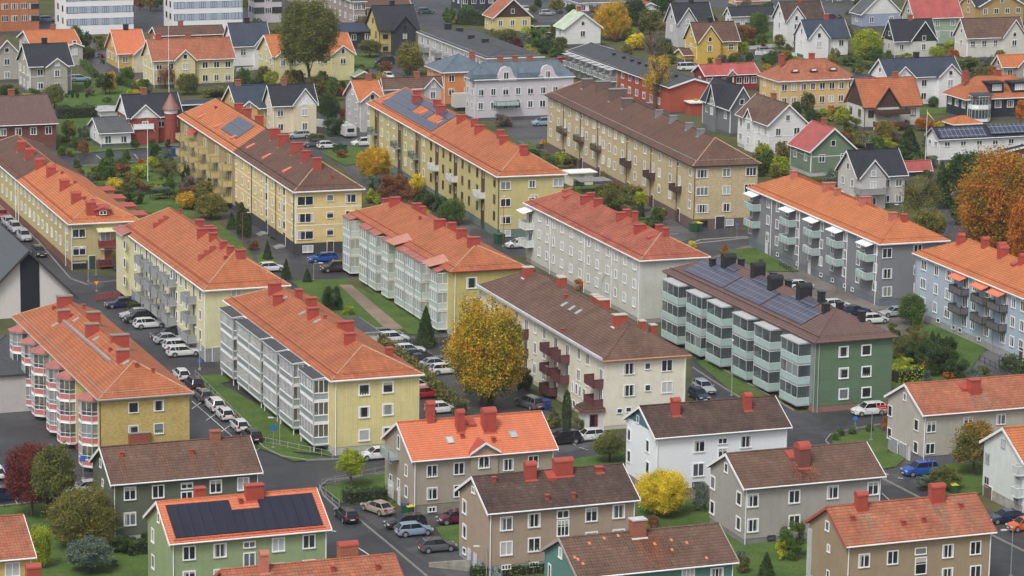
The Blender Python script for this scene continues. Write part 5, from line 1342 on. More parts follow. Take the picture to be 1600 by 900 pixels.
# ---- B13 cream block with maroon balconies
Y13 = wall('cream_render', (.68, .65, .53))
b = B13 = block('apartment_block', 'cream apartment block with maroon balconies and a brown hipped roof beside the big yellow tree', 11.93, 383.97, -69.67, 46.63, 10.99, 9.08, 3.2, 'cream block with maroon balconies')
b.hip(T_BR2, fascia=plain('peach_fascia', (.55, .24, .15)), ridge=T_BR2); b.walls(Y13, wall('cream_foot', (.5, .48, .4)), .5)
MAR = plain('maroon_balcony', (.13, .045, .05), .6, .08)
for px, zs in ((826, (6.0, 3.3, .7)), (872, (6.0, 3.3, .6)), (890, (5.9, 3.2)), (943, (5.4, 2.8))):
    u1 = b.u('F', px, 6)
    for z in zs: enc(b, 'F', u1-3.2, z, 2.3, rect(3.2, 1.35), MAR, 1.0, MAR, screen=False, name='balcony', slab=MAR, goods=.7); b.win('F', [u1-.8], [z+1.15], 1.1, 1.9, 2, curtain=False, sill=False)
b.win('F', None, (7.75, 5.0, 2.2), .9, 1.35, 2, px=(751, 770, 790, 808, 836.7, 851), trim=.08); b.win('F', None, (7.75, 5.0), .9, 1.35, 2, px=(905, 918.6), trim=.08)
b.win('F', None, (3.0,), .55, 1.3, 1, px=(895, 901, 906.6, 913), trim=.07); b.win('F', None, (.9,), .8, .8, 1, px=(897, 904), trim=.07)
for py in (576, 610): b.wpx('E', [(983, py)], 1.35, 1.35, 2); b.wpx('E', [(1012, py-4)], .65, .7, 1, curtain=False); b.wpx('E', [(1042, py-5)], 1.35, 1.35, 2)
b.wpx('E', [(968, 642), (982, 640)], .6, .5, 1, curtain=False)
b.chim_px([(825, 430, dict(w=1.9)), (878, 446, dict(w=1.5)), (876, 440, dict(w=1.2)), (943, 479, dict(w=1.9)), (936, 466, dict(w=1.6)), (930, 460, dict(w=1.3)), (968, 505, dict(w=2.3)), (1003, 510, dict(w=1.0)), (1020, 516, dict(w=1.0))], d=1.0, top=1.3, capm=plain('cream_flashing', (.5, .45, .38)))
b.skylight_px([(882, 476), (894, 482), (904, 488)], .8, 1.1, CONC); b.vent_px([(883, 466), (879, 519)]); b.pipe('E', b.W-.2, mat=WHITE)
m = MB(); m.bar((0, -.62, b.h+.12), (b.L, -.62, b.h+.12), .22, plain('pale_gutter_board', (.5, .52, .54)), 4); m.build('gutter_board', b.roof)
# entrance kiosk
m = MB(); m.prism_z([(0, 0), (0, -1.6), (.9, -2.6), (3.2, -2.6), (3.2, 0)], 0, 2.5, wall('white_render', (.62, .62, .6))); loc = (b.L-3.3, 0, 0); o = m.build('entrance_porch', b.root, loc)
m = MB(); m.prism_z([(-.4, 0), (-.4, -1.9), (.7, -3.1), (3.6, -3.1), (3.6, 0)], 2.5, 2.75, plain('brown_red_edge', (.2, .07, .055))); m.prism_z([(-.2, 0), (-.2, -1.8), (.8, -2.9), (3.4, -2.9), (3.4, 0)], 2.75, 2.95, T_DBR); m.build('porch_roof', o)
m = MB(); m.box(3.2, 3.24, -2.0, -.9, 0, 2.1, plain('maroon_door', (.12, .02, .025))); m.box(3.24, 3.27, -1.9, -1.35, .1, 2.0, CARGL); m.build('door', o)
# ------------------------------------------------------------------ gabled two-storey houses in front
HOUSES = 'gabled houses in the front rows'
def house(label, short, fit, wm, rm, plinth=LPLINTH, ph=.7, trim=WHITE, corner=False, **kw):
    x, y, th, L, W, h, hr = fit
    b = Bld('house', label, HOUSES, x, y, th, L, W, h, hr, 'house', short)
    b.gable(rm, trim=trim, **kw); b.walls(wm, plinth, ph, gable=True); b.pipe('F', .15, mat=WHITE); b.pipe('F', b.L-.15, mat=WHITE)
    return b
WW = dict(trim=.13)
b = F1 = house('dark green rendered house with a long faded brown tile roof and no dormers', 'dark green gabled house', (-43.23, 331.23, 20.86, 16.52, 9.41, 6.72, 2.91), wall('moss_green_render', (.115, .13, .095)), T_BR2)
b.wpx('F', [(203, 771), (247, 768), (337, 760), (380, 756)], 1.15, 1.3, 2, **WW); b.wpx('F', [(203, 811), (247, 808), (337, 800), (380, 796)], 1.15, 1.3, 2, **WW)
b.wpx('F', [(292, 759)], 1.15, .5, 2, **WW); b.wpx('F', [(292, 778)], 1.15, 1.3, 2, **WW); b.wpx('F', [(292, 800)], 1.15, 1.3, 2, **WW)
b.wpx('L', [(157.5, 724)], .6, .8, 1); b.wpx('L', [(161, 755), (161.5, 794)], .6, .8, 1)
b.chim_px([(336, 686, dict(w=1.1, mat=wall('old_brick', (.34, .13, .08), 'brick')))], d=.8, top=.9); b.vent_px([(190, 713), (300, 709)])
b.streak([(190, 714), (300, 709), (250, 695)], (.30, .13, .075), 'rust', 1.6, .5); b.streak([(337, 688)], (.30, .13, .075), 'rust', 2.6)
b = F2 = house('light green house whose orange roof carries a big dark array of solar panels', 'light green solar panel house', (-34.22, 307.54, 21.15, 16.58, 9.69, 7.21, 3.03), wall('pale_sage_render', (.27, .34, .185)), T_ORN)
b.wpx('F', [(295.5, 864), (343.7, 860), (435, 851), (482.7, 846)], 1.15, 1.3, 2, **WW); b.wpx('F', [(295.5, 903), (343.7, 900), (435, 891), (482.7, 886)], 1.15, 1.3, 2, **WW)
b.wpx('F', [(389.6, 851)], 1.1, .5, 2, **WW); b.wpx('F', [(389.6, 875)], 1.1, 1.4, 2, **WW); b.wpx('L', [(248, 809)], .6, .9, 1, **WW); b.wpx('L', [(239, 837), (239.5, 878)], .8, 1.3, 1, **WW)
PVD = pv_mat('black_solar_cells', (.018, .019, .034), (.035, .038, .055), 1.2, 3, .02, .3)
b.pv(.45, 7.2, .1, 4.2, PVD, split=(6, 1)); b.pv(7.2, 10.2, .1, 2.9, PVD, split=(3, 1)); b.pv(10.2, b.L-.35, .1, 4.2, PVD, split=(5, 1))
b.chim_px([(312, 777, dict(w=1.1)), (397, 777, dict(w=1.9))], d=.9, top=1.3, cap='flat'); b.vent_px([(376, 786)]); b.snowguard(-.2)
q = at(616, 865, 9.8) - Vector((math.cos(R_(20.9))*17.25, math.sin(R_(20.9))*17.25, 0)) - Vector((-math.sin(R_(20.9)), math.cos(R_(20.9)), 0))*4.6
b = F3 = house('house at the bottom edge showing only its red tile roof and two chimneys', 'red roof at the bottom edge', (q.x, q.y, 20.9, 16.9, 9.2, 7.0, 2.8), wall('pale_pink_render', (.4, .3, .25)), T_MIX, trim=plain('red_barge', (.4, .09, .06)))
b.win('F', [2, 5.5, 11.5, 15], (5.7, 2.9), 1.1, 1.3, 2); b.chim_px([(412, 890, dict(w=.8, mat=plain('salmon_sheet', (.45, .16, .10)))), (543, 868, dict(w=1.9, mat=wall('red_brick_c', (.36, .13, .07), 'brick'), capm=REDM))], d=.9, top=1.5, cap='barrel'); b.vent_px([(590, 889), (520, 892)])
b = F4 = house('beige rendered house with clean bright orange roof, small gabled dormer and glass balcony', 'beige house with bright orange roof', (-10.81, 343.73, 21.13, 17.07, 10.06, 6.55, 3.18), wall('beige_render', (.34, .305, .24)), T_ORN, plinth=plain('beige_foot', (.22, .2, .16), .8), ph=1.2)
b.wpx('F', [(675, 736), (717, 732), (794, 726), (833, 721)], 1.1, 1.25, 2, trim=.1); b.wpx('F', [(675, 771), (717, 767), (756, 764)], 1.1, 1.25, 2, trim=.1); b.wpx('F', [(675, 796)], .9, .45, 2, trim=.08)
b.cross(b.u('F', 735, 6), b.u('F', 777, 6), .25, wall('beige_render', (.34, .305, .24)), REDM, h=6.9, apex=1.15, oe=.2, z0=1.2)
u, z = b.uz('F', 756, 721, .25); fm, gm = window_meshes(1.15, 1.4, 2, WHITE, False, .12, True, True); loc, rz = b.face('F', u, z, .27); o = link('window', fm, b.root, loc, rz); link('window_pane', gm, o)
b.wpx('L', [(623, 691)], .7, 1.5, 1); b.wpx('L', [(611, 715), (611, 750), (623, 757), (635, 768), (635, 735)], .7, 1.2, 1)
u, z = b.uz('L', 617, 707); enc(b, 'L', u-1.4, z-.4, 2.2, rect(3.0, 1.3), clear_glass('frosted_blue_glass', (.38, .45, .48), .6), .95, GREYW, screen=False, name='balcony', slab=GREYW, goods=0)
u, z = b.uz('L', 611, 783); b.door('L', u, 0, 1.9, 2.1, plain('white_door', (.6, .6, .6))); u, z = b.uz('L', 624, 787); b.door('L', u, 0, .8, 2.0, plain('white_door', (.6, .6, .6)))
b.chim_px([(672, 657, dict(w=.9)), (718, 670, dict(w=.9)), (763, 669, dict(w=1.5, d=1.2))], d=.9, top=1.9, cap='barrel'); b.skylight_px([(703, 688), (802, 679)], .85, 1.1); b.vent_px([(722, 684), (771, 690)]); b.vent_px([(735, 660)], kind='hatch')
b = F5 = house('tan pebble-dashed house with a dark brown roof and two thick red chimneys on its ridge', 'tan house with dark brown roof', (-2.03, 320.33, 21.43, 16.85, 9.02, 7.26, 2.76), wall('tan_render', (.36, .28, .21)), T_DBR, plinth=plain('blue_grey_plinth', (.28, .31, .36), .8), ph=1.3)
b.wpx('F', [(791, 818), (834.5, 813), (924, 804), (966.5, 799)], 1.2, 1.35, 2, **WW); b.wpx('F', [(791, 857), (834.5, 851), (924, 842), (966.5, 838)], 1.2, 1.35, 2, **WW); b.wpx('F', [(879.5, 803.5)], 1.2, .7, 2, **WW); b.wpx('F', [(879.5, 825)], 1.2, 1.6, 3, cross=True, **WW)
b.wpx('F', [(834, 882), (791, 886)], .95, .4, 3, trim=.07); b.wpx('L', [(740, 766)], .8, .6, 2, trim=.08); b.wpx('L', [(726, 792), (726, 830)], .95, 1.35, 1, **WW); b.wpx('L', [(726, 861)], .8, .6, 1)
for px in (733.5, 743): u = b.u('L', px, 1); b.door('L', u, -.1, .9, 1.7, plain('white_door', (.6, .6, .6)))
b.chim_px([(828, 745, dict(w=1.2)), (879, 739, dict(w=2.1))], d=.9, top=1.3, cap='barrel'); b.chim_px([(936, 735, dict(w=.8, top=.35, d=.6))]); b.vent_px([(860, 744)], kind='hatch'); b.vent_px([(772, 752), (855, 780), (896, 777)])
b = F6 = house('teal house at the bottom with a patched brown roof and one brick chimney', 'teal house at the bottom', (7.08, 298.2, 21.23, 16.85, 9.18, 7.18, 2.69), wall('teal_render', (.10, .22, .19)), T_BR2, trim=plain('grey_pink_barge', (.4, .33, .31)))
b.wpx('F', [(1075, 897), (1120, 896)], 1.2, 1.0, 3, **WW); b.win('F', [2, 5], (5.6,), 1.1, 1.3, 2); b.wpx('L', [(876, 864)], .7, .9, 1, **WW); b.wpx('L', [(859, 893)], .5, 1.4, 1, **WW)
b.chim_px([(996, 834, dict(w=1.5, mat=wall('old_brick', (.34, .13, .08), 'brick'), capm=plain('white_chimney_top', (.5, .5, .5))))], d=1.1, top=1.5)
m = MB(); ox = [b.roofpt(x, y) for x, y in ((921, 849), (898, 871), (903, 874), (911, 881), (1023, 850), (1049, 844), (1073, 848), (1050, 859), (1104, 872), (966, 837), (944, 841))]
k = b.hr/(b.W/2+b.oe)
for u, v, z in ox: m.poly([(u-.14, v-.17, z-.17*k+.03), (u+.14, v-.17, z-.17*k+.03), (u+.14, v+.17, z+.17*k+.03), (u-.14, v+.17, z+.17*k+.03)], plain('fresh_orange_tile', (.6, .2, .09)))
m.build('replaced_tile', b.roof)
b.streak([(1000, 836), (1018, 836)], (.36, .13, .07), 'orange', 3.0)
b = F7 = house('grey rendered house with a weathered brown roof and one tall chimney streaked with rust', 'grey house with weathered brown roof', (26.0, 334.14, 21.04, 16.8, 9.15, 6.6, 2.73), wall('warm_grey_render', (.35, .335, .31)), T_BR2, plinth=plain('grey_foot2', (.2, .2, .2), .8))
b.wpx('F', [(1176, 782), (1241, 776), (1301, 769), (1364, 763)], 1.15, 1.3, 2, trim=.15); b.wpx('F', [(1176, 821), (1241, 815), (1301, 808), (1364, 802)], 1.15, 1.3, 2, trim=.15); b.wpx('L', [(1135, 731)], .7, .9, 1, trim=.12); b.wpx('L', [(1114, 754), (1155, 779), (1113, 793), (1154, 818)], 1.0, 1.3, 1, trim=.15)
b.chim_px([(1253, 723, dict(w=1.3, d=1.5, mat=wall('rusty_brown_sheet', (.18, .07, .05)), capm=REDM))], top=1.7, cap='barrel'); b.vent_px([(1236, 712)], kind='hatch')
b.wpx('F', [(1205, 840)], .8, .4, 1, DARKT)
b.streak([(1253, 726), (1245, 726), (1262, 728)], (.36, .13, .07), 'orange', 2.8)
b = F8 = house('white boarded house with a dark mossy brown roof and a blue-green gable', 'white house with blue-green gable', (16.86, 350.16, 20.86, 16.68, 8.77, 8.0, 2.64), wall('white_panels', (.74, .77, .80), 'stucco', .02, .1), T_DBR, plinth=plain('grey_foot2', (.2, .2, .2), .8), ph=1.6)
g = MB(); k = b.hr/(b.W/2+b.oe); g.mesh([(-.04, .35, b.h+.35), (-.04, b.W-.35, b.h+.35), (-.04, b.W/2, b.h+b.hr-.25)], [(0, 2, 1)], wall('blue_green_boards', (.08, .17, .20), 'boards')); g.build('gable_cladding', b.root)
GRF = plain('grey_window_frame', (.30, .34, .37), .5)
b.wpx('F', [(1092.5, 697), (1165, 690)], 1.25, 1.25, 2, WHITE, trim=.15, curtain=False); b.wpx('F', [(1091, 734), (1165, 727)], 1.25, 1.4, 2, WHITE, trim=.15); b.wpx('F', [(1129, 689)], 1.0, .55, 2, trim=.12); b.wpx('F', [(1129, 709)], 1.0, 1.2, 2, trim=.12)
b.wpx('L', [(983, 679), (1012, 697), (983, 713), (1012, 731)], .85, 1.3, 1, trim=.1); b.wpx('L', [(997, 655)], .6, .8, 1); b.wpx('F', [(1090, 757), (1045, 761)], 1.2, .5, 2, DARKT)
b.chim_px([(1055, 645, dict(w=.9)), (1167, 637, dict(w=.9))], d=.9, top=1.4, cap='barrel')
b = F9 = house('brown rendered house in the lower right corner with mossy orange-red roof, two red chimneys', 'brown house with mossy red roof', (35.24, 313.87, 21.17, 17.04, 8.8, 6.2, 2.98), wall('khaki_render', (.325, .25, .165)), T_MIX, trim=plain('red_barge', (.4, .09, .06)))
b.wpx('F', [(1350, 876), (1394.6, 871), (1481, 861), (1524, 856)], 1.1, 1.3, 2, trim=.12); b.wpx('F', [(1480, 898), (1524, 894)], 1.1, 1.3, 2, trim=.12); b.wpx('F', [(1438.6, 861)], 1.2, .6, 1, trim=.1); b.wpx('F', [(1438.6, 884)], 1.2, 1.7, 1, trim=.1, cross=True)
b.wpx('L', [(1293, 822)], .7, .9, 1, trim=.12); b.wpx('L', [(1295, 857)], .5, .7, 1, trim=.1); b.wpx('L', [(1294, 897)], .5, .7, 1)
b.chim_px([(1345, 794, dict(w=1.2)), (1463, 781, dict(w=1.6))], d=.9, top=1.4, cap='barrel'); b.vent_px([(1332, 813), (1411, 820), (1443, 815), (1501, 793)])
m = MB(); m.box(-.3, .05, -.25, .25, .3, b.h-.6, plain('pale_ladder', (.45, .5, .5))); m.build('downpipe_casing', b.root, (0, b.W-.4, 0))
b.streak([(1349, 797), (1462, 783), (1500, 779)], (.34, .29, .20), 'lichen', 2.6, .7)
b = F10 = house('greige house on the right with mossy red roof, one thick chimney and garage doors', 'greige house with garage doors', (50.0, 368.48, 20.63, 17.5, 9.32, 6.6, 2.72), wall('greige_render', (.43, .40, .35)), T_MIX, plinth=plain('dark_grey_base', (.14, .14, .155), .8), ph=1.3)
b.wpx('F', [(1455, 667), (1512.6, 660), (1564, 655)], 1.1, 1.2, 2, trim=.08); b.wpx('F', [(1453, 701), (1564, 690)], 1.1, 1.2, 2, trim=.08); b.wpx('L', [(1414, 620)], .6, .8, 1); b.wpx('L', [(1391, 642), (1432, 664), (1390, 677), (1431, 699)], .95, 1.25, 1, trim=.08)
for px in (1396, 1413): u = b.u('L', px, 1); b.door('L', u, -.2, 2.3, 1.9, plain('grey_garage_door', (.28, .29, .31)))
b.door('L', b.u('L', 1420, 1), -.2, .9, 1.9, plain('white_door', (.6, .6, .6))); b.chim_px([(1521, 612, dict(w=1.3, d=1.2))], top=1.5); b.vent_px([(1505, 605)], kind='hatch')
b.streak([(1521, 616), (1535, 616)], (.34, .29, .20), 'lichen', 2.4, .7)
b = F11 = house('white house cut by the right edge, orange roof, gable wall with small windows', 'white house at the right edge', (58.85, 347.76, 20.76, 17.5, 9.27, 6.4, 2.89), wall('mint_white_render', (.60, .64, .61)), T_OR, plinth=plain('stained_foot', (.33, .31, .28), .85, .25), ph=1.2)
b.wpx('L', [(1568, 693)], .8, .9, 2, GREYW, trim=.07); b.wpx('L', [(1543, 716), (1590, 740), (1542, 753), (1588, 777)], .9, 1.1, 2, GREYW, trim=.07); b.door('L', b.u('L', 1544, 1), -.2, 1.8, 1.7, plain('brown_garage', (.13, .09, .07)))
for zz in (2.3, 4.9): enc(b, 'L', b.W-.9, zz, 2.2, rect(1.2, .9), plain('mint_panel', (.5, .56, .54)), 1.0, WHITE, screen=False, name='balcony', goods=0)
b = F12 = house('yellow house in the lower left corner with red tiled roof and white barge board', 'yellow house in the lower left corner', (-63.93, 295.61, 20.69, 17.5, 11.23, 7.29, 2.74), wall('butter_yellow_render', (.60, .42, .14)), T_MIX)
b.wpx('F', [(19.5, 890)], 1.3, 1.3, 2, curtain=True, trim=.12); b.chim_px([(52, 905, dict(w=1.4))], d=.9, top=1.2, cap='barrel')

# ------------------------------------------------------------------ modern church on the left, low hall below it
SL = plain('slate_cladding', (.075, .085, .095), .7, .2, nscale=3)
b = Bld('church', 'white rendered church hall with a steep dark slate gable and a tall black window strip', None, *(lambda q: (q.x, q.y))(at(-28, 500)), 20.9, 13.0, 34, 4.6, 6.0, 'church', 'white church hall with slate roof')
m = MB(); m.mesh([(0, 0, -.2), (13, 0, -.2), (13, 0, 3.2), (6.8, 0, 9.6), (0, 0, 3.2), (0, 34, -.2), (13, 34, -.2), (13, 34, 3.2), (6.8, 34, 9.6), (0, 34, 3.2)], [(0, 1, 2, 3, 4), (9, 8, 7, 6, 5), (1, 6, 7, 2), (5, 0, 4, 9), (2, 7, 8, 3), (4, 3, 8, 9)], wall('church_render', (.60, .57, .55), 'stucco', .03, .2)); b.wall = m.build('wall', b.root)
m = MB()
for (x0, z0), (x1, z1) in (((-.9, 2.4), (6.8, 10.0)), ((6.8, 10.0), (13.9, 2.7))):
    q = [(x0, -.8, z0), (x1, -.8, z1), (x1, 34.5, z1), (x0, 34.5, z0)]; lo = [(x, y, z-.45) for x, y, z in q]; m.poly(q, SL); m.poly(lo[::-1], SL)
    for i in range(4): m.poly([lo[i], lo[(i+1) % 4], q[(i+1) % 4], q[i]], DARKT)
b.roof = m.build('roof', b.root)
m = MB(); x0 = b.u('F', 32, 2); x1 = b.u('F', 62, 2); ztop = 9.0
m.mesh([(x0, -.06, 0), (x1, -.06, 0), (x1, -.06, 9.6-(x1-6.8)*1.03), (max(x0, 6.8), -.06, 9.5-(max(x0, 6.8)-6.8)*1.03), (x0, -.06, 9.5-abs(x0-6.8)*.95)], [(0, 1, 2, 3, 4)], wall('black_louvre_window', (.02, .022, .028), 'clapboard')); m.build('window_strip', b.root)
b = Bld('low_hall', 'low white flat-roofed hall at the left edge behind the bay window block', None, *(lambda q: (q.x, q.y))(at(-60, 650)), 20.9, 10.2, 22, 5.0, .3, 'hall', 'low flat roofed hall')
b.hip(T_GRY, .3, fascia=DARKT, gutter=False, ridge=T_GRY); b.walls(wall('pale_grey_render', (.48, .46, .45)), None); b.win('E', [2, 6, 10], (2.2,), 1.1, 1.2, 2); b.door('E', 14, 0, 1.2, 2.0, plain('red_brown_door', (.22, .07, .04)))

# ------------------------------------------------------------------ villas and other buildings further back
VILLAS = 'detached houses in the gardens behind'
def villa(label, short, base, xl, xr, ye, yr, wm, rm, ori='x', kind='gable', cross=(), floors=None, plinth=DPLINTH, ph=.7, trim=WHITE, frame=WHITE, nF=None, nL=None, chim=((.4, None),), cm=None, oe=.5, corner=False, bands=(), gmat=None, cat='house', name='house', group=VILLAS, ww=1.1, wh=1.3, wn=2, th=TH_A, gutter=WHITE, winF=None, hrmin=.4, cross_win=True, zt=1.35, capk='flat', W=None, front=True):
    """base: photo position of the near wall corner on the ground; xl, xr: photo x of the left and right ends; ye: eave at the near corner, yr: ridge at its left end"""
    o = at(*base); t = R_(th); a = Vector((math.cos(t), math.sin(t), 0)); bb = Vector((-a.y, a.x, 0))
    L = solve(lambda q: pr(o + a*q)[0], 1, 90, xr); Wd = W or solve(lambda q: -pr(o + bb*q)[0], 1, 60, -xl)
    h = solve(lambda q: -pr(o + Vector((0, 0, q)))[1], 1, 30, -ye)
    mid = (bb*Wd/2 - a*.3) if ori == 'x' else (a*L/2 - bb*.3)
    if kind == 'hip': mid = bb*Wd/2 + a*Wd/2
    hr = max(hrmin, solve(lambda q: -pr(o + mid + Vector((0, 0, h+q)))[1], .05, 12, -yr))
    if ori == 'x': b = Bld(name, label, group, o.x, o.y, th, L, Wd, h, hr, cat, short); b.flip = False
    else:          # ridge runs away from us: turn the box so that its own x axis runs along the ridge towards us
        n = o + a*0 ; b = Bld(name, label, group, *(o + bb*Wd)[:2], th-90, Wd, L, h, hr, cat, short); b.flip = True
    fc = ('F', 'L') if ori == 'x' else ('E', 'F')
    if kind == 'hip': b.hip(rm, oe, fascia=trim, ridge=rm); b.walls(wm, plinth, ph)
    elif kind == 'flat': b.hr = min(b.hr, .5); b.hip(rm, oe, fascia=trim, ridge=rm, gutter=False); b.walls(wm, plinth, ph)
    else: b.gable(rm, oe, min(.45, oe), trim=trim, gutter=gutter); b.walls(wm, plinth, ph, gable=True)
    if gmat and kind == 'gable':
        k = b.hr/(b.W/2+b.oe); g = MB(); x = -.04 if ori == 'x' else b.L+.04; zz = b.h+.1
        g.mesh([(x, .15, zz), (x, b.W-.15, zz), (x, b.W/2, b.h+b.hr-.2)], [(0, 2, 1) if ori == 'x' else (0, 1, 2)], gmat); g.build('gable_cladding', b.root)
    fl = floors or max(1, int((h - ph)/2.55)); zs = [h-zt-2.8*i for i in range(fl) if h-zt-2.8*i > .9]
    lf, ll = b.flen(fc[0]), b.flen(fc[1])
    cr = []
    for c in cross:
        u0, u1 = b.u('F', c[0], h), b.u('F', c[1], h); out = c[2] if len(c) > 2 else 1.2; opt = c[3] if len(c) > 3 else {}
        if u1-u0 < 1.5: continue
        b.cross(u0, u1, out, opt.get('wall', wm), opt.get('roof', rm), z0=0, apex=opt.get('apex'), gm=opt.get('gm'), oe=.35, trim=trim, h=opt.get('h'))
        cr.append((u0-.6, u1+.6)); um = (u0+u1)/2; hc = opt.get('h') or h
        for i, z in enumerate([hc+.75] + list(zs)):
            w_ = .8 if i == 0 else (ww if u1-u0 > 2.6 else .8); fm, gm = window_meshes(w_, 1.0 if i == 0 else wh, 1 if i == 0 else wn, frame, random.random() < .2)
            loc, rz = b.face('F', um, z, out); q = link('window', fm, b.root, loc, rz); link('window_pane', gm, q)
    n = nF if nF is not None else max(1, int(lf/3.0))
    us = [lf*(i+.5)/n for i in range(n)]
    if fc[0] == 'F': us = [u for u in us if not any(c0 < u < c1 for c0, c1 in cr)]
    if us: b.win(fc[0], us, zs, ww, wh, wn, frame)
    n = nL if nL is not None else max(1, int(ll/3.4))
    if n: b.win(fc[1], [ll*(i+.5)/n for i in range(n)], zs, ww*.9, wh, wn, frame)
    if kind == 'gable' and b.hr > 2.2: b.win('L' if ori == 'x' else 'E', [b.W/2], [h+b.hr*.33], .8, 1.0, 1, frame)
    for f, mm in chim:
        b.chim(b.L*f, b.W/2+.2, 1.1, .8, 1.2, mm or cm or REDM, cap=capk)
    for z in bands:
        b.band(fc[0], z); b.band(fc[1], z)
    if corner: b.corner(WHITE if corner is True else corner)
    if ori == 'x': b.pipe('F', .1, mat=gutter)
    return b
BK = BLACKM
W_ = lambda n, c, k='clapboard', **q: wall(n, c, k, **({'dirt': .3} | q))
OLDBR = wall('old_brick', (.34, .13, .08), 'brick')
# flat-roofed modern blocks along the top
def slabblock(label, short, base, xl, xr, hh, wm, stripe, floors, nb, x0px=None):
    o = at(*base); t = R_(TH_A); a = Vector((math.cos(t), math.sin(t), 0)); bb = Vector((-a.y, a.x, 0))
    L = solve(lambda q: pr(o + a*q)[0], 1, 90, xr); Wd = solve(lambda q: -pr(o + bb*q)[0], 1, 60, -xl)
    b = Bld('apartment_block', label, 'modern blocks along the top', o.x, o.y, TH_A, L, Wd, hh, .3, 'apartment block', short)
    b.hip(T_GRY, .1, fascia=WHITE, gutter=False, ridge=T_GRY); b.walls(wm, None)
    for i in range(floors):
        z = 3.1+i*2.95
        if stripe: m = MB(); m.box(.4, L-.2, -.03, 0, -.85, .85, stripe); loc, rz = b.face('F', 0, z); m.build('window_band', b.root, loc, rz)
        us = [L*(k+.5)/nb for k in range(nb)]; b.win('F', us[1:-1], [z], 1.5, 1.35, 3, DARKT if stripe else WHITE, curtain=False, trim=.05, sill=False); b.win('F', [us[0], us[-1]], [z], 2.6, 1.5, 3, DARKT, curtain=False, trim=.05, sill=False)
        b.win('L', [Wd*.3, Wd*.7], [z], 1.2, 1.3, 2, DARKT, curtain=False, sill=False)
    return b
PB = plain('pale_blue_band', (.36, .42, .52), .6, .04); WR = wall('bright_white_render', (.76, .76, .76), 'stucco', .03, .1)
slabblock('white modern block with pale blue window bands, left one of the two at the top', 'left white modern block', (104, 55), 86, 209, 14, WR, PB, 4, 6)
slabblock('white modern block with pale blue window bands, right one of the two at the top', 'right white modern block', (271, 47), 256, 379, 14, WR, PB, 4, 6)
slabblock('orange brick block at the top left corner', 'orange brick block', (-30, 50), -60, 61, 13, W_('orange_brick', (.46, .17, .075), 'brick'), None, 4, 6)
slabblock('pale lilac block at the top behind the big round tree', 'pale lilac block', (398, 36), 388, 440, 12, W_('lilac_render', (.52, .48, .50), 'stucco'), None, 3, 3)
b = villa('long grey-brown office block receding at the top centre left', 'long grey-brown office block', (552, 46), 440, 570, 2, -6, W_('brown_grey_panel', (.33, .27, .25), 'panel'), T_GRY, 'x', 'flat', nF=3, nL=14, chim=(), floors=3, name='office_building', cat='office building', group=None)
# first garden row, left to right
G1 = W_('warm_grey_boards', (.42, .40, .36))
villa('grey boarded house at the left edge with brown gable roof and paired windows', 'left edge grey boarded house', (-8, 130), -40, 31, 88, 62, G1, T_BR, 'y', nF=1, nL=3, chim=((.5, None),))
villa('house with an orange and brown roof behind the black roofed grey house', 'orange roofed house at upper left', (50, 100), 30, 124, 70, 48, G1, T_OR, 'x', cross=((97, 122, 4.5),), chim=((.6, OLDBR),))
villa('grey house with black roof, pointed white-trimmed cross gable and corner boards', 'grey house with black roof', (47, 149), 30, 112, 104, 69, W_('stone_grey_boards', (.38, .36, .32)), T_BLK, 'x', cross=((70, 102, 2.0),), corner=True, chim=((.5, BK),), bands=(3.9,), oe=.7)
villa('ochre house with clean orange roof and white corner boards', 'ochre house with orange roof', (185, 112), 167, 228, 84, 47, W_('ochre_boards', (.56, .38, .13)), T_ORN, 'x', cross=((206, 240, 2.5, dict(wall=W_('cream_boards', (.6, .55, .38)))),), corner=True, chim=((.5, BK),), bands=(3.6,))
villa('long pale yellow house with red-brown roof and steep white trimmed central gable', 'long pale yellow house', (240, 138), 224, 365, 95, 62, W_('primrose_boards', (.64, .58, .32)), T_MIX, 'x', cross=((272, 303, 1.0),), corner=True, chim=((.13, None), (.5, OLDBR)), bands=(4.0,), nF=7, winF=1)
villa('white house with steep navy roof left of the big round tree', 'white house with navy roof', (366, 108), 350, 422, 73, 36, W_('white_clap', (.72, .72, .71), 'clapboard', dirt=.15, var=.03), T_NAVY, 'x', cross=((396, 421, 1.0),), chim=((.5, BK),), bands=(4,))
villa('pale yellow house with orange roof half hidden behind the big round tree', 'pale yellow house behind the round tree', (427, 128), 404, 552, 88, 55, W_('primrose_boards', (.64, .58, .32)), T_OR, 'x', cross=((516, 551, 1.2), (405+24, 450, 1.2)), chim=((.35, None),), bands=(4,), nF=6)
villa('low black boarded house behind the pale yellow house', 'low black boarded house', (520, 82), 508, 606, 50, 36, W_('black_boards', (.03, .035, .045)), T_NAVY, 'x', 'hip', nF=4, chim=(), trim=DARKT)
villa('yellow house with black roof and dark boarded front bay with verandas', 'yellow house with black roof', (592, 86), 573, 652, 47, 9, W_('mustard_yellow', (.56, .44, .16)), T_BLK, 'x', cross=((611, 645, 2.2, dict(wall=W_('charcoal_boards', (.045, .05, .062)))),), chim=((.5, BK),), trim=DARKT, frame=DARKT, gutter=DARKT, oe=.6)
villa('brown roofed house behind the yellow and black house', 'brown roofed house at the top', (560, 40), 545, 640, 12, -8, W_('mustard_yellow', (.56, .44, .16)), T_BR, 'x', chim=((.3, None),))
villa('yellow house with orange roof and dark brown gable at the top centre', 'yellow house with brown gable', (772, 54), 757, 829, 28, -2, W_('lemon_yellow', (.60, .50, .22), 'stucco'), T_MIX, 'y', gmat=W_('brown_boards', (.08, .05, .04), 'boards'), chim=((.5, None),))
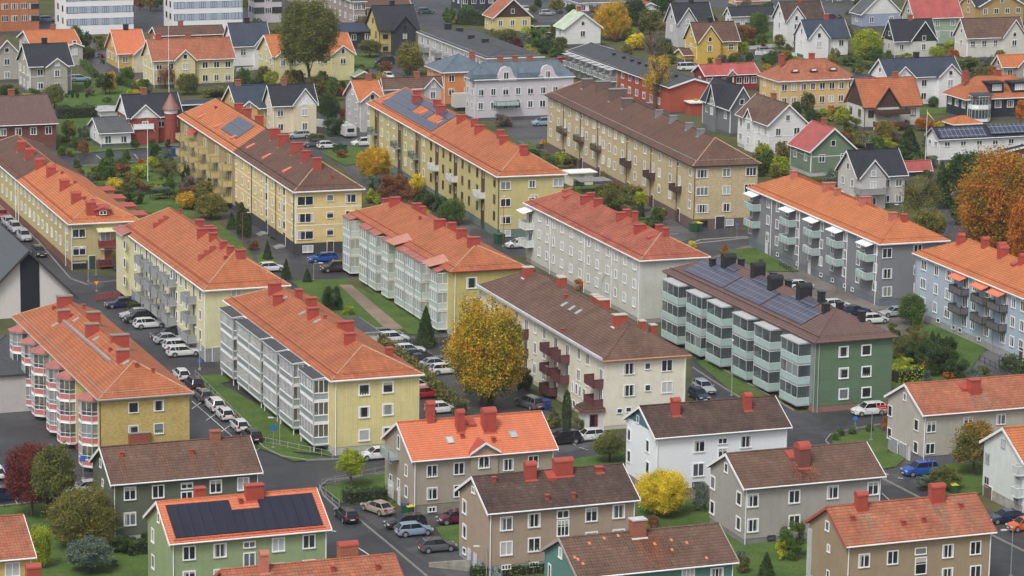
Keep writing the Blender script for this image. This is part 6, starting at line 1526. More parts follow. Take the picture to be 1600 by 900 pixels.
villa('white boarded house with a pale green roof', 'white house with pale green roof', (882, 74), 868, 938, 45, 20, W_('white_clap', (.72, .72, .71), 'clapboard', dirt=.15, var=.03), T_PGR, 'y', nF=1, nL=1, chim=((.45, None),))
villa('small brown shed with flat dark roof beside the pale green roofed house', 'small brown shed', (836, 53), 829, 872, 40, 33, W_('brown_boards', (.12, .07, .05), 'boards'), T_GRY, 'x', 'flat', nF=1, nL=1, chim=(), name='shed', cat='shed', group=None, floors=1)
# the grey flat apartment house, the orange and the lilac town houses
ab = Vector((math.cos(R_(-69.5)), math.sin(R_(-69.5)), 0)); bb2 = Vector((-ab.y, ab.x, 0))
q = at(650, 49, 7.6) + bb2*.4 + ab*.4; nr = q + ab*46
b = block('apartment_block', 'grey flat-roofed apartment block with white front and balconies behind the orange house', nr.x, nr.y, -69.5, 46, 13, 7.6, .9, 'grey flat roofed apartment block', group=None)
b.hip(T_GRY, .4, fascia=WHITE, gutter=False, ridge=T_GRY); b.walls(W_('pale_grey_render', (.48, .46, .45), 'stucco'), DPLINTH, .8)
b.win('F', [3+i*4.2 for i in range(10)], (6.1, 3.2), 1.4, 1.5, 2); b.snowguard(.3, GREYW)
for i in range(5): enc(b, 'F', 4+i*8.6, 3.9, 2.4, rect(4, 1.2), plain('grey_mesh', (.25, .26, .26)), 1.0, GREYW, screen=False, name='balcony')
b.chim_px([(700, 38), (718, 47), (736, 60), (758, 66)], w=1.8, d=1.2, top=.8, mat=BK)
villa('orange rendered town house with blue-grey sheet roof and small balcony', 'orange town house', (693, 168), 667, 765, 113, 84, W_('apricot_render', (.62, .25, .085), 'stucco'), T_BLU, 'x', 'hip', nF=3, nL=2, chim=((.8, OLDBR),), floors=3, frame=WHITE)
b = villa('lilac-white town house with blue-grey mansard roof, shaped gables and glass balconies', 'lilac-white town house', (741, 190), 727, 895, 125, 97, W_('lilac_white_render', (.54, .51, .54), 'stucco', var=.03), T_BLU, 'x', 'hip', nF=8, nL=2, chim=((.3, OLDBR), (.45, OLDBR), (.6, OLDBR)), oe=.3, floors=2, zt=2.6)
for px in (790, 855):
    u = b.u('F', px, b.h); m = MB(); pts = [(-2.4, 0), (2.4, 0), (2.3, .5), (1.7, 1.0), (1.3, 2.0), (.9, 2.7), (0, 3.0), (-.9, 2.7), (-1.3, 2.0), (-1.7, 1.0), (-2.3, .5)]
    n = len(pts); m.mesh([(x, -.25, z-.4) for x, z in pts] + [(x, .5, z-.4) for x, z in pts], [tuple(range(n))] + [((i+1) % n, i, n+i, n+(i+1) % n) for i in range(n)], W_('lilac_white_render', (.54, .51, .54), 'stucco', var=.03)); m.build('shaped_gable', b.root, (u, 0, b.h)); fm, gm = window_meshes(1.0, 1.3, 2, WHITE); q = link('window', fm, b.root, (u, -.26, b.h+.7)); link('window_pane', gm, q)
for px, w_ in ((790, 5.0), (874, 0)):
    if w_:
        for zz in (3.1,): enc(b, 'F', b.u('F', px, 4)-w_/2, zz, 2.3, rect(w_, 1.4), AQUAG, 1.0, DARKT, screen=False, name='balcony', goods=.5)
for px in (757, 828): 
    u = b.u('F', px, b.h); m = MB(); m.mesh([(-3, -.35, -.3), (3, -.35, -.3), (2.6, -.1, 1.1), (2.2, .9, 2.0), (-2.2, .9, 2.0), (-2.6, -.1, 1.1), (3, .9, -.3), (-3, .9, -.3)], [(0, 1, 2, 5), (5, 2, 3, 4), (1, 6, 3, 2), (7, 0, 5, 4)], T_BLU); m.build('mansard_panel', b.root, (u, 0, b.h))
# long row house with red end
nr = at(1045, 137, 5.6) + bb2*.5 - ab*.4; RL = solve(lambda q: -pr(nr - ab*q)[0], 5, 120, -889)
b = block('row_house', 'long row house with dark felt roof, grey balconies and a brick red end wall', nr.x, nr.y, -69.5, RL, 10.6, 5.6, 1.7, 'long row house with red end', 'row house', None)
b.gable(T_GRY, .5, .4, trim=WHITE); b.walls(W_('falu_red_boards', (.36, .085, .05), 'boards'), DPLINTH, .4, gable=True)
mm = b.u('F', 965, 5); m = MB(); m.box(0, mm, -.06, -.005, .3, 5.8, W_('grey_boards', (.32, .33, .33), 'boards')); m.build('wall_facing', b.root)
b.win('F', [mm+3+i*4 for i in range(int((b.L-mm)/4)-1)], (4.6, 1.9), 1.3, 1.3, 2)
for i in range(8):
    u = mm*(i+.3)/8; enc(b, 'F', u, 2.7, 2.4, rect(mm/8*.62, 1.8), plain('grey_mesh', (.25, .26, .26)), 1.0, WHITE, screen=False, name='balcony', goods=.5); canopy(b, 'F', u, mm/8*.62, 5.3, 2.0, plain('light_grey_canopy', (.42, .43, .43)), .1)
m = MB()
m = MB(); m.box(0, 2.8, 3.6, 9.5, 0, 2.5, W_('falu_red_boards', (.36, .085, .05), 'boards')); m.box(0, 3.2, 3.2, 9.9, 2.5, 2.75, WHITE); m.build('porch', b.root, (b.L, 0, 0))
for f in (.3, .4, .48, .55, .62, .7, .8, .9): b.chim(b.L*f, b.W/2-1.5, .6, .6, .4, BK)
# upper right
villa('long falu red house with a bright red sheet roof and white windows', 'long red house with red roof', (1102, 146), 1084, 1183, 118, 101, W_('falu_red_dark', (.24, .035, .035), 'boards'), T_RSH, 'x', nF=7, nL=1, cross=((1136, 1147, .6, dict(apex=1.2)),), chim=((.35, OLDBR),), ph=.4, trim=WHITE)
villa('pale grey house with black roof at the top right of centre', 'pale grey house with black roof', (1057, 73), 1040, 1112, 38, 5, W_('pale_grey_clap', (.48, .48, .49)), T_BLK, 'x', cross=((1057, 1087, 1.0),), chim=((.55, BK),), corner=True)
villa('bright yellow house with dark roof, white bands and pointed cross gable', 'bright yellow house', (1088, 99), 1070, 1152, 66, 35, W_('bright_yellow_boards', (.62, .42, .09)), T_BR, 'x', cross=((1089, 1123, 1.2),), chim=((.45, BK),), corner=True, bands=(3.6,))
villa('small yellow annex with dark roof left of the bright yellow house', 'small yellow annex', (1069, 98), 1057, 1088, 86, 76, W_('bright_yellow_boards', (.62, .42, .09)), T_BR, 'x', chim=(), nF=1, nL=1, name='annex', cat='outbuilding', group=None)
villa('white garage with dark gable roof at the top right', 'white garage', (1143, 40), 1133, 1210, 26, 11, W_('white_clap', (.72, .72, .71), 'clapboard', dirt=.15, var=.03), T_BLK, 'x', chim=(), nF=2, nL=1, floors=1, name='garage', cat='garage', group=None)
villa('white house with dark brown roof left of the navy roofed white house', 'white house with dark brown roof', (1226, 74), 1208, 1286, 33, 3, W_('white_clap', (.72, .72, .71), 'clapboard', dirt=.15, var=.03), T_DBR, 'x', cross=((1227, 1256, 1.0),), corner=True, chim=((.5, None),))
villa('white house with navy sheet roof and small balcony above its lower wing', 'white house with navy roof and wing', (1261, 92), 1242, 1324, 60, 31, W_('white_clap2', (.76, .76, .76), 'clapboard', dirt=.12, var=.03), T_NAVY, 'x', cross=((1262, 1292, 1.0),), corner=False, chim=((.6, None),), gutter=DARKT)
villa('lilac-blue house with white gable and octagonal glazed veranda at the top', 'lilac-blue house with veranda', (1346, 46), 1330, 1407, 23, -12, W_('lilac_blue_boards', (.33, .36, .50)), T_SLT, 'y', gmat=W_('white_clap', (.72, .72, .71), 'clapboard', dirt=.15, var=.03), chim=((.5, None),), nF=2)
villa('sage green house with bright red sheet roof', 'sage green house with red roof', (1427, 74), 1408, 1499, 29, -4, W_('sage_boards', (.34, .43, .32)), T_RSH, 'x', chim=(), corner=True, bands=(3.8,), nF=3)
villa('white house with dark roof and black boarded gables', 'white house with black gables', (1397, 91), 1380, 1460, 65, 31, W_('off_white_render', (.55, .55, .50), 'stucco'), T_BLK, 'x', cross=((1421, 1460, 1.0, dict(gm=W_('black_boards', (.03, .035, .045), 'boards'))),), gmat=W_('black_boards', (.03, .035, .045), 'boards'), chim=((.5, OLDBR),))
villa('ochre brick house at the top right with white balconies', 'ochre brick house', (1530, 42), 1506, 1598, 10, -14, W_('ochre_brick', (.44, .31, .14), 'brick'), T_BLK, 'y', chim=(), cross=((1508, 1530, 1),))
villa('large white house with mottled brown roof and right hand gable', 'large white house with mottled roof', (1510, 95), 1491, 1598, 60, 29, W_('cream_white_clap', (.62, .61, .56)), T_BR2, 'x', cross=((1565, 1599, 1.0),), chim=(), corner=True, bands=(3.8,), nF=5)
villa('grey gabled cottage with orange roof at the right edge of the second row', 'grey gabled cottage', (1566, 122), 1552, 1612, 105, 86, W_('stone_grey_boards', (.38, .36, .32)), T_OR, 'x', cross=((1588, 1612, 1),), chim=(), nF=2)
b = villa('yellow house with a broad hipped red-brown roof and three eyebrow dormers', 'broad yellow house with eyebrow dormers', (1217, 174), 1186, 1335, 127, 93, W_('apricot_yellow_render', (.62, .44, .20), 'stucco', var=.03), T_MIX, 'x', 'hip', nF=8, nL=2, chim=((.15, None), (.55, None)), oe=.5, plinth=LPLINTH)
for px, py in ((1240, 110), (1269, 109), (1299, 107.5)): 
    u, v, z = b.roofpt(px, py); m = MB(); n = 8; pts = [(math.cos(PI*i/n)*1.0, math.sin(PI*i/n)*.7) for i in range(n+1)]
    m.mesh([(x, -.9, q-.15) for x, q in pts] + [(x*.6, 1.2, q*.4+.3) for x, q in pts], [(i, i+1, n+2+i, n+1+i) for i in range(n)] + [tuple(reversed(range(n+1)))], T_MIX); o = m.build('dormer', b.roof, (u, v, z))
    m = MB(); m.box(-.5, .5, -.95, -.9, -.1, .3, WHITE); m.build('dormer_window', o)
villa('white house with two front gables and a navy sheet roof', 'white house with two gables', (1386, 170), 1360, 1498, 122, 92, W_('white_clap2', (.76, .76, .76), 'clapboard', dirt=.12, var=.03), T_NAVY, 'x', cross=((1392, 1424, 1.5), (1463, 1497, 1.5)), chim=((.5, BK),), nF=5, bands=(3.8,), hrmin=2)
villa('navy flat-roofed annex between the yellow and the two gabled white house', 'navy flat annex', (1330, 170), 1322, 1362, 122, 117, W_('white_clap2', (.76, .76, .76), 'clapboard', dirt=.12, var=.03), T_NAVY, 'x', 'flat', chim=(), nF=2, nL=1, name='annex', cat='outbuilding', group=None)
b = villa('white and dark brown house with an orange roof and stacked wooden balconies', 'brown gabled house with balconies', (1349, 204), 1322, 1436, 168, 123, W_('off_white_render', (.55, .55, .50), 'stucco'), T_RO2, 'x', cross=((1366, 1402, .8, dict(gm=W_('brown_boards', (.08, .05, .04), 'boards'))),), gmat=W_('brown_boards', (.08, .05, .04), 'boards'), trim=BRS, gutter=BRS, chim=((.7, OLDBR),), nF=4, frame=BRS)
u0, u1 = b.u('F', 1366, 4, 1), b.u('F', 1415, 4, 1)
for z in (1.0, 3.6): m = MB(); m.box(u0, u1, -3.0, -.8, -.12, .12, WB); o = m.build('balcony', b.root, (0, 0, z)); m = MB(); m.box(u0, u1, -3.05, -2.98, .1, 1.0, WB); m.box(u0-.05, u0, -3.0, -.8, .1, 1.0, WB); m.box(u1, u1+.05, -3.0, -.8, .1, 1.0, WB); m.build('balcony_parapet', o)
b = villa('black boarded house with an orange hipped roof, box dormers and white verandas', 'black house with orange roof', (1510, 190), 1478, 1625, 155, 119, W_('black_boards', (.03, .035, .045)), T_RO2, 'x', 'hip', nF=6, nL=3, chim=((.1, None), (.55, None)), oe=.7, wn=3, ww=1.4)
for px, py in ((1553, 138), (1588, 137)):
    u, v, z = b.roofpt(px, py); m = MB(); m.box(-1.6, 1.6, -1.2, 1.5, -.6, 1.2, W_('black_boards', (.03, .035, .045))); m.box(-2.0, 2.0, -1.6, 1.8, 1.2, 1.4, T_BLK); o = m.build('dormer', b.roof, (u, v, z)); fm, gm = window_meshes(1.9, 1.1, 4, WHITE, True); q = link('dormer_window', fm, o, (0, -1.22, .35)); link('window_pane', gm, q)
u = b.u('F', 1531, 3, 1); enc(b, 'F', u-2.2, 3.0, 2.6, [(0, 0), (0, -1.6), (1.1, -2.6), (3.3, -2.6), (4.4, -1.6), (4.4, 0)], WHITE, .7, WHITE, CGL, .8, name='veranda'); enc(b, 'F', u-2.2, .3, 2.6, [(0, 0), (0, -1.6), (1.1, -2.6), (3.3, -2.6), (4.4, -1.6), (4.4, 0)], WHITE, .5, WHITE, CGL, .8, name='veranda'); canopy(b, 'F', u-2.2, 4.4, 5.7, 2.4, T_GRY, .3)
villa('open shelter with an orange hipped roof beside the black house', 'orange roofed shelter', (1492, 207), 1476, 1530, 194, 181, W_('brown_boards', (.08, .05, .04), 'boards'), T_OR, 'x', 'hip', chim=(), nF=0, nL=0, name='shelter', cat='shelter', group=None)
b = villa('low white house with two blue solar roofs', 'white house with solar roofs', (1466, 256), 1447, 1640, 218, 199, W_('white_clap2', (.76, .76, .76), 'clapboard', dirt=.12, var=.03), T_BLK, 'x', 'gable', chim=(), nF=7, nL=2, ww=1.0, wh=.8, zt=1.0, trim=GREYW, oe=.4)
PV3 = pv_mat('small_grid_solar_cells', (.05, .06, .09), (.22, .25, .3), 1.0, 1.6, .05); q = b.u('F', 1545, b.h); b.pv(.4, q-.4, -.2, b.W/2-.4, PV3, split=(2, 1)); b.pv(q+.4, b.L-.5, -.2, b.W/2-.4, PV3, split=(2, 1), lift=.5)
villa('slate grey Victorian style house with pointed dormer behind the sand coloured block', 'slate grey house with pointed dormer', (1140, 214), 1097, 1175, 172, 135, W_('slate_boards', (.17, .18, .19)), T_BLK, 'y', chim=((.5, BK),), cross=((1110, 1122, .5),), corner=True)
b = villa('white Victorian style house with brown-red roof and pointed side dormer', 'white house with brown-red roof', (1200, 246), 1147, 1258, 196, 163, W_('white_clap', (.72, .72, .71), 'clapboard', dirt=.15, var=.03), T_BR2, 'y', nL=5, nF=2, chim=((.5, OLDBR),), cross=((1168, 1180, .5),), corner=True, bands=(4.0,), W=14, plinth=LPLINTH)
villa('green boarded house with a bright red sheet roof', 'green house with red sheet roof', (1266, 276), 1234, 1334, 237, 200, W_('moss_green_clap', (.17, .23, .16)), T_RSH, 'y', nF=2, nL=2, chim=((.5, OLDBR),), bands=(3.7,), corner=True, plinth=LPLINTH)
b = villa('pale house with black roof, central front gable and long grey balcony', 'pale house with black roof and balcony', (1338, 326), 1308, 1412, 277, 235, W_('white_grey_render', (.52, .50, .48), 'stucco'), T_BLK, 'x', cross=((1340, 1380, 1.2, dict(gm=W_('pale_grey_clap', (.48, .48, .49)))),), chim=((.45, BK),), nF=4, wh=1.2, floors=3, corner=False)
u0 = b.u('F', 1340, 3, 1.2); u1 = b.u('F', 1380, 3, 1.2); enc(b, 'F', u0-.1, 2.9, 2.4, [(0, 0), (0, -2.6), (u1-u0, -2.6), (u1-u0, 0)], plain('grey_panel2', (.30, .30, .30)), .95, GREYW, screen=False, name='balcony')
villa('small shed with a red sheet roof beside the pale house with black roof', 'small red roofed shed', (1413, 276), 1408, 1452, 268, 252, W_('white_clap', (.72, .72, .71), 'clapboard', dirt=.15, var=.03), T_RSH, 'x', chim=(), nF=0, nL=0, name='shed', cat='shed', group=None)
villa('red brick cottage at the right edge below the solar roofed house', 'red brick cottage at right edge', (1562, 262), 1557, 1640, 238, 228, W_('red_brick_d', (.28, .085, .06), 'brick'), T_BLK, 'y', chim=(), nF=1, nL=1)
villa('small white garage with dark gabled roof and black door at the end of the drive', 'small white garage at the drive', (1478, 320), 1471, 1510, 308, 296, W_('white_clap', (.72, .72, .71), 'clapboard', dirt=.15, var=.03), T_SLT, 'y', chim=(), nF=1, nL=0, ww=2.2, wh=1.8, zt=1.4, floors=1, name='garage', cat='garage', group=None)
# upper left, in front of the garden row
villa('dark brick house with a plain dark brown roof at the left edge', 'dark brick house at the left edge', (-30, 240), -60, 88, 197, 152, W_('dark_red_brick', (.19, .075, .055), 'brick'), T_PBR, 'x', chim=((.55, OLDBR),), nF=5, trim=DARKT)
villa('small white cottage with a mossy grey roof', 'small white cottage', (157, 231), 140, 205, 208, 184, W_('white_clap2', (.76, .76, .76), 'clapboard', dirt=.12, var=.03), T_SLT, 'x', nF=2, nL=1, chim=(), floors=1)
villa('flat roofed white garage behind the small white cottage', 'flat roofed white garage', (157, 187), 149, 187, 172, 162, W_('white_clap2', (.76, .76, .76), 'clapboard', dirt=.12, var=.03), plain('pale_roof_felt', (.36, .36, .37)), 'x', 'flat', nF=1, nL=0, ww=3.0, wh=1.9, zt=1.3, chim=(), floors=1, name='garage', cat='garage', group=None)
b = villa('red brick house with white gable, slate roof and a round copper-coned turret', 'red brick house with turret', (201, 226), 184, 283, 184, 148, W_('red_brick_e', (.30, .07, .05), 'brick'), T_BLK, 'x', cross=((204, 245, 1.2, dict(gm=W_('white_clap2', (.76, .76, .76), 'clapboard', dirt=.12, var=.03))),), chim=((.4, OLDBR),), gmat=W_('white_clap2', (.76, .76, .76), 'clapboard', dirt=.12, var=.03), nF=4)
u = b.u('F', 268, 6, 1.0); m = MB(); n = 14; r = 1.25
m.bar((0, 0, 0), (0, 0, 6.4), r, W_('red_brick_e', (.30, .07, .05), 'brick'), n); m.bar((0, 0, 5.9), (0, 0, 6.7), r+.05, WR, n); o = m.build('turret', b.root, (u, -.4, 0)); m = MB(); m.bar((0, 0, 6.7), (0, 0, 9.9), r+.45, seam('copper_brown', (.25, .11, .085), .5), n, .03); m.build('turret_roof', o)
u = b.u('F', 224, 4, 1.2); enc(b, 'F', u-2, 3.2, 2.4, [(0, 0), (0, -1.5), (4, -1.5), (4, 0)], WHITE, .9, WHITE, screen=False, name='balcony')
villa('small low dark roofed garage row behind the red brick house', 'dark low garage row', (283, 178), 277, 340, 163, 155, W_('dark_boards2', (.06, .06, .065), 'boards'), T_NAVY, 'x', 'flat', chim=(), nF=0, nL=0, name='garage', cat='garage', group=None)
villa('ochre house with a navy tiled roof left of the cream house', 'ochre house with navy roof', (372, 210), 350, 428, 170, 134, W_('ochre_boards', (.56, .38, .13)), T_NAVY, 'x', cross=((372, 400, 1.2),), chim=((.2, OLDBR),), nF=3)
villa('cream house with a black roof and white front gable', 'cream house with black roof', (427, 214), 414, 493, 166, 133, W_('cream_render2', (.64, .56, .40), 'stucco'), T_BLK, 'x', cross=((457, 493, .6, dict(gm=W_('white_clap2', (.76, .76, .76), 'clapboard', dirt=.12, var=.03))),), chim=((.35, OLDBR),), nF=3, bands=())
villa('grey-white house with an orange roof and high front gable beside the caravan', 'grey-white house with orange roof', (562, 206), 540, 598, 158, 126, W_('grey_white_clap', (.47, .46, .45)), T_OR, 'x', cross=((563, 597, .8),), chim=((.7, OLDBR),), nF=2)
villa('brown roofed wing right of the grey-white house', 'brown roofed wing', (600, 196), 596, 688, 140, 122, W_('grey_white_clap', (.47, .46, .45)), T_BR2, 'x', cross=((662, 687, .8),), chim=((.6, OLDBR),), nF=3)
villa('little yellow garden shed with a green roof', 'yellow garden shed', (556, 127), 547, 581, 119, 111, W_('lemon_yellow', (.60, .50, .22), 'stucco'), plain('green_felt', (.18, .24, .17)), 'y', chim=(), nF=0, nL=0, name='shed', cat='shed', group=None)
villa('red tiled cottage roof at the top edge right of centre', 'red cottage at the top edge', (1150, 12), 1138, 1200, 2, -8, W_('lemon_yellow', (.60, .50, .22), 'stucco'), T_RSH, 'x', chim=((.5, None),))
villa('white low building at the top centre among the trees', 'white low building at the top', (905, 22), 880, 1000, 4, -4, WR, T_SLT, 'x', 'flat', chim=(), nF=8, nL=2, name='office_building', cat='office building', group=None)
villa('small white cottage with red roof among the trees at the top', 'small cottage among the trees', (1000, 26), 990, 1030, 12, 4, WR, T_RED, 'y', chim=(), nF=1)
villa('black clad building at the top centre with a glazed ground floor', 'black clad building at the top', (720, 20), 705, 800, -6, -12, W_('charcoal_boards', (.045, .05, .062)), T_GRY, 'x', 'flat', chim=(), nF=6, name='shop_building', cat='shop', group=None)
villa('low brown building with orange brick edge between the white modern blocks and the gardens', 'low brown roofed building', (246, 72), 236, 350, 56, 42, W_('orange_brick', (.46, .17, .075), 'brick'), T_BR, 'x', chim=((.4, OLDBR),), nF=4)
villa('white rendered house at the top right edge with a red roof', 'white house at the top right edge', (1300, 4), 1285, 1345, -10, -16, WR, T_RED, 'x', chim=())
# ------------------------------------------------------------------ vehicles
A = TH_A; S = TH_B
# street beside the long mustard block
car(4, 341, 'hatch', 'red', S); car(14, 353, 'estate', 'silver', S); car(24, 362, 'suv', 'silver', S); car(38, 375, 'suv', 'silver', S); car(61, 399, 'estate', 'black', S)
# parking below the pale yellow block
car(188, 480, 'sedan', 'navy blue', A+180); car(212, 497, 'estate', 'silver', A+180); car(217, 503, 'suv', 'black', A+180); car(234, 512, 'estate', 'white', A)
car(261, 529, 'estate', 'black', A+180); car(266, 536, 'sedan', 'silver', A); car(281, 546, 'estate', 'white', A); car(287, 556, 'estate', 'white', A)
# along the street between the first two blocks
car(283, 592, 'hatch', 'white', S+180); car(303, 607, 'suv', 'black', S+180); car(317, 624, 'estate', 'grey', S+180); car(336, 640, 'suv', 'white', S+180); car(351, 654, 'hatch', 'white', S+180); car(374, 672, 'hatch', 'white', S+180); car(393, 687, 'estate', 'black', S+180)
car(588, 717, 'estate', 'white', A+180)
car(504, 409, 'estate', 'blue', A+180); car(523, 424, 'suv', 'brown', A+180)
car(466, 216, 'estate', 'silver', A+180); car(490, 229, 'sedan', 'grey', A+180); car(512, 232, 'hatch', 'white', A); car(567, 228, 'suv', 'white', A+180); car(424, 424, 'hatch', 'white', A)
car(809, 387, 'hatch', 'white', A+180); car(848, 196, 'suv', 'light blue', A+180); car(881, 99, 'hatch', 'red', A)
# yard parking in the middle
car(603, 528, 'estate', 'grey', A); car(614, 536, 'suv', 'white', A); car(638, 553, 'estate', 'white', A); car(648, 561, 'sedan', 'navy blue', A); car(668, 568, 'estate', 'black', A); car(682, 575, 'sedan', 'silver', A); car(695, 584, 'hatch', 'white', A)
car(652, 609, 'hatch', 'white', A); car(667, 621, 'sedan', 'red', A); car(689, 645, 'hatch', 'white', A)
car(827, 637, 'suv', 'grey', S+180+15); car(879, 693, 'suv', 'black', A+180); car(920, 688, 'hatch', 'white', A+180)
car(1100, 612, 'estate', 'silver', S); car(1092, 624, 'hatch', 'navy blue', S)
car(1357, 648, 'suv', 'white', A+180)
car(1250, 452, 'hatch', 'white', A); car(1306, 482, 'hatch', 'white', A); car(1337, 492, 'estate', 'navy blue', A); car(1366, 505, 'hatch', 'white', A); car(1397, 494, 'sedan', 'silver', A+180)
car(1437, 742, 'suv', 'blue', A+180); car(1570, 816, 'sedan', 'navy blue', A+180); car(1600, 828, 'hatch', 'orange', A+180)
car(-6, 746, 'hatch', 'white', S+180); car(4, 782, 'suv', 'navy blue', A); car(133, 770, 'estate', 'silver', A+180)
car(541, 812, 'estate', 'black', S+180); car(590, 801, 'sedan', 'gold', S+180+20); car(633, 824, 'estate', 'black', A+180); car(647, 836, 'hatch', 'light blue', A); car(683, 861, 'hatch', 'grey', A); car(711, 817, 'hatch', 'dark red', A+180)
car(75, 34, 'estate', 'light blue', A); car(125, 127, 'estate', 'light blue', A); car(600, 101, 'van', 'black', A+180); car(607, 123, 'hatch', 'white', S); car(665, 21, 'estate', 'teal', A)
car(855, 24, 'hatch', 'silver', A); car(822, 18, 'hatch', 'white', A); car(895, 30, 'sedan', 'silver', A); car(1195, 83, 'hatch', 'silver', A); car(1075, 110, 'van', 'white', A); car(1055, 173, 'suv', 'white', A); car(1298, 30, 'hatch', 'dark red', A)
# red warning stripes on the white SUV's tail
for v in VEH:
    if abs(v[2].x - at(1357, 648).x) < .1 and abs(v[2].y - at(1357, 648).y) < .1:
        m = MB(); red = plain('red_reflective', (.6, .05, .04), .4)
        for k in range(3): m.box(-2.32, -1.2+k*.2, -.95, .95, .5+k*.32, .62+k*.32, red)
        m.build('warning_stripe', v[0])
# caravan
p = at(541, 213); cv = empty('caravan', p, R_(A+90), 'white caravan parked between the dark hedge and the grey-white house', 'caravan')
m = MB(); WCV = paint('caravan_white', (.60, .60, .58)); m.prism_x([(-1.15, .5), (1.15, .5), (1.15, 2.3), (.95, 2.6), (-.95, 2.6), (-1.15, 2.3)], -2.9, 2.9, WCV); o = m.build('body', cv)
m = MB(); m.box(-2.95, -2.88, -.7, .7, 1.3, 2.0, CARGL); m.box(-2.5, -1.0, -1.18, -1.14, 1.4, 2.0, CARGL); m.box(.6, 2.0, -1.18, -1.14, 1.4, 2.0, CARGL); m.build('caravan_window', cv)
m = MB(); m.box(-2.96, -2.9, -1.0, 1.0, .65, .95, GREYW); m.build('bumper', cv)
for s in (-1, 1): link('wheel', car_meshes('van')[2], cv, (0, s*1.0, .33))
m = MB(); m.box(-.5, .5, -.5, .5, 2.6, 2.75, GREYW); m.build('roof_hatch', cv)
# boxy white trailer beside the orange house
p = at(731, 172); tr = empty('box_trailer', p, R_(A), 'white box trailer standing between the orange and the lilac-white town houses', 'trailer')
m = MB(); m.box(-3.3, 3.3, -1.2, 1.2, .8, 3.6, WCV); m.build('body', tr); m = MB(); m.box(3.3, 3.36, -1.1, 1.1, .9, 3.5, PLASTIC); m.build('door', tr)
for x in (-1.6, -.7):
    for s in (-1, 1): link('wheel', car_meshes('van')[2], tr, (x, s*1.0, .33))

# ------------------------------------------------------------------ trees, bushes, hedges (foot in the photo, crown width and height in photo px)
P = plant
P(757, 636, 134, 176, 'green and gold', base=.07, lod=3, label='big golden and green tree standing alone in the middle of the picture')
P(483, 150, 104, 150, 'olive green', base=.33, lod=3, label='tall dark round-headed tree rising above the pale yellow house at the top')
P(1560, 420, 150, 185, 'autumn orange and green', base=.12, lod=3, label='huge orange and rust coloured tree at the right edge')
P(1615, 440, 100, 150, 'orange', base=.14, lod=3)
P(1515, 322, 85, 90, 'dark green', base=.2); P(1435, 355, 82, 85, 'mossy', base=.2, shape='thin'); P(1470, 325, 40, 70, 'dark green', 'conifer'); P(1418, 260, 55, 62, 'dark green', 'conifer')
P(86, 822, 80, 130, 'olive green', base=.30, lod=2, label='tall green tree in front of the dark red tree at lower left'); P(50, 808, 90, 118, 'dark red', base=.20, lod=3, label='tall dark red tree at lower left, entwined with a green one')
P(130, 860, 120, 105, 'mossy', base=.06, lod=3); P(170, 835, 40, 50, 'yellow', base=.1); P(62, 888, 42, 72, 'yellow-green', base=.05, lod=2); P(140, 895, 85, 55, 'blue-green', base=.18, lod=2); P(112, 815, 30, 28, 'yellow-green', 'bush')
P(195, 865, 55, 30, 'dark green', 'bush'); P(222, 860, 40, 30, 'dark green', 'bush'); P(180, 886, 14, 12, 'blue-green', 'bush'); P(80, 800, 22, 24, 'olive green', 'bush')
P(549, 762, 52, 62, 'yellow-green', base=.3, lod=2, label='small lime green tree on the lawn at the road junction'); P(952, 722, 62, 48, 'olive green', base=.25, lod=2, label='low spreading olive tree behind the tan house')
P(1036, 806, 92, 72, 'yellow', base=.12, lod=3, label='bright yellow tree between the tan and the grey house'); P(1095, 800, 26, 50, 'blue-green', 'bush', lod=2); P(1022, 828, 26, 24, 'rusty brown', 'bush')
P(1240, 872, 55, 62, 'green', 'bush', lod=2); P(1222, 875, 28, 34, 'yellow-green', 'bush'); P(1197, 905, 30, 42, 'dark green', 'conifer'); P(1160, 895, 30, 26, 'olive green', 'bush'); P(1158, 880, 22, 22, 'blue-green', 'bush')
P(1521, 742, 80, 88, 'olive and orange', base=.2, lod=2, label='small orange and green tree between the greige house and the white house at the right'); P(1475, 765, 60, 38, 'olive green', 'bush', lod=2); P(1442, 765, 36, 24, 'blue-green', 'bush')
for i, x in enumerate((1305, 1313, 1332, 1358)): P(x, (688, 682, 679, 675)[i], 15, 14, 'green', 'bush', lod=2, label=('round clipped bush nearest the road on the island lawn', 'second clipped bush on the island lawn', 'third clipped bush on the island lawn', 'clipped bush on the island lawn closest to the greige house')[i])
P(1381, 672, 12, 22, 'orange', 'bush')
P(665, 543, 34, 64, 'dark green', 'conifer', lod=2, label='single dark conifer in front of the mustard block'); P(885, 672, 20, 62, 'dark green', 'cypress', lod=2, label='slender dark columnar conifer before the cream block'); P(865, 668, 30, 26, 'olive green', 'bush'); P(905, 672, 20, 20, 'olive green', 'bush')
P(820, 612, 30, 38, 'dark green', 'bush', lod=2); P(760, 628, 30, 18, 'olive green', 'bush'); P(519, 486, 40, 42, 'dark green', 'bush', lod=2, label='dark round bush at the head of the clay path'); P(545, 492, 22, 16, 'yellow-green', 'bush')
P(418, 406, 16, 30, 'dark green', 'conifer'); P(447, 437, 18, 32, 'dark green', 'conifer'); P(480, 441, 16, 22, 'dark green', 'conifer'); P(377, 370, 22, 52, 'dark green', 'cypress'); P(387, 372, 16, 44, 'dark green', 'cypress'); P(362, 358, 18, 26, 'dark green', 'conifer')
P(330, 342, 58, 40, 'mossy', base=.12, lod=2); P(300, 305, 44, 30, 'grey-brown', 'bush', lod=2); P(290, 290, 18, 34, 'dark green', 'bush'); P(315, 322, 30, 26, 'olive green', 'bush'); P(395, 390, 26, 14, 'rusty brown', 'bush')
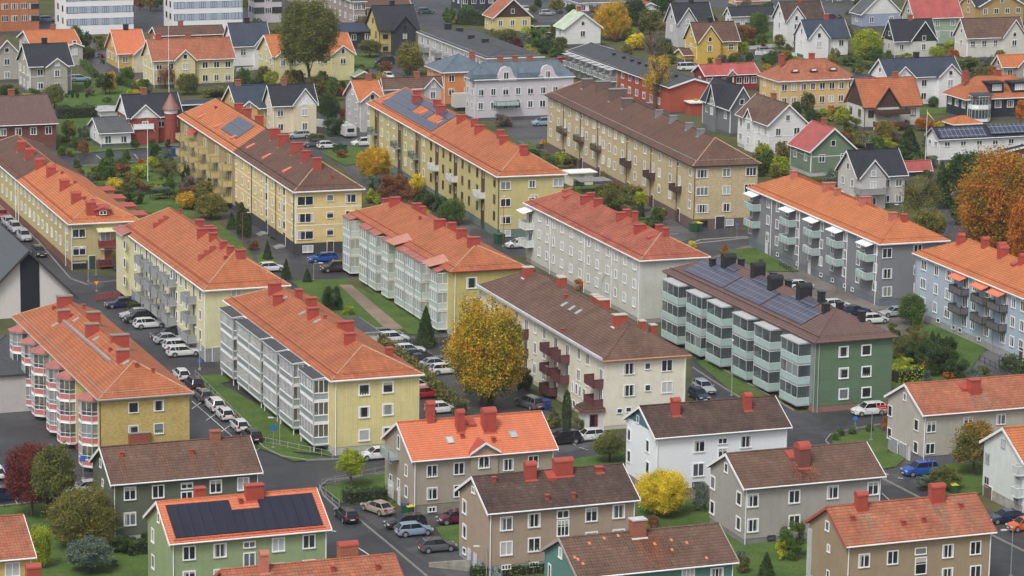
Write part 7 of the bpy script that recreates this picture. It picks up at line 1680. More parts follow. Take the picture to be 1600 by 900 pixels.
P(262, 292, 46, 44, 'olive green', base=.25, shape='thin'); P(238, 270, 24, 26, 'yellow-green', base=.2); P(190, 277, 30, 24, 'rusty brown', base=.2); P(166, 277, 24, 20, 'yellow-green', base=.2); P(178, 303, 30, 26, 'yellow', base=.2); P(200, 306, 28, 22, 'olive green', base=.2); P(220, 265, 12, 18, 'orange', base=.3)
P(171, 259, 16, 28, 'dark green', base=.22); P(243, 254, 22, 32, 'dark green', base=.1); P(265, 257, 14, 18, 'dark green', 'bush'); P(211, 232, 16, 14, 'dark green', 'bush'); P(238, 231, 14, 14, 'dark green', 'bush'); P(262, 230, 12, 14, 'dark green', 'bush'); P(120, 262, 18, 14, 'green', 'bush')
P(131, 244, 22, 26, 'rusty brown', base=.1); P(108, 222, 30, 36, 'olive green', base=.2); P(118, 236, 20, 24, 'green', base=.2); P(97, 243, 18, 16, 'green', 'bush'); P(215, 320, 22, 22, 'green', 'bush'); P(200, 318, 20, 18, 'dark green', 'bush')
P(276, 315, 24, 20, 'olive green', 'bush'); P(185, 425, 26, 36, 'mossy', 'bush'); P(165, 148, 34, 34, 'dark green', base=.2); P(137, 138, 14, 14, 'green', 'bush'); P(167, 160, 18, 9, 'green', 'bush')
for x in (105, 113, 121, 135): P(x, 153, 7, 8, 'dark green', 'bush')
P(85, 170, 40, 38, 'olive green', base=.15, lod=2); P(12, 152, 40, 22, 'olive green', 'bush'); P(125, 82, 42, 36, 'dark green', base=.1); P(138, 92, 26, 20, 'olive green', 'bush'); P(157, 78, 18, 16, 'mossy', 'bush'); P(40, 40, 20, 14, 'olive green', 'bush')
P(258, 138, 38, 36, 'rusty brown', base=.15, lod=2, shape='thin'); P(200, 130, 26, 26, 'green', base=.15); P(292, 148, 42, 34, 'olive green', base=.1, lod=2); P(222, 134, 30, 10, 'yellow', 'bush'); P(160, 100, 10, 8, 'olive green', 'bush')
P(412, 130, 28, 28, 'olive green', base=.12); P(455, 148, 36, 40, 'mossy', base=.1); P(495, 152, 36, 38, 'mossy', base=.1); P(520, 158, 30, 36, 'green', base=.1); P(512, 190, 42, 44, 'dark green', base=.08, lod=2); P(530, 150, 26, 24, 'bright red', 'bush'); P(520, 213, 36, 30, 'dark green', 'bush'); P(538, 190, 20, 22, 'rusty brown', 'bush')
P(422, 172, 26, 20, 'green', 'bush'); P(495, 172, 30, 24, 'olive green', 'bush')
P(578, 90, 44, 28, 'olive green', base=.25, lod=2); P(565, 48, 26, 26, 'mossy', base=.2, shape='thin'); P(640, 118, 52, 52, 'mossy', base=.1, lod=2); P(560, 118, 40, 18, 'olive green', 'bush'); P(580, 128, 26, 16, 'mossy', 'bush'); P(530, 18, 14, 14, 'dark green', 'conifer')
P(730, 35, 30, 30, 'green', base=.1); P(702, 38, 26, 28, 'green', 'bush'); P(790, 68, 50, 24, 'olive green', base=.1); P(775, 66, 26, 22, 'mossy', 'bush'); P(740, 8, 40, 28, 'mossy', base=.1)
P(585, 285, 62, 55, 'golden', base=.12, lod=3, label='yellow-orange tree beside the yellow block with two roofs'); P(590, 302, 40, 30, 'blue-green', 'bush', lod=2); P(616, 310, 55, 38, 'rusty brown', 'bush', lod=2); P(642, 320, 36, 26, 'rusty brown', 'bush'); P(584, 318, 30, 24, 'yellow-green', 'bush'); P(652, 302, 26, 32, 'yellow', base=.1)
P(707, 350, 52, 40, 'green', base=.06, lod=2, label='rounded green tree behind the mustard block'); P(523, 238, 14, 12, 'olive green', 'bush'); P(535, 246, 24, 12, 'rusty brown', 'bush'); P(495, 226, 34, 18, 'olive green', base=.3); P(685, 332, 16, 12, 'dark green', 'bush')
P(737, 170, 16, 26, 'dark green', 'bush'); P(700, 160, 20, 20, 'dark green', 'bush'); P(785, 198, 34, 22, 'grey-brown', 'bush', lod=2); P(843, 238, 16, 14, 'grey-brown', base=.3)
P(880, 112, 26, 22, 'olive green', 'bush'); P(955, 285, 34, 32, 'mossy', 'bush', lod=2); P(965, 330, 60, 46, 'olive green', 'bush', lod=2); P(985, 320, 40, 34, 'mossy', 'bush'); P(938, 312, 30, 22, 'olive green', 'bush'); P(1027, 352, 26, 30, 'green', base=.1); P(1000, 345, 18, 30, 'dark green', 'bush'); P(905, 290, 20, 16, 'olive green', 'bush')
P(1082, 388, 16, 12, 'yellow', 'bush'); P(1132, 397, 12, 18, 'orange', 'bush'); P(907, 455, 24, 20, 'orange', 'bush'); P(1190, 412, 10, 8, 'green', 'bush')
P(955, 62, 62, 62, 'golden', base=.08, lod=3, label='large golden tree right of the white house with pale green roof'); P(995, 78, 36, 26, 'yellow', base=.08); P(1020, 100, 44, 52, 'grey-brown', base=.2, shape='thin', lod=2); P(1025, 172, 52, 88, 'golden', base=.25, shape='thin', lod=2, label='thin birch with sparse golden leaves behind the row house'); P(1005, 150, 34, 40, 'grey-brown', shape='thin', base=.3)
P(1040, 90, 36, 24, 'olive green', 'bush'); P(990, 40, 46, 44, 'dark green', base=.1, lod=2); P(1015, 55, 40, 42, 'olive green', base=.1); P(1035, 25, 38, 36, 'dark green', base=.1); P(982, 62, 26, 20, 'yellow-green', 'bush'); P(1005, 20, 30, 26, 'mossy', base=.1); P(870, 20, 30, 22, 'mossy', base=.1); P(892, 24, 20, 20, 'dark green', base=.1); P(1110, 105, 14, 16, 'olive green', 'bush')
P(845, 68, 40, 26, 'green', 'bush'); P(820, 74, 36, 24, 'blue-green', 'bush'); P(850, 82, 52, 22, 'dark green', 'bush', lod=2); P(808, 78, 22, 22, 'dark red', 'bush'); P(875, 84, 24, 28, 'olive green', 'bush'); P(830, 40, 30, 18, 'dark green', 'bush'); P(864, 60, 22, 24, 'olive green', 'bush')
P(1160, 92, 26, 28, 'yellow-green', base=.1); P(1165, 66, 34, 28, 'rusty brown', 'bush'); P(1185, 60, 40, 44, 'green', base=.1, lod=2); P(1190, 72, 20, 20, 'green', base=.1); P(1150, 36, 16, 12, 'olive green', 'bush'); P(1200, 30, 24, 30, 'dark green', base=.1); P(1195, 80, 18, 14, 'dark red', 'bush'); P(1120, 70, 18, 12, 'olive green', 'bush'); P(1200, 98, 30, 14, 'green', 'bush'); P(1158, 108, 30, 14, 'green', 'bush')
P(1355, 92, 56, 48, 'yellow-green', base=.08, lod=2, label='round yellow-green tree between two white houses in the second row'); P(1325, 56, 24, 20, 'grey-brown', 'bush'); P(1330, 102, 40, 14, 'green', 'bush'); P(1215, 96, 26, 18, 'blue-green', 'bush'); P(1415, 94, 28, 10, 'yellow-green', 'bush'); P(1464, 92, 26, 22, 'yellow-green', base=.05); P(1488, 98, 24, 22, 'orange', base=.1); P(1510, 112, 40, 22, 'green', 'bush'); P(1540, 112, 34, 26, 'blue-green', base=.15, shape='thin'); P(1530, 122, 40, 18, 'olive green', 'bush'); P(1550, 120, 16, 18, 'orange', 'bush')
P(1458, 168, 20, 18, 'green', base=.2); P(1263, 178, 20, 16, 'dark green', base=.1); P(1290, 188, 36, 20, 'yellow-green', 'bush'); P(1270, 192, 34, 20, 'olive green', base=.1); P(1300, 178, 18, 14, 'orange', 'bush'); P(1318, 195, 34, 28, 'yellow-green', base=.1); P(1330, 208, 34, 26, 'olive green', 'bush'); P(1345, 228, 60, 22, 'mossy', 'bush', lod=2); P(1390, 222, 50, 20, 'grey-brown', 'bush'); P(1400, 196, 30, 20, 'grey-brown', 'bush'); P(1440, 205, 26, 22, 'orange', base=.1); P(1455, 205, 20, 16, 'orange', 'bush'); P(1375, 238, 50, 26, 'yellow-green', 'bush', lod=2); P(1352, 232, 26, 20, 'blue-green', 'bush'); P(1310, 178, 16, 12, 'olive green', 'bush')
P(1595, 195, 24, 40, 'orange', base=.1); P(1220, 240, 20, 12, 'olive green', 'bush'); P(1205, 258, 34, 12, 'dark green', 'bush'); P(1255, 300, 34, 24, 'olive green', 'bush'); P(1300, 285, 20, 22, 'dark green', 'bush'); P(1280, 292, 30, 16, 'olive green', 'bush'); P(1195, 268, 22, 14, 'green', 'bush')
P(1400, 400, 30, 36, 'yellow-green', base=.1); P(1450, 375, 60, 50, 'mossy', base=.15, lod=2); P(1500, 350, 40, 30, 'olive green', 'bush'); P(1590, 380, 60, 60, 'golden', base=.1, lod=2); P(1530, 350, 70, 80, 'olive green', base=.1, lod=2)
P(1423, 508, 50, 52, 'green', base=.06, lod=2, label='round green tree at the far corner of the light blue block'); 
for q in ((1415, 560, 50, 36, 'olive green'), (1440, 572, 60, 42, 'dark green'), (1470, 585, 66, 46, 'dark green'), (1498, 596, 50, 36, 'dark green'), (1450, 548, 40, 30, 'olive green'), (1425, 535, 36, 26, 'mossy'), (1478, 560, 44, 36, 'dark green'), (1520, 600, 34, 28, 'blue-green'), (1536, 595, 30, 24, 'olive green')): P(q[0], q[1], q[2], q[3], q[4], 'bush', lod=2)
for x, y in ((1456, 552), (1465, 555), (1477, 560)): P(x, y, 12, 34, 'dark green', 'cypress')
P(1412, 580, 40, 22, 'yellow-green', 'bush', lod=2); P(1450, 584, 28, 24, 'orange', 'bush', lod=2); P(1483, 598, 24, 18, 'orange', 'bush'); P(1448, 598, 20, 20, 'blue-green', 'bush'); P(1435, 510, 22, 10, 'yellow-green', 'bush'); P(1490, 515, 14, 12, 'olive green', 'bush'); P(1405, 545, 20, 30, 'green', 'bush'); P(1530, 595, 12, 20, 'grey-brown', 'bush'); P(1395, 520, 20, 16, 'olive green', 'bush')
P(1487, 505, 10, 24, 'olive green', 'bush'); P(1116, 802, 12, 8, 'olive green', 'bush')
P(470, 172, 20, 20, 'dark green', 'bush'); P(395, 168, 30, 20, 'olive green', 'bush'); P(345, 150, 26, 16, 'mossy', 'bush'); P(330, 152, 40, 14, 'olive green', 'bush'); P(380, 150, 24, 16, 'green', 'bush'); P(60, 152, 14, 12, 'green', 'bush'); P(1120, 180, 22, 22, 'yellow', 'bush'); P(1085, 178, 20, 24, 'yellow', 'bush')
P(1580, 60, 20, 18, 'olive green', 'bush'); P(1500, 20, 26, 28, 'golden', base=.1); P(235, 18, 30, 30, 'mossy', base=.1); P(218, 16, 24, 26, 'rusty brown', base=.1); P(245, 12, 24, 24, 'dark green', base=.1); P(385, 16, 20, 20, 'olive green', base=.1)
SC = random.Random(5)
KEEP = [at(x, y) for x, y in ((541, 213), (731, 172), (904, 288), (925, 300), (250, 312))] + [v[2] for v in VEH]
def clear(p, m=1.2):
    for b in BUILDINGS:
        r = p - b.o; u, v = r.dot(b.a), r.dot(b.b)
        if -m < u < b.L+m and -m < v < b.W+m: return False
    return all((p-q).length > 4 for q in KEEP)
for x0, y0, x1, y1, n in [(a, b_, c_, d_, int(e*1.6)) for a, b_, c_, d_, e in ((80, 60, 165, 100, 5), (130, 128, 250, 160, 6), (375, 112, 540, 160, 10), (545, 105, 640, 135, 4), (800, 60, 880, 108, 8), (945, 8, 1060, 100, 16), (1110, 20, 1225, 75, 9), (1120, 92, 1210, 112, 5), (1190, 92, 1600, 125, 20), (1240, 172, 1400, 240, 16),
                          (1180, 245, 1310, 300, 8), (1400, 190, 1600, 335, 16), (290, 262, 420, 330, 6), (110, 255, 330, 320, 12), (0, 140, 60, 160, 4), (700, 20, 770, 60, 5), (100, 200, 150, 245, 4), (380, 45, 560, 60, 6), (1280, 0, 1600, 30, 6), (830, 0, 1060, 30, 8), (1190, 60, 1600, 92, 8), (930, 290, 1040, 370, 8), (820, 225, 930, 300, 5), (640, 300, 720, 350, 4))]:
    k = 0
    for _ in range(n*6):
        if k >= n: break
        x, y = SC.uniform(x0, x1), SC.uniform(y0, y1); q = at(x, y)
        if not clear(q): continue
        f = .55+y/500; wd = SC.uniform(16, 34)*f; tr = SC.random() < .4
        P(x, y, wd, wd*SC.uniform(.6, 1.1)*(1.25 if tr else .8), SC.choice(['olive green', 'dark green', 'green', 'mossy', 'olive green', 'dark green', 'green', 'yellow-green', 'golden', 'rusty brown', 'blue-green', 'grey-brown', 'olive and orange']), 'tree' if tr else 'bush', base=.1); k += 1
hedge((592, 540), (722, 650), 1.6, 1.7, 'mossy', 'long yellow-green hedge between the parking yard and the big golden tree')
hedge((536, 786), (604, 781), 1.8, 1.5, 'dark green', 'dark clipped hedge along the lawn at the road junction')
hedge((735, 903), (905, 888), 1.5, 1.2, 'green', 'bright clipped hedge at the bottom edge below the tan house')
hedge((198, 868), (234, 864), 1.4, 1.5, 'dark green', 'dark hedge between the dark green and the light green house')
hedge((88, 186), (150, 183), 2.2, 2.4, 'dark green', 'tall dark hedge right of the dark brick house')
hedge((183, 128), (232, 150), 1.3, 1.4, 'green', 'diagonal hedge beside the lawn at upper left')
hedge((128, 100), (150, 122), 1.3, 1.2, 'green', 'hedge along the driveway of the ochre house')
hedge((715, 38), (758, 40), 2.0, 3.4, 'dark green', 'tall green hedge left of the house with the brown gable')
hedge((1325, 98), (1370, 112), 1.3, 1.4, 'green', 'clipped hedge below the round yellow-green tree in the second row')
hedge((1518, 522), (1560, 508), 2.2, 2.2, 'olive green', 'large clipped hedge at the foot of the light blue block')
hedge((1572, 575), (1630, 600), 2.2, 1.8, 'dark green', 'dark hedge by the ramp of the light blue block')
hedge((1396, 598), (1438, 592), 2, 1.8, 'yellow-green', 'yellow-green clipped hedge right of the green block')
hedge((292, 312), (366, 304), 1.2, 1.5, 'rusty brown', 'brown beech hedge at the foot of the yellow balconies')
hedge((850, 250), (905, 292), 1.5, 1.4, 'olive green', 'low hedge beside the path along the sand coloured block')
hedge((200, 484), (224, 481), 1.3, .9, 'olive green', 'small clipped hedge between the parked cars under the grey balconies')
hedge((202, 280), (228, 300), 1.0, 1.0, 'rusty brown', 'low brown hedge in the allotment garden')

# ------------------------------------------------------------------ poles, flags, lamps, fences, bins, signs
def pole(px, py, hpx, label, name='flagpole', cat='flagpole', r=.07, mat=WHITE, group=None):
    p = at(px, py); k = CF/math.hypot(p.y, CH); H = hpx/k/.97; r0 = empty(name, p, 0, label, cat, group)
    m = MB(); m.bar((0, 0, 0), (0, 0, H), r, mat, 8, r*.6); m.box(-.2, .2, -.2, .2, 0, .12, CONC); m.build('pole', r0); return r0, H
for px, py, h_, l, pen in ((264, 148, 112, 'tall white flagpole in front of the long pale yellow house', None), (231, 284, 94, 'white flagpole with a thin pennant on the lawn before the red brick house', (.6, .6, .55)), (1445, 266, 92, 'flagpole with a yellow and blue pennant before the solar roofed white house', (.65, .6, .12))):
    r0, H = pole(px, py, h_, l)
    m = MB(); m.bar((0, 0, H), (0, 0, H+.15), .12, plain('gold_ball', (.5, .4, .1))); m.build('finial', r0)
    if pen:
        m = MB(); n = 6
        for k in range(n):
            x0, x1 = k*.26, (k+1)*.26; w0, w1 = .20*(1-k/n), .20*(1-(k+1)/n); z0, z1 = H-.4-x0*1.1, H-.4-x1*1.1
            m.mesh([(x0, math.sin(k)*.1, z0-w0), (x1, math.sin(k+1)*.1, z1-w1), (x1, math.sin(k+1)*.1+.01, z1+w1), (x0, math.sin(k)*.1+.01, z0+w0)], [(0, 1, 2, 3)], plain('pennant_%d' % int(pen[2]*100), pen, .8))
        m.build('pennant', r0)
LAMPS = 'street lamps'
def lamp(px, py, hpx, label, ang=0, mat=GALV):
    r0, H = pole(px, py, hpx, label, 'street_lamp', 'street lamp', .06, mat, LAMPS)
    m = MB(); c, s = math.cos(R_(ang)), math.sin(R_(ang)); m.bar((0, 0, H), (c*.9, s*.9, H+.12), .035, mat, 6); m.build('arm', r0)
    m = MB(); M = Matrix.Translation((c*1.1, s*1.1, H+.1)) @ Matrix.Rotation(R_(ang), 4, 'Z'); m.box(-.32, .32, -.13, .13, -.05, .07, plain('lamp_head', (.6, .6, .58)), M); m.build('lamp_head', r0)
lamp(1579, 900, 72, 'street lamp at the bottom right beside the brown house', 200); lamp(1409, 372, 50, 'street lamp at the corner of the sand coloured block', 160); lamp(1143, 618, 82, 'slim lamp post on the lawn before the aqua balconies', 90)
lamp(1361, 688, 44, 'street lamp on the island lawn with the clipped bushes', 180); lamp(437, 694, 40, 'lamp post at the corner of the lawn under the white framed balconies', 180); lamp(138, 440, 50, 'lamp post at the foot of the long mustard block', 150); lamp(150, 430, 38, 'second thinner lamp post at the foot of the mustard block', 30)
lamp(312, 578, 62, 'lamp post at the end of the pale yellow block parking', 120); lamp(822, 395, 40, 'lamp post on the street beside the white hatchback', 180); lamp(947, 476, 46, 'lamp post standing between the off white and the cream block', 150); lamp(490, 438, 26, 'short bollard lamp by the blue estate car', 0); lamp(851, 78, 26, 'lamp post left of the row house', 0); lamp(760, 905, 50, 'street lamp at the bottom edge beside the tan house', 180)
RPOLE = plain('red_pole', (.35, .05, .04))
lamp(379, 388, 54, 'red painted lamp post by the columnar conifers', 20, RPOLE); lamp(786, 385, 74, 'red painted lamp post beside the olive yellow block', 90, RPOLE)
def fence(p0, p1, label, hgt=1.0, post=1.6, mat=None, rails=(.3, .9), slats=0, name='fence', w=.03):
    a, c = at(*p0), at(*p1); d = c-a; L = d.length; r0 = empty(name, a, math.atan2(d.y, d.x), label, 'fence'); mat = mat or DARKT
    m = MB()
    for z in rails: m.bar((0, 0, z*hgt), (L, 0, z*hgt), w, mat)
    m.build('rail', r0); m = MB(); x = 0
    m.bar((0, 0, 0), (0, 0, hgt), w*1.6, mat); po = m.build('post', r0); n = max(1, int(L/post))
    for k in range(1, min(n, 60)+1): q = link('post', po.data, r0, (L*k/n, 0, 0))
    if slats:
        m = MB(); x = 0
        while x < L: m.box(x, x+slats*.55, -.02, .02, .08, hgt, mat); x += slats
        m.build('slats', r0)
fence((622, 545), (702, 540), 'dark picket fence between the parking yard and the conifer', 1.3, 2.0, DARKT, slats=.22)
fence((-20, 797), (140, 780), 'dark iron railing along the lower left lawn', .9, 1.8); fence((305, 588), (392, 676), 'wire fence along the lawn strip below the street cars', .9, 2.0, GALV); fence((398, 690), (520, 716), 'low wire fence rounding the lawn corner under the white framed balconies', .9, 1.6, GALV)
fence((503, 760), (606, 738), 'wire fence above the lawn at the road junction', .9, 2.0, GALV); fence((499, 768), (530, 792), 'wire fence on the street side of the junction lawn', .9, 2.0, GALV)
fence((150, 470), (205, 462), 'red and white barrier fence near the pale yellow block', 1.0, .8, plain('barrier_red', (.4, .08, .07)), slats=.35); fence((1180, 86), (1245, 88), 'white picket fence in front of the white houses', .9, 2.2, WHITE, slats=.3)
fence((1170, 78), (1215, 74), 'white fence beside the yellow house garden', .9, 2.2, WHITE, slats=.3); fence((205, 308), (240, 304), 'dark board fence in the allotment garden', 1.6, 2, plain('dark_board', (.05, .035, .03)), slats=.16); fence((1530, 565), (1590, 595), 'steel railing of the ramp by the light blue block', 1.0, 1.5, DARKT)
fence((370, 112), (420, 108), 'white fence before the navy roofed white house', .9, 2.0, WHITE, slats=.25); fence((478, 196), (510, 200), 'white garden screen beside the cream house', 1.7, 2.0, WHITE, slats=.16)
# bins
def bin_(px, py, col, label, s=1.0, lid=None):
    p = at(px, py); r0 = empty('wheelie_bin', p, R_(A+random.uniform(-10, 10)), label, 'bin', 'wheelie bins')
    m = MB(); w_, d_, h_ = .30*s, .36*s, 1.0*s**.5
    m.mesh([(-w_*.8, -d_*.8, .05), (w_*.8, -d_*.8, .05), (w_*.8, d_*.8, .05), (-w_*.8, d_*.8, .05), (-w_, -d_, h_), (w_, -d_, h_), (w_, d_, h_), (-w_, d_, h_)], [(0, 3, 2, 1), (4, 5, 6, 7), (0, 1, 5, 4), (1, 2, 6, 5), (2, 3, 7, 6), (3, 0, 4, 7)], col); m.build('bin_body', r0)
    m = MB(); m.box(-w_-.03, w_+.03, -d_-.05, d_+.03, h_, h_+.07, lid or col); m.build('lid', r0)
    for s_ in (-1, 1): m = MB(); m.bar((s_*w_*.8-.03, d_*.7, .1), (s_*w_*.8+.03, d_*.7, .1), .1, TYRE, 10); m.build('wheel', r0)
GB = plain('green_plastic', (.02, .09, .04), .5); BB = plain('blue_plastic', (.02, .05, .25), .5); YB = plain('yellow_lid', (.6, .5, .04), .5)
bin_(633, 804, GB, 'green wheelie bin with blue lid beside the beige house wall', 1.3, BB); bin_(640, 806, GB, 'green wheelie bin with yellow lid beside the beige house wall', 1.3, YB); bin_(702, 794, DARKT, 'dark bin at the basement wall of the beige house', 1.2); bin_(709, 793, DARKT, 'dark bin beside the tan house corner', 1.2)
bin_(1083, 362, GB, 'green container at the near corner of the sand coloured block', 2.0); bin_(1090, 361, GB, 'green container with a yellow lid at the corner of the sand coloured block', 2.0, YB); bin_(780, 380, GB, 'large green bin at the corner of the olive yellow block', 2.4); bin_(528, 238, GB, 'left green bin beside the yard lawn behind the yellow block', 2.2); bin_(535, 238, GB, 'right green bin beside the yard lawn behind the yellow block', 2.2)
bin_(1490, 772, GB, 'green bin with a yellow lid under the small orange and green tree', 1.3, YB); bin_(184, 423, BB, 'tall blue container beside the mustard block', 2.2); bin_(853, 640, BB, 'blue container beside the columnar conifer', 1.6); bin_(273, 243, BB, 'blue tarpaulin covered bin at the foot of the yellow balconies', 2.0)
# signs
def sign(px, py, hpx, label, shape, col):
    r0, H = pole(px, py, hpx, label, 'road_sign', 'road sign', .035, GALV); b = MB()
    m = plain('sign_'+shape, col, .4, .02)
    if shape == 'triangle': b.mesh([(-.45, -.06, H), (0, -.06, H-.75), (.45, -.06, H)], [(0, 1, 2)], plain('sign_red', (.5, .03, .03))); b.mesh([(-.32, -.07, H-.08), (0, -.07, H-.6), (.32, -.07, H-.08)], [(0, 1, 2)], m); b.box(-.02, .02, -.05, -.02, H-.6, H, GALV)
    elif shape == 'round': n = 16; b.mesh([(math.cos(2*PI*k/n)*.3, -.06, H-.3+math.sin(2*PI*k/n)*.3) for k in range(n)], [tuple(range(n))], m); b.box(-.02, .02, -.05, -.02, H-.6, H, GALV)
    else: b.box(-.3, .3, -.08, -.04, H-.7, H, m)
    b.build('sign_plate', r0)
sign(151, 455, 16, 'yellow give-way triangle sign at the street corner on the left', 'triangle', (.7, .5, .03)); sign(427, 700, 36, 'blue pedestrian crossing sign on the lawn corner', 'square', (.02, .12, .5)); sign(130, 748, 36, 'blue road sign below the bay window block', 'square', (.02, .08, .3)); sign(312, 576, 16, 'blue round sign at the end of the lawn below the pale yellow block', 'round', (.03, .15, .5))
sign(1151, 372, 24, 'blue round sign on the street by the sand coloured block', 'round', (.03, .15, .5)); sign(8, 748, 20, 'orange square sign beside the white hatchback at the left edge', 'square', (.65, .35, .02)); sign(1336, 668, 18, 'orange cone-like sign behind the white SUV with red stripes', 'round', (.6, .15, .02))
# retaining wall, shelters, dish, bench, sheds
p0, p1 = at(670, 886), at(735, 893); d = p1-p0; r0 = empty('retaining_wall', p0, math.atan2(d.y, d.x), 'low weathered concrete retaining wall beside the tan house ramp', 'wall'); m = MB(); L = d.length
m.mesh([(0, 0, 0), (L, 0, 0), (L, .3, 0), (0, .3, 0), (0, 0, .45), (L, 0, 1.3), (L, .3, 1.3), (0, .3, .45)], [(0, 3, 2, 1), (4, 5, 6, 7), (0, 1, 5, 4), (1, 2, 6, 5), (2, 3, 7, 6), (3, 0, 4, 7)], plain('stained_concrete', (.25, .235, .20), .9, .3)); m.build('wall', r0)
p = at(925, 300); r0 = empty('carport', p, R_(A), 'low grey corrugated carport roof beside the long sand coloured block', 'carport'); m = MB()
m.box(-3, 3, -2, 2, 2.2, 2.32, seam('corrugated_grey', (.26, .27, .27), .2)); m.build('roof', r0)
for x in (-2.8, 2.8):
    for y in (-1.8, 1.8): m = MB(); m.box(x-.06, x+.06, y-.06, y+.06, 0, 2.2, WB); m.build('post', r0)
p = at(904, 288); r0 = empty('shed', p, R_(A), 'cream garden shed with flat white roof behind the carport', 'shed'); m = MB(); m.box(-2.2, 2.2, -1.5, 1.5, 0, 2.3, wall('cream_render', (.64, .60, .48))); m.build('wall', r0); m = MB(); m.box(-2.6, 2.9, -1.9, 1.9, 2.3, 2.5, WHITE); m.build('roof', r0); m = MB(); m.box(-.5, .5, -1.56, -1.5, 0, 2.0, GREYW); m.build('door', r0)
p = at(592, 545); r0 = empty('garage', p, R_(S), 'long low garage with grey felt roof behind the white framed balcony block', 'garage'); m = MB(); m.box(-9.5, 0, -5, 0, 0, 2.3, wall('off_white_render', (.55, .55, .50))); m.build('wall', r0); m = MB(); m.box(-9.7, .2, -5.2, .2, 2.3, 2.5, GREYW); m.box(-9.6, .1, -5.1, .1, 2.5, 2.52, T_GRY); m.build('roof', r0)
p = at(250, 312); r0 = empty('garden_table', p, R_(A), 'dark table and benches set in the allotment garden', 'table'); m = MB(); m.box(-1.6, 1.6, -1.0, 1.0, 1.9, 2.05, T_GRY); m.build('shelter_roof', r0)
for x in (-1.5, 1.5):
    for y in (-.9, .9): m = MB(); m.box(x-.05, x+.05, y-.05, y+.05, 0, 1.9, DARKT); m.build('post', r0)
m = MB(); m.box(-1.0, 1.0, -.4, .4, .68, .74, WB); m.box(-.9, .9, -.35, .35, 0, .1, CONC); m.box(-.08, .08, -.08, .08, .1, .68, WB); m.build('table_top', r0)
p = at(427, 378); r0 = empty('bench', at(427, 374), R_(S), 'small wooden bench on the yard below the yellow block', 'bench'); m = MB(); m.box(-.9, .9, -.2, .2, .42, .47, WB); m.build('seat', r0); m = MB(); m.box(-.9, .9, .18, .23, .5, .9, WB); m.build('backrest', r0)
for x in (-.75, .75): m = MB(); m.box(x-.05, x+.05, -.2, .22, 0, .42, DARKT); m.build('leg', r0)
# bicycles
def bike(px, py, ang, label):
    r0 = empty('bicycle', at(px, py), R_(ang), label, 'bicycle', 'parked bicycles')
    for x in (-.52, .52):
        m = MB(); n = 14
        for k in range(n): a0, a1 = 2*PI*k/n, 2*PI*(k+1)/n; m.bar((math.cos(a0)*.33, 0, .34+math.sin(a0)*.33), (math.cos(a1)*.33, 0, .34+math.sin(a1)*.33), .025, TYRE, 4)
        m.bar((-.33, 0, .34), (.33, 0, .34), .006, GALV, 3); m.bar((0, 0, .01), (0, 0, .67), .006, GALV, 3); m.build('wheel', r0, (x, 0, 0))
    m = MB()
    for q0, q1 in (((-.52, .34), (-.15, .3)), ((-.15, .3), (-.22, .8)), ((-.2, .75), (.36, .8)), ((-.15, .3), (.36, .8)), ((.36, .8), (.52, .34)), ((.36, .8), (.34, .98)), ((-.52, .34), (-.2, .75))): m.bar((q0[0], 0, q0[1]), (q1[0], 0, q1[1]), .022, DARKT, 4)
    m.build('frame', r0); m = MB(); m.box(-.36, -.1, -.07, .07, .82, .88, DARKT); m.build('saddle', r0); m = MB(); m.bar((.32, -.28, 1.0), (.32, .28, 1.0), .02, GALV, 5); m.build('handlebar', r0)
for i in range(5): bike(843+i*4.2, 636+i*1.6, A+80+i*7, None)
for i in range(5): bike(1218+i*4, 416+i*2.2, A+70+i*9, None)
for i in range(4): bike(667+i*4, 304+i*2.4, A+75+i*8, None)
bikes = [o for o in C.objects if o.name.startswith('bicycle')]
for k, o in enumerate(bikes):
    g = ('parked before the cream block with maroon balconies', 'parked at the foot of the slate grey block', 'parked beside the olive yellow block')[0 if k < 5 else 1 if k < 10 else 2]
    n = k if k < 5 else k-5 if k < 10 else k-10; tot = 4 if k >= 10 else 5
    o['label'] = ('leftmost', 'second from left', 'third from left', 'fourth from left' if tot == 5 else 'rightmost', 'rightmost')[n] + ' bicycle ' + g
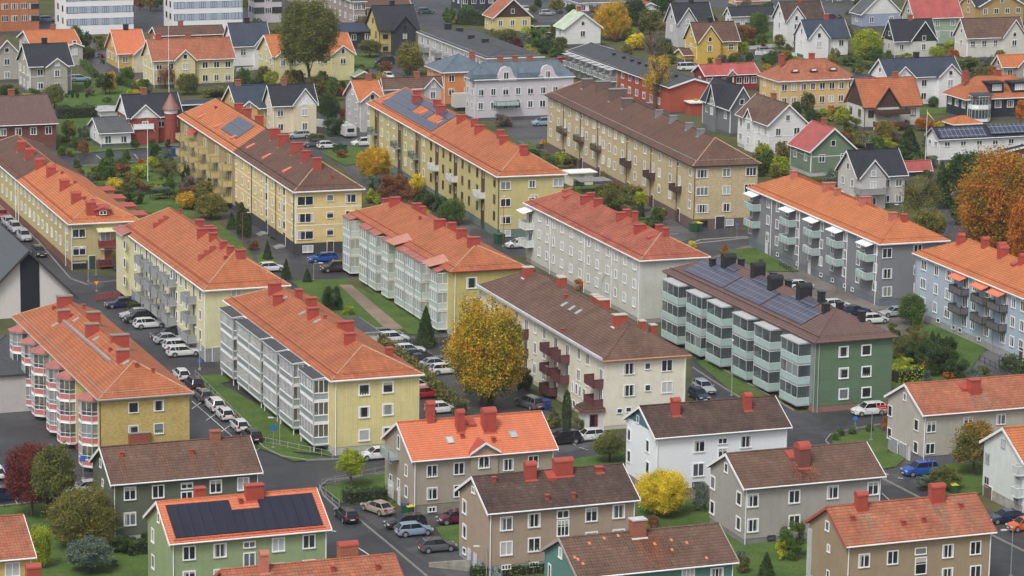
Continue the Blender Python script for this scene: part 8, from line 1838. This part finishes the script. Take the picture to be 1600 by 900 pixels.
# person at the kiosk door
def person(px, py, face_ang, label, coat, trousers):
    p = at(px, py); r0 = empty('person', p, R_(face_ang), label, 'person'); bm = bmesh.new()
    J = {'pel': ((0, 0, .95), .15), 'sp': ((0, 0, 1.15), .155), 'ch': ((0, 0, 1.36), .17), 'nk': ((0, 0, 1.50), .07), 'hd': ((.02, 0, 1.62), .10), 'tp': ((.02, 0, 1.72), .09),
         'sl': ((0, .19, 1.40), .08), 'el': ((.02, .25, 1.13), .055), 'wl': ((.14, .22, .92), .042), 'hl': ((.2, .21, .86), .035), 'sr': ((0, -.19, 1.40), .08), 'er': ((.0, -.25, 1.13), .055), 'wr': ((.06, -.25, .90), .042), 'hr': ((.08, -.25, .80), .035),
         'tl': ((0, .1, .86), .105), 'kl': ((.03, .11, .49), .07), 'al': ((0, .11, .10), .048), 'fl': ((.16, .13, .04), .035), 'tr': ((0, -.1, .86), .105), 'kr': ((.0, -.11, .49), .07), 'ar': ((-.05, -.11, .10), .048), 'fr': ((.11, -.13, .04), .035)}
    E = ['pel-sp', 'sp-ch', 'ch-nk', 'nk-hd', 'hd-tp', 'ch-sl', 'sl-el', 'el-wl', 'wl-hl', 'ch-sr', 'sr-er', 'er-wr', 'wr-hr', 'pel-tl', 'tl-kl', 'kl-al', 'al-fl', 'pel-tr', 'tr-kr', 'kr-ar', 'ar-fr']
    ks = list(J); me = bpy.data.meshes.new('body'); me.from_pydata([J[k][0] for k in ks], [(ks.index(e.split('-')[0]), ks.index(e.split('-')[1])) for e in E], [])
    o = link('body', me, r0)
    md = o.modifiers.new('skin', 'SKIN'); md.use_smooth_shade = True
    for i, k in enumerate(ks): me.skin_vertices[0].data[i].radius = (J[k][1],)*2
    me.skin_vertices[0].data[0].use_root = True
    s = o.modifiers.new('sub', 'SUBSURF'); s.levels = 1; s.render_levels = 1
    m, t, b = new_mat('clothes_and_skin_'+coat[0]); g = nd(t, 'ShaderNodeTexCoord'); sx = nd(t, 'ShaderNodeSeparateXYZ'); t.links.new(g.outputs['Object'], sx.inputs[0])
    r = ramp(t, sx.outputs[2], [(0, (.02, .02, .02)), (.09, trousers), (.905, trousers), (.91, coat[1]), (1.0, coat[1])]); t.links.new(r, b.inputs['Base Color']); b.inputs['Roughness'].default_value = .8; me.materials.append(m)
    m = MB(); sk = plain('skin', (.45, .26, .18), .6)
    bm = bmesh.new(); bmesh.ops.create_uvsphere(bm, u_segments=10, v_segments=8, radius=.105); me2 = bpy.data.meshes.new('hair'); bm.to_mesh(me2); bm.free(); me2.materials.append(plain('hair_brown', (.05, .03, .02))); h = link('hair', me2, r0, (.0, 0, 1.68)); h.scale = (1, .95, 1.0)
    return r0
person(933, 664, -80, 'person in a red-brown jacket standing at the porch of the cream block', ('red', (.28, .09, .05)), (.03, .03, .05))
person(933-9, 672, -60, 'person in dark clothes on the pavement left of the porch', ('dark', (.03, .03, .035)), (.02, .02, .03))

# ------------------------------------------------------------------ labels that single out every plant and car
def describe(p):
    """the building a thing stands next to, and where it stands seen from here"""
    best = None; x, y = pr(p)
    for b in BUILDINGS:
        r = p - b.o; u, v = r.dot(b.a), r.dot(b.b); dx = max(-u, 0, u-b.L); dy = max(-v, 0, v-b.W); d = math.hypot(dx, dy)
        cs = [pr(b.P(q, s, 0)) for q in (0, b.L) for s in (0, b.W)]; xs = [c[0] for c in cs]; ys = [c[1] for c in cs]
        if max(xs) < 5 or min(xs) > 1595: d += 60
        if best is None or d < best[0]:
            cx = sum(xs)/4
            rel = 'left of' if x < min(xs) else 'right of' if x > max(xs) else ('in front of' if y > sum(ys)/4 else 'behind')
            best = (d, rel, b.short)
    return best[1], best[2]
for lst in (PLANTS, VEH):
    groups = {}
    for r, kind, p, lab in lst:
        if lab: r['label'] = lab; continue
        rel, sh = describe(p); groups.setdefault((kind, rel, sh), []).append((pr(p)[0], r))
    for (kind, rel, sh), g in groups.items():
        g.sort(key=lambda q: q[0]); n = len(g)
        for i, (x, r) in enumerate(g):
            if n == 1: pre = ''
            elif n == 2: pre = ('left ', 'right ')[i]
            else: pre = 'leftmost ' if i == 0 else 'rightmost ' if i == n-1 else ('second', 'third', 'fourth', 'fifth', 'sixth', 'seventh', 'eighth', 'ninth', 'tenth', 'eleventh', 'twelfth', 'thirteenth', 'fourteenth')[min(i-1, 12)] + ' from left '
            if n > 2 and 0 < i < n-1 and len((pre+kind+' '+rel+' the '+sh).split()) > 16: pre = pre.replace(' from left', '')
            r['label'] = (pre + kind + ' ' + rel + ' the ' + sh).replace('the house', 'house')
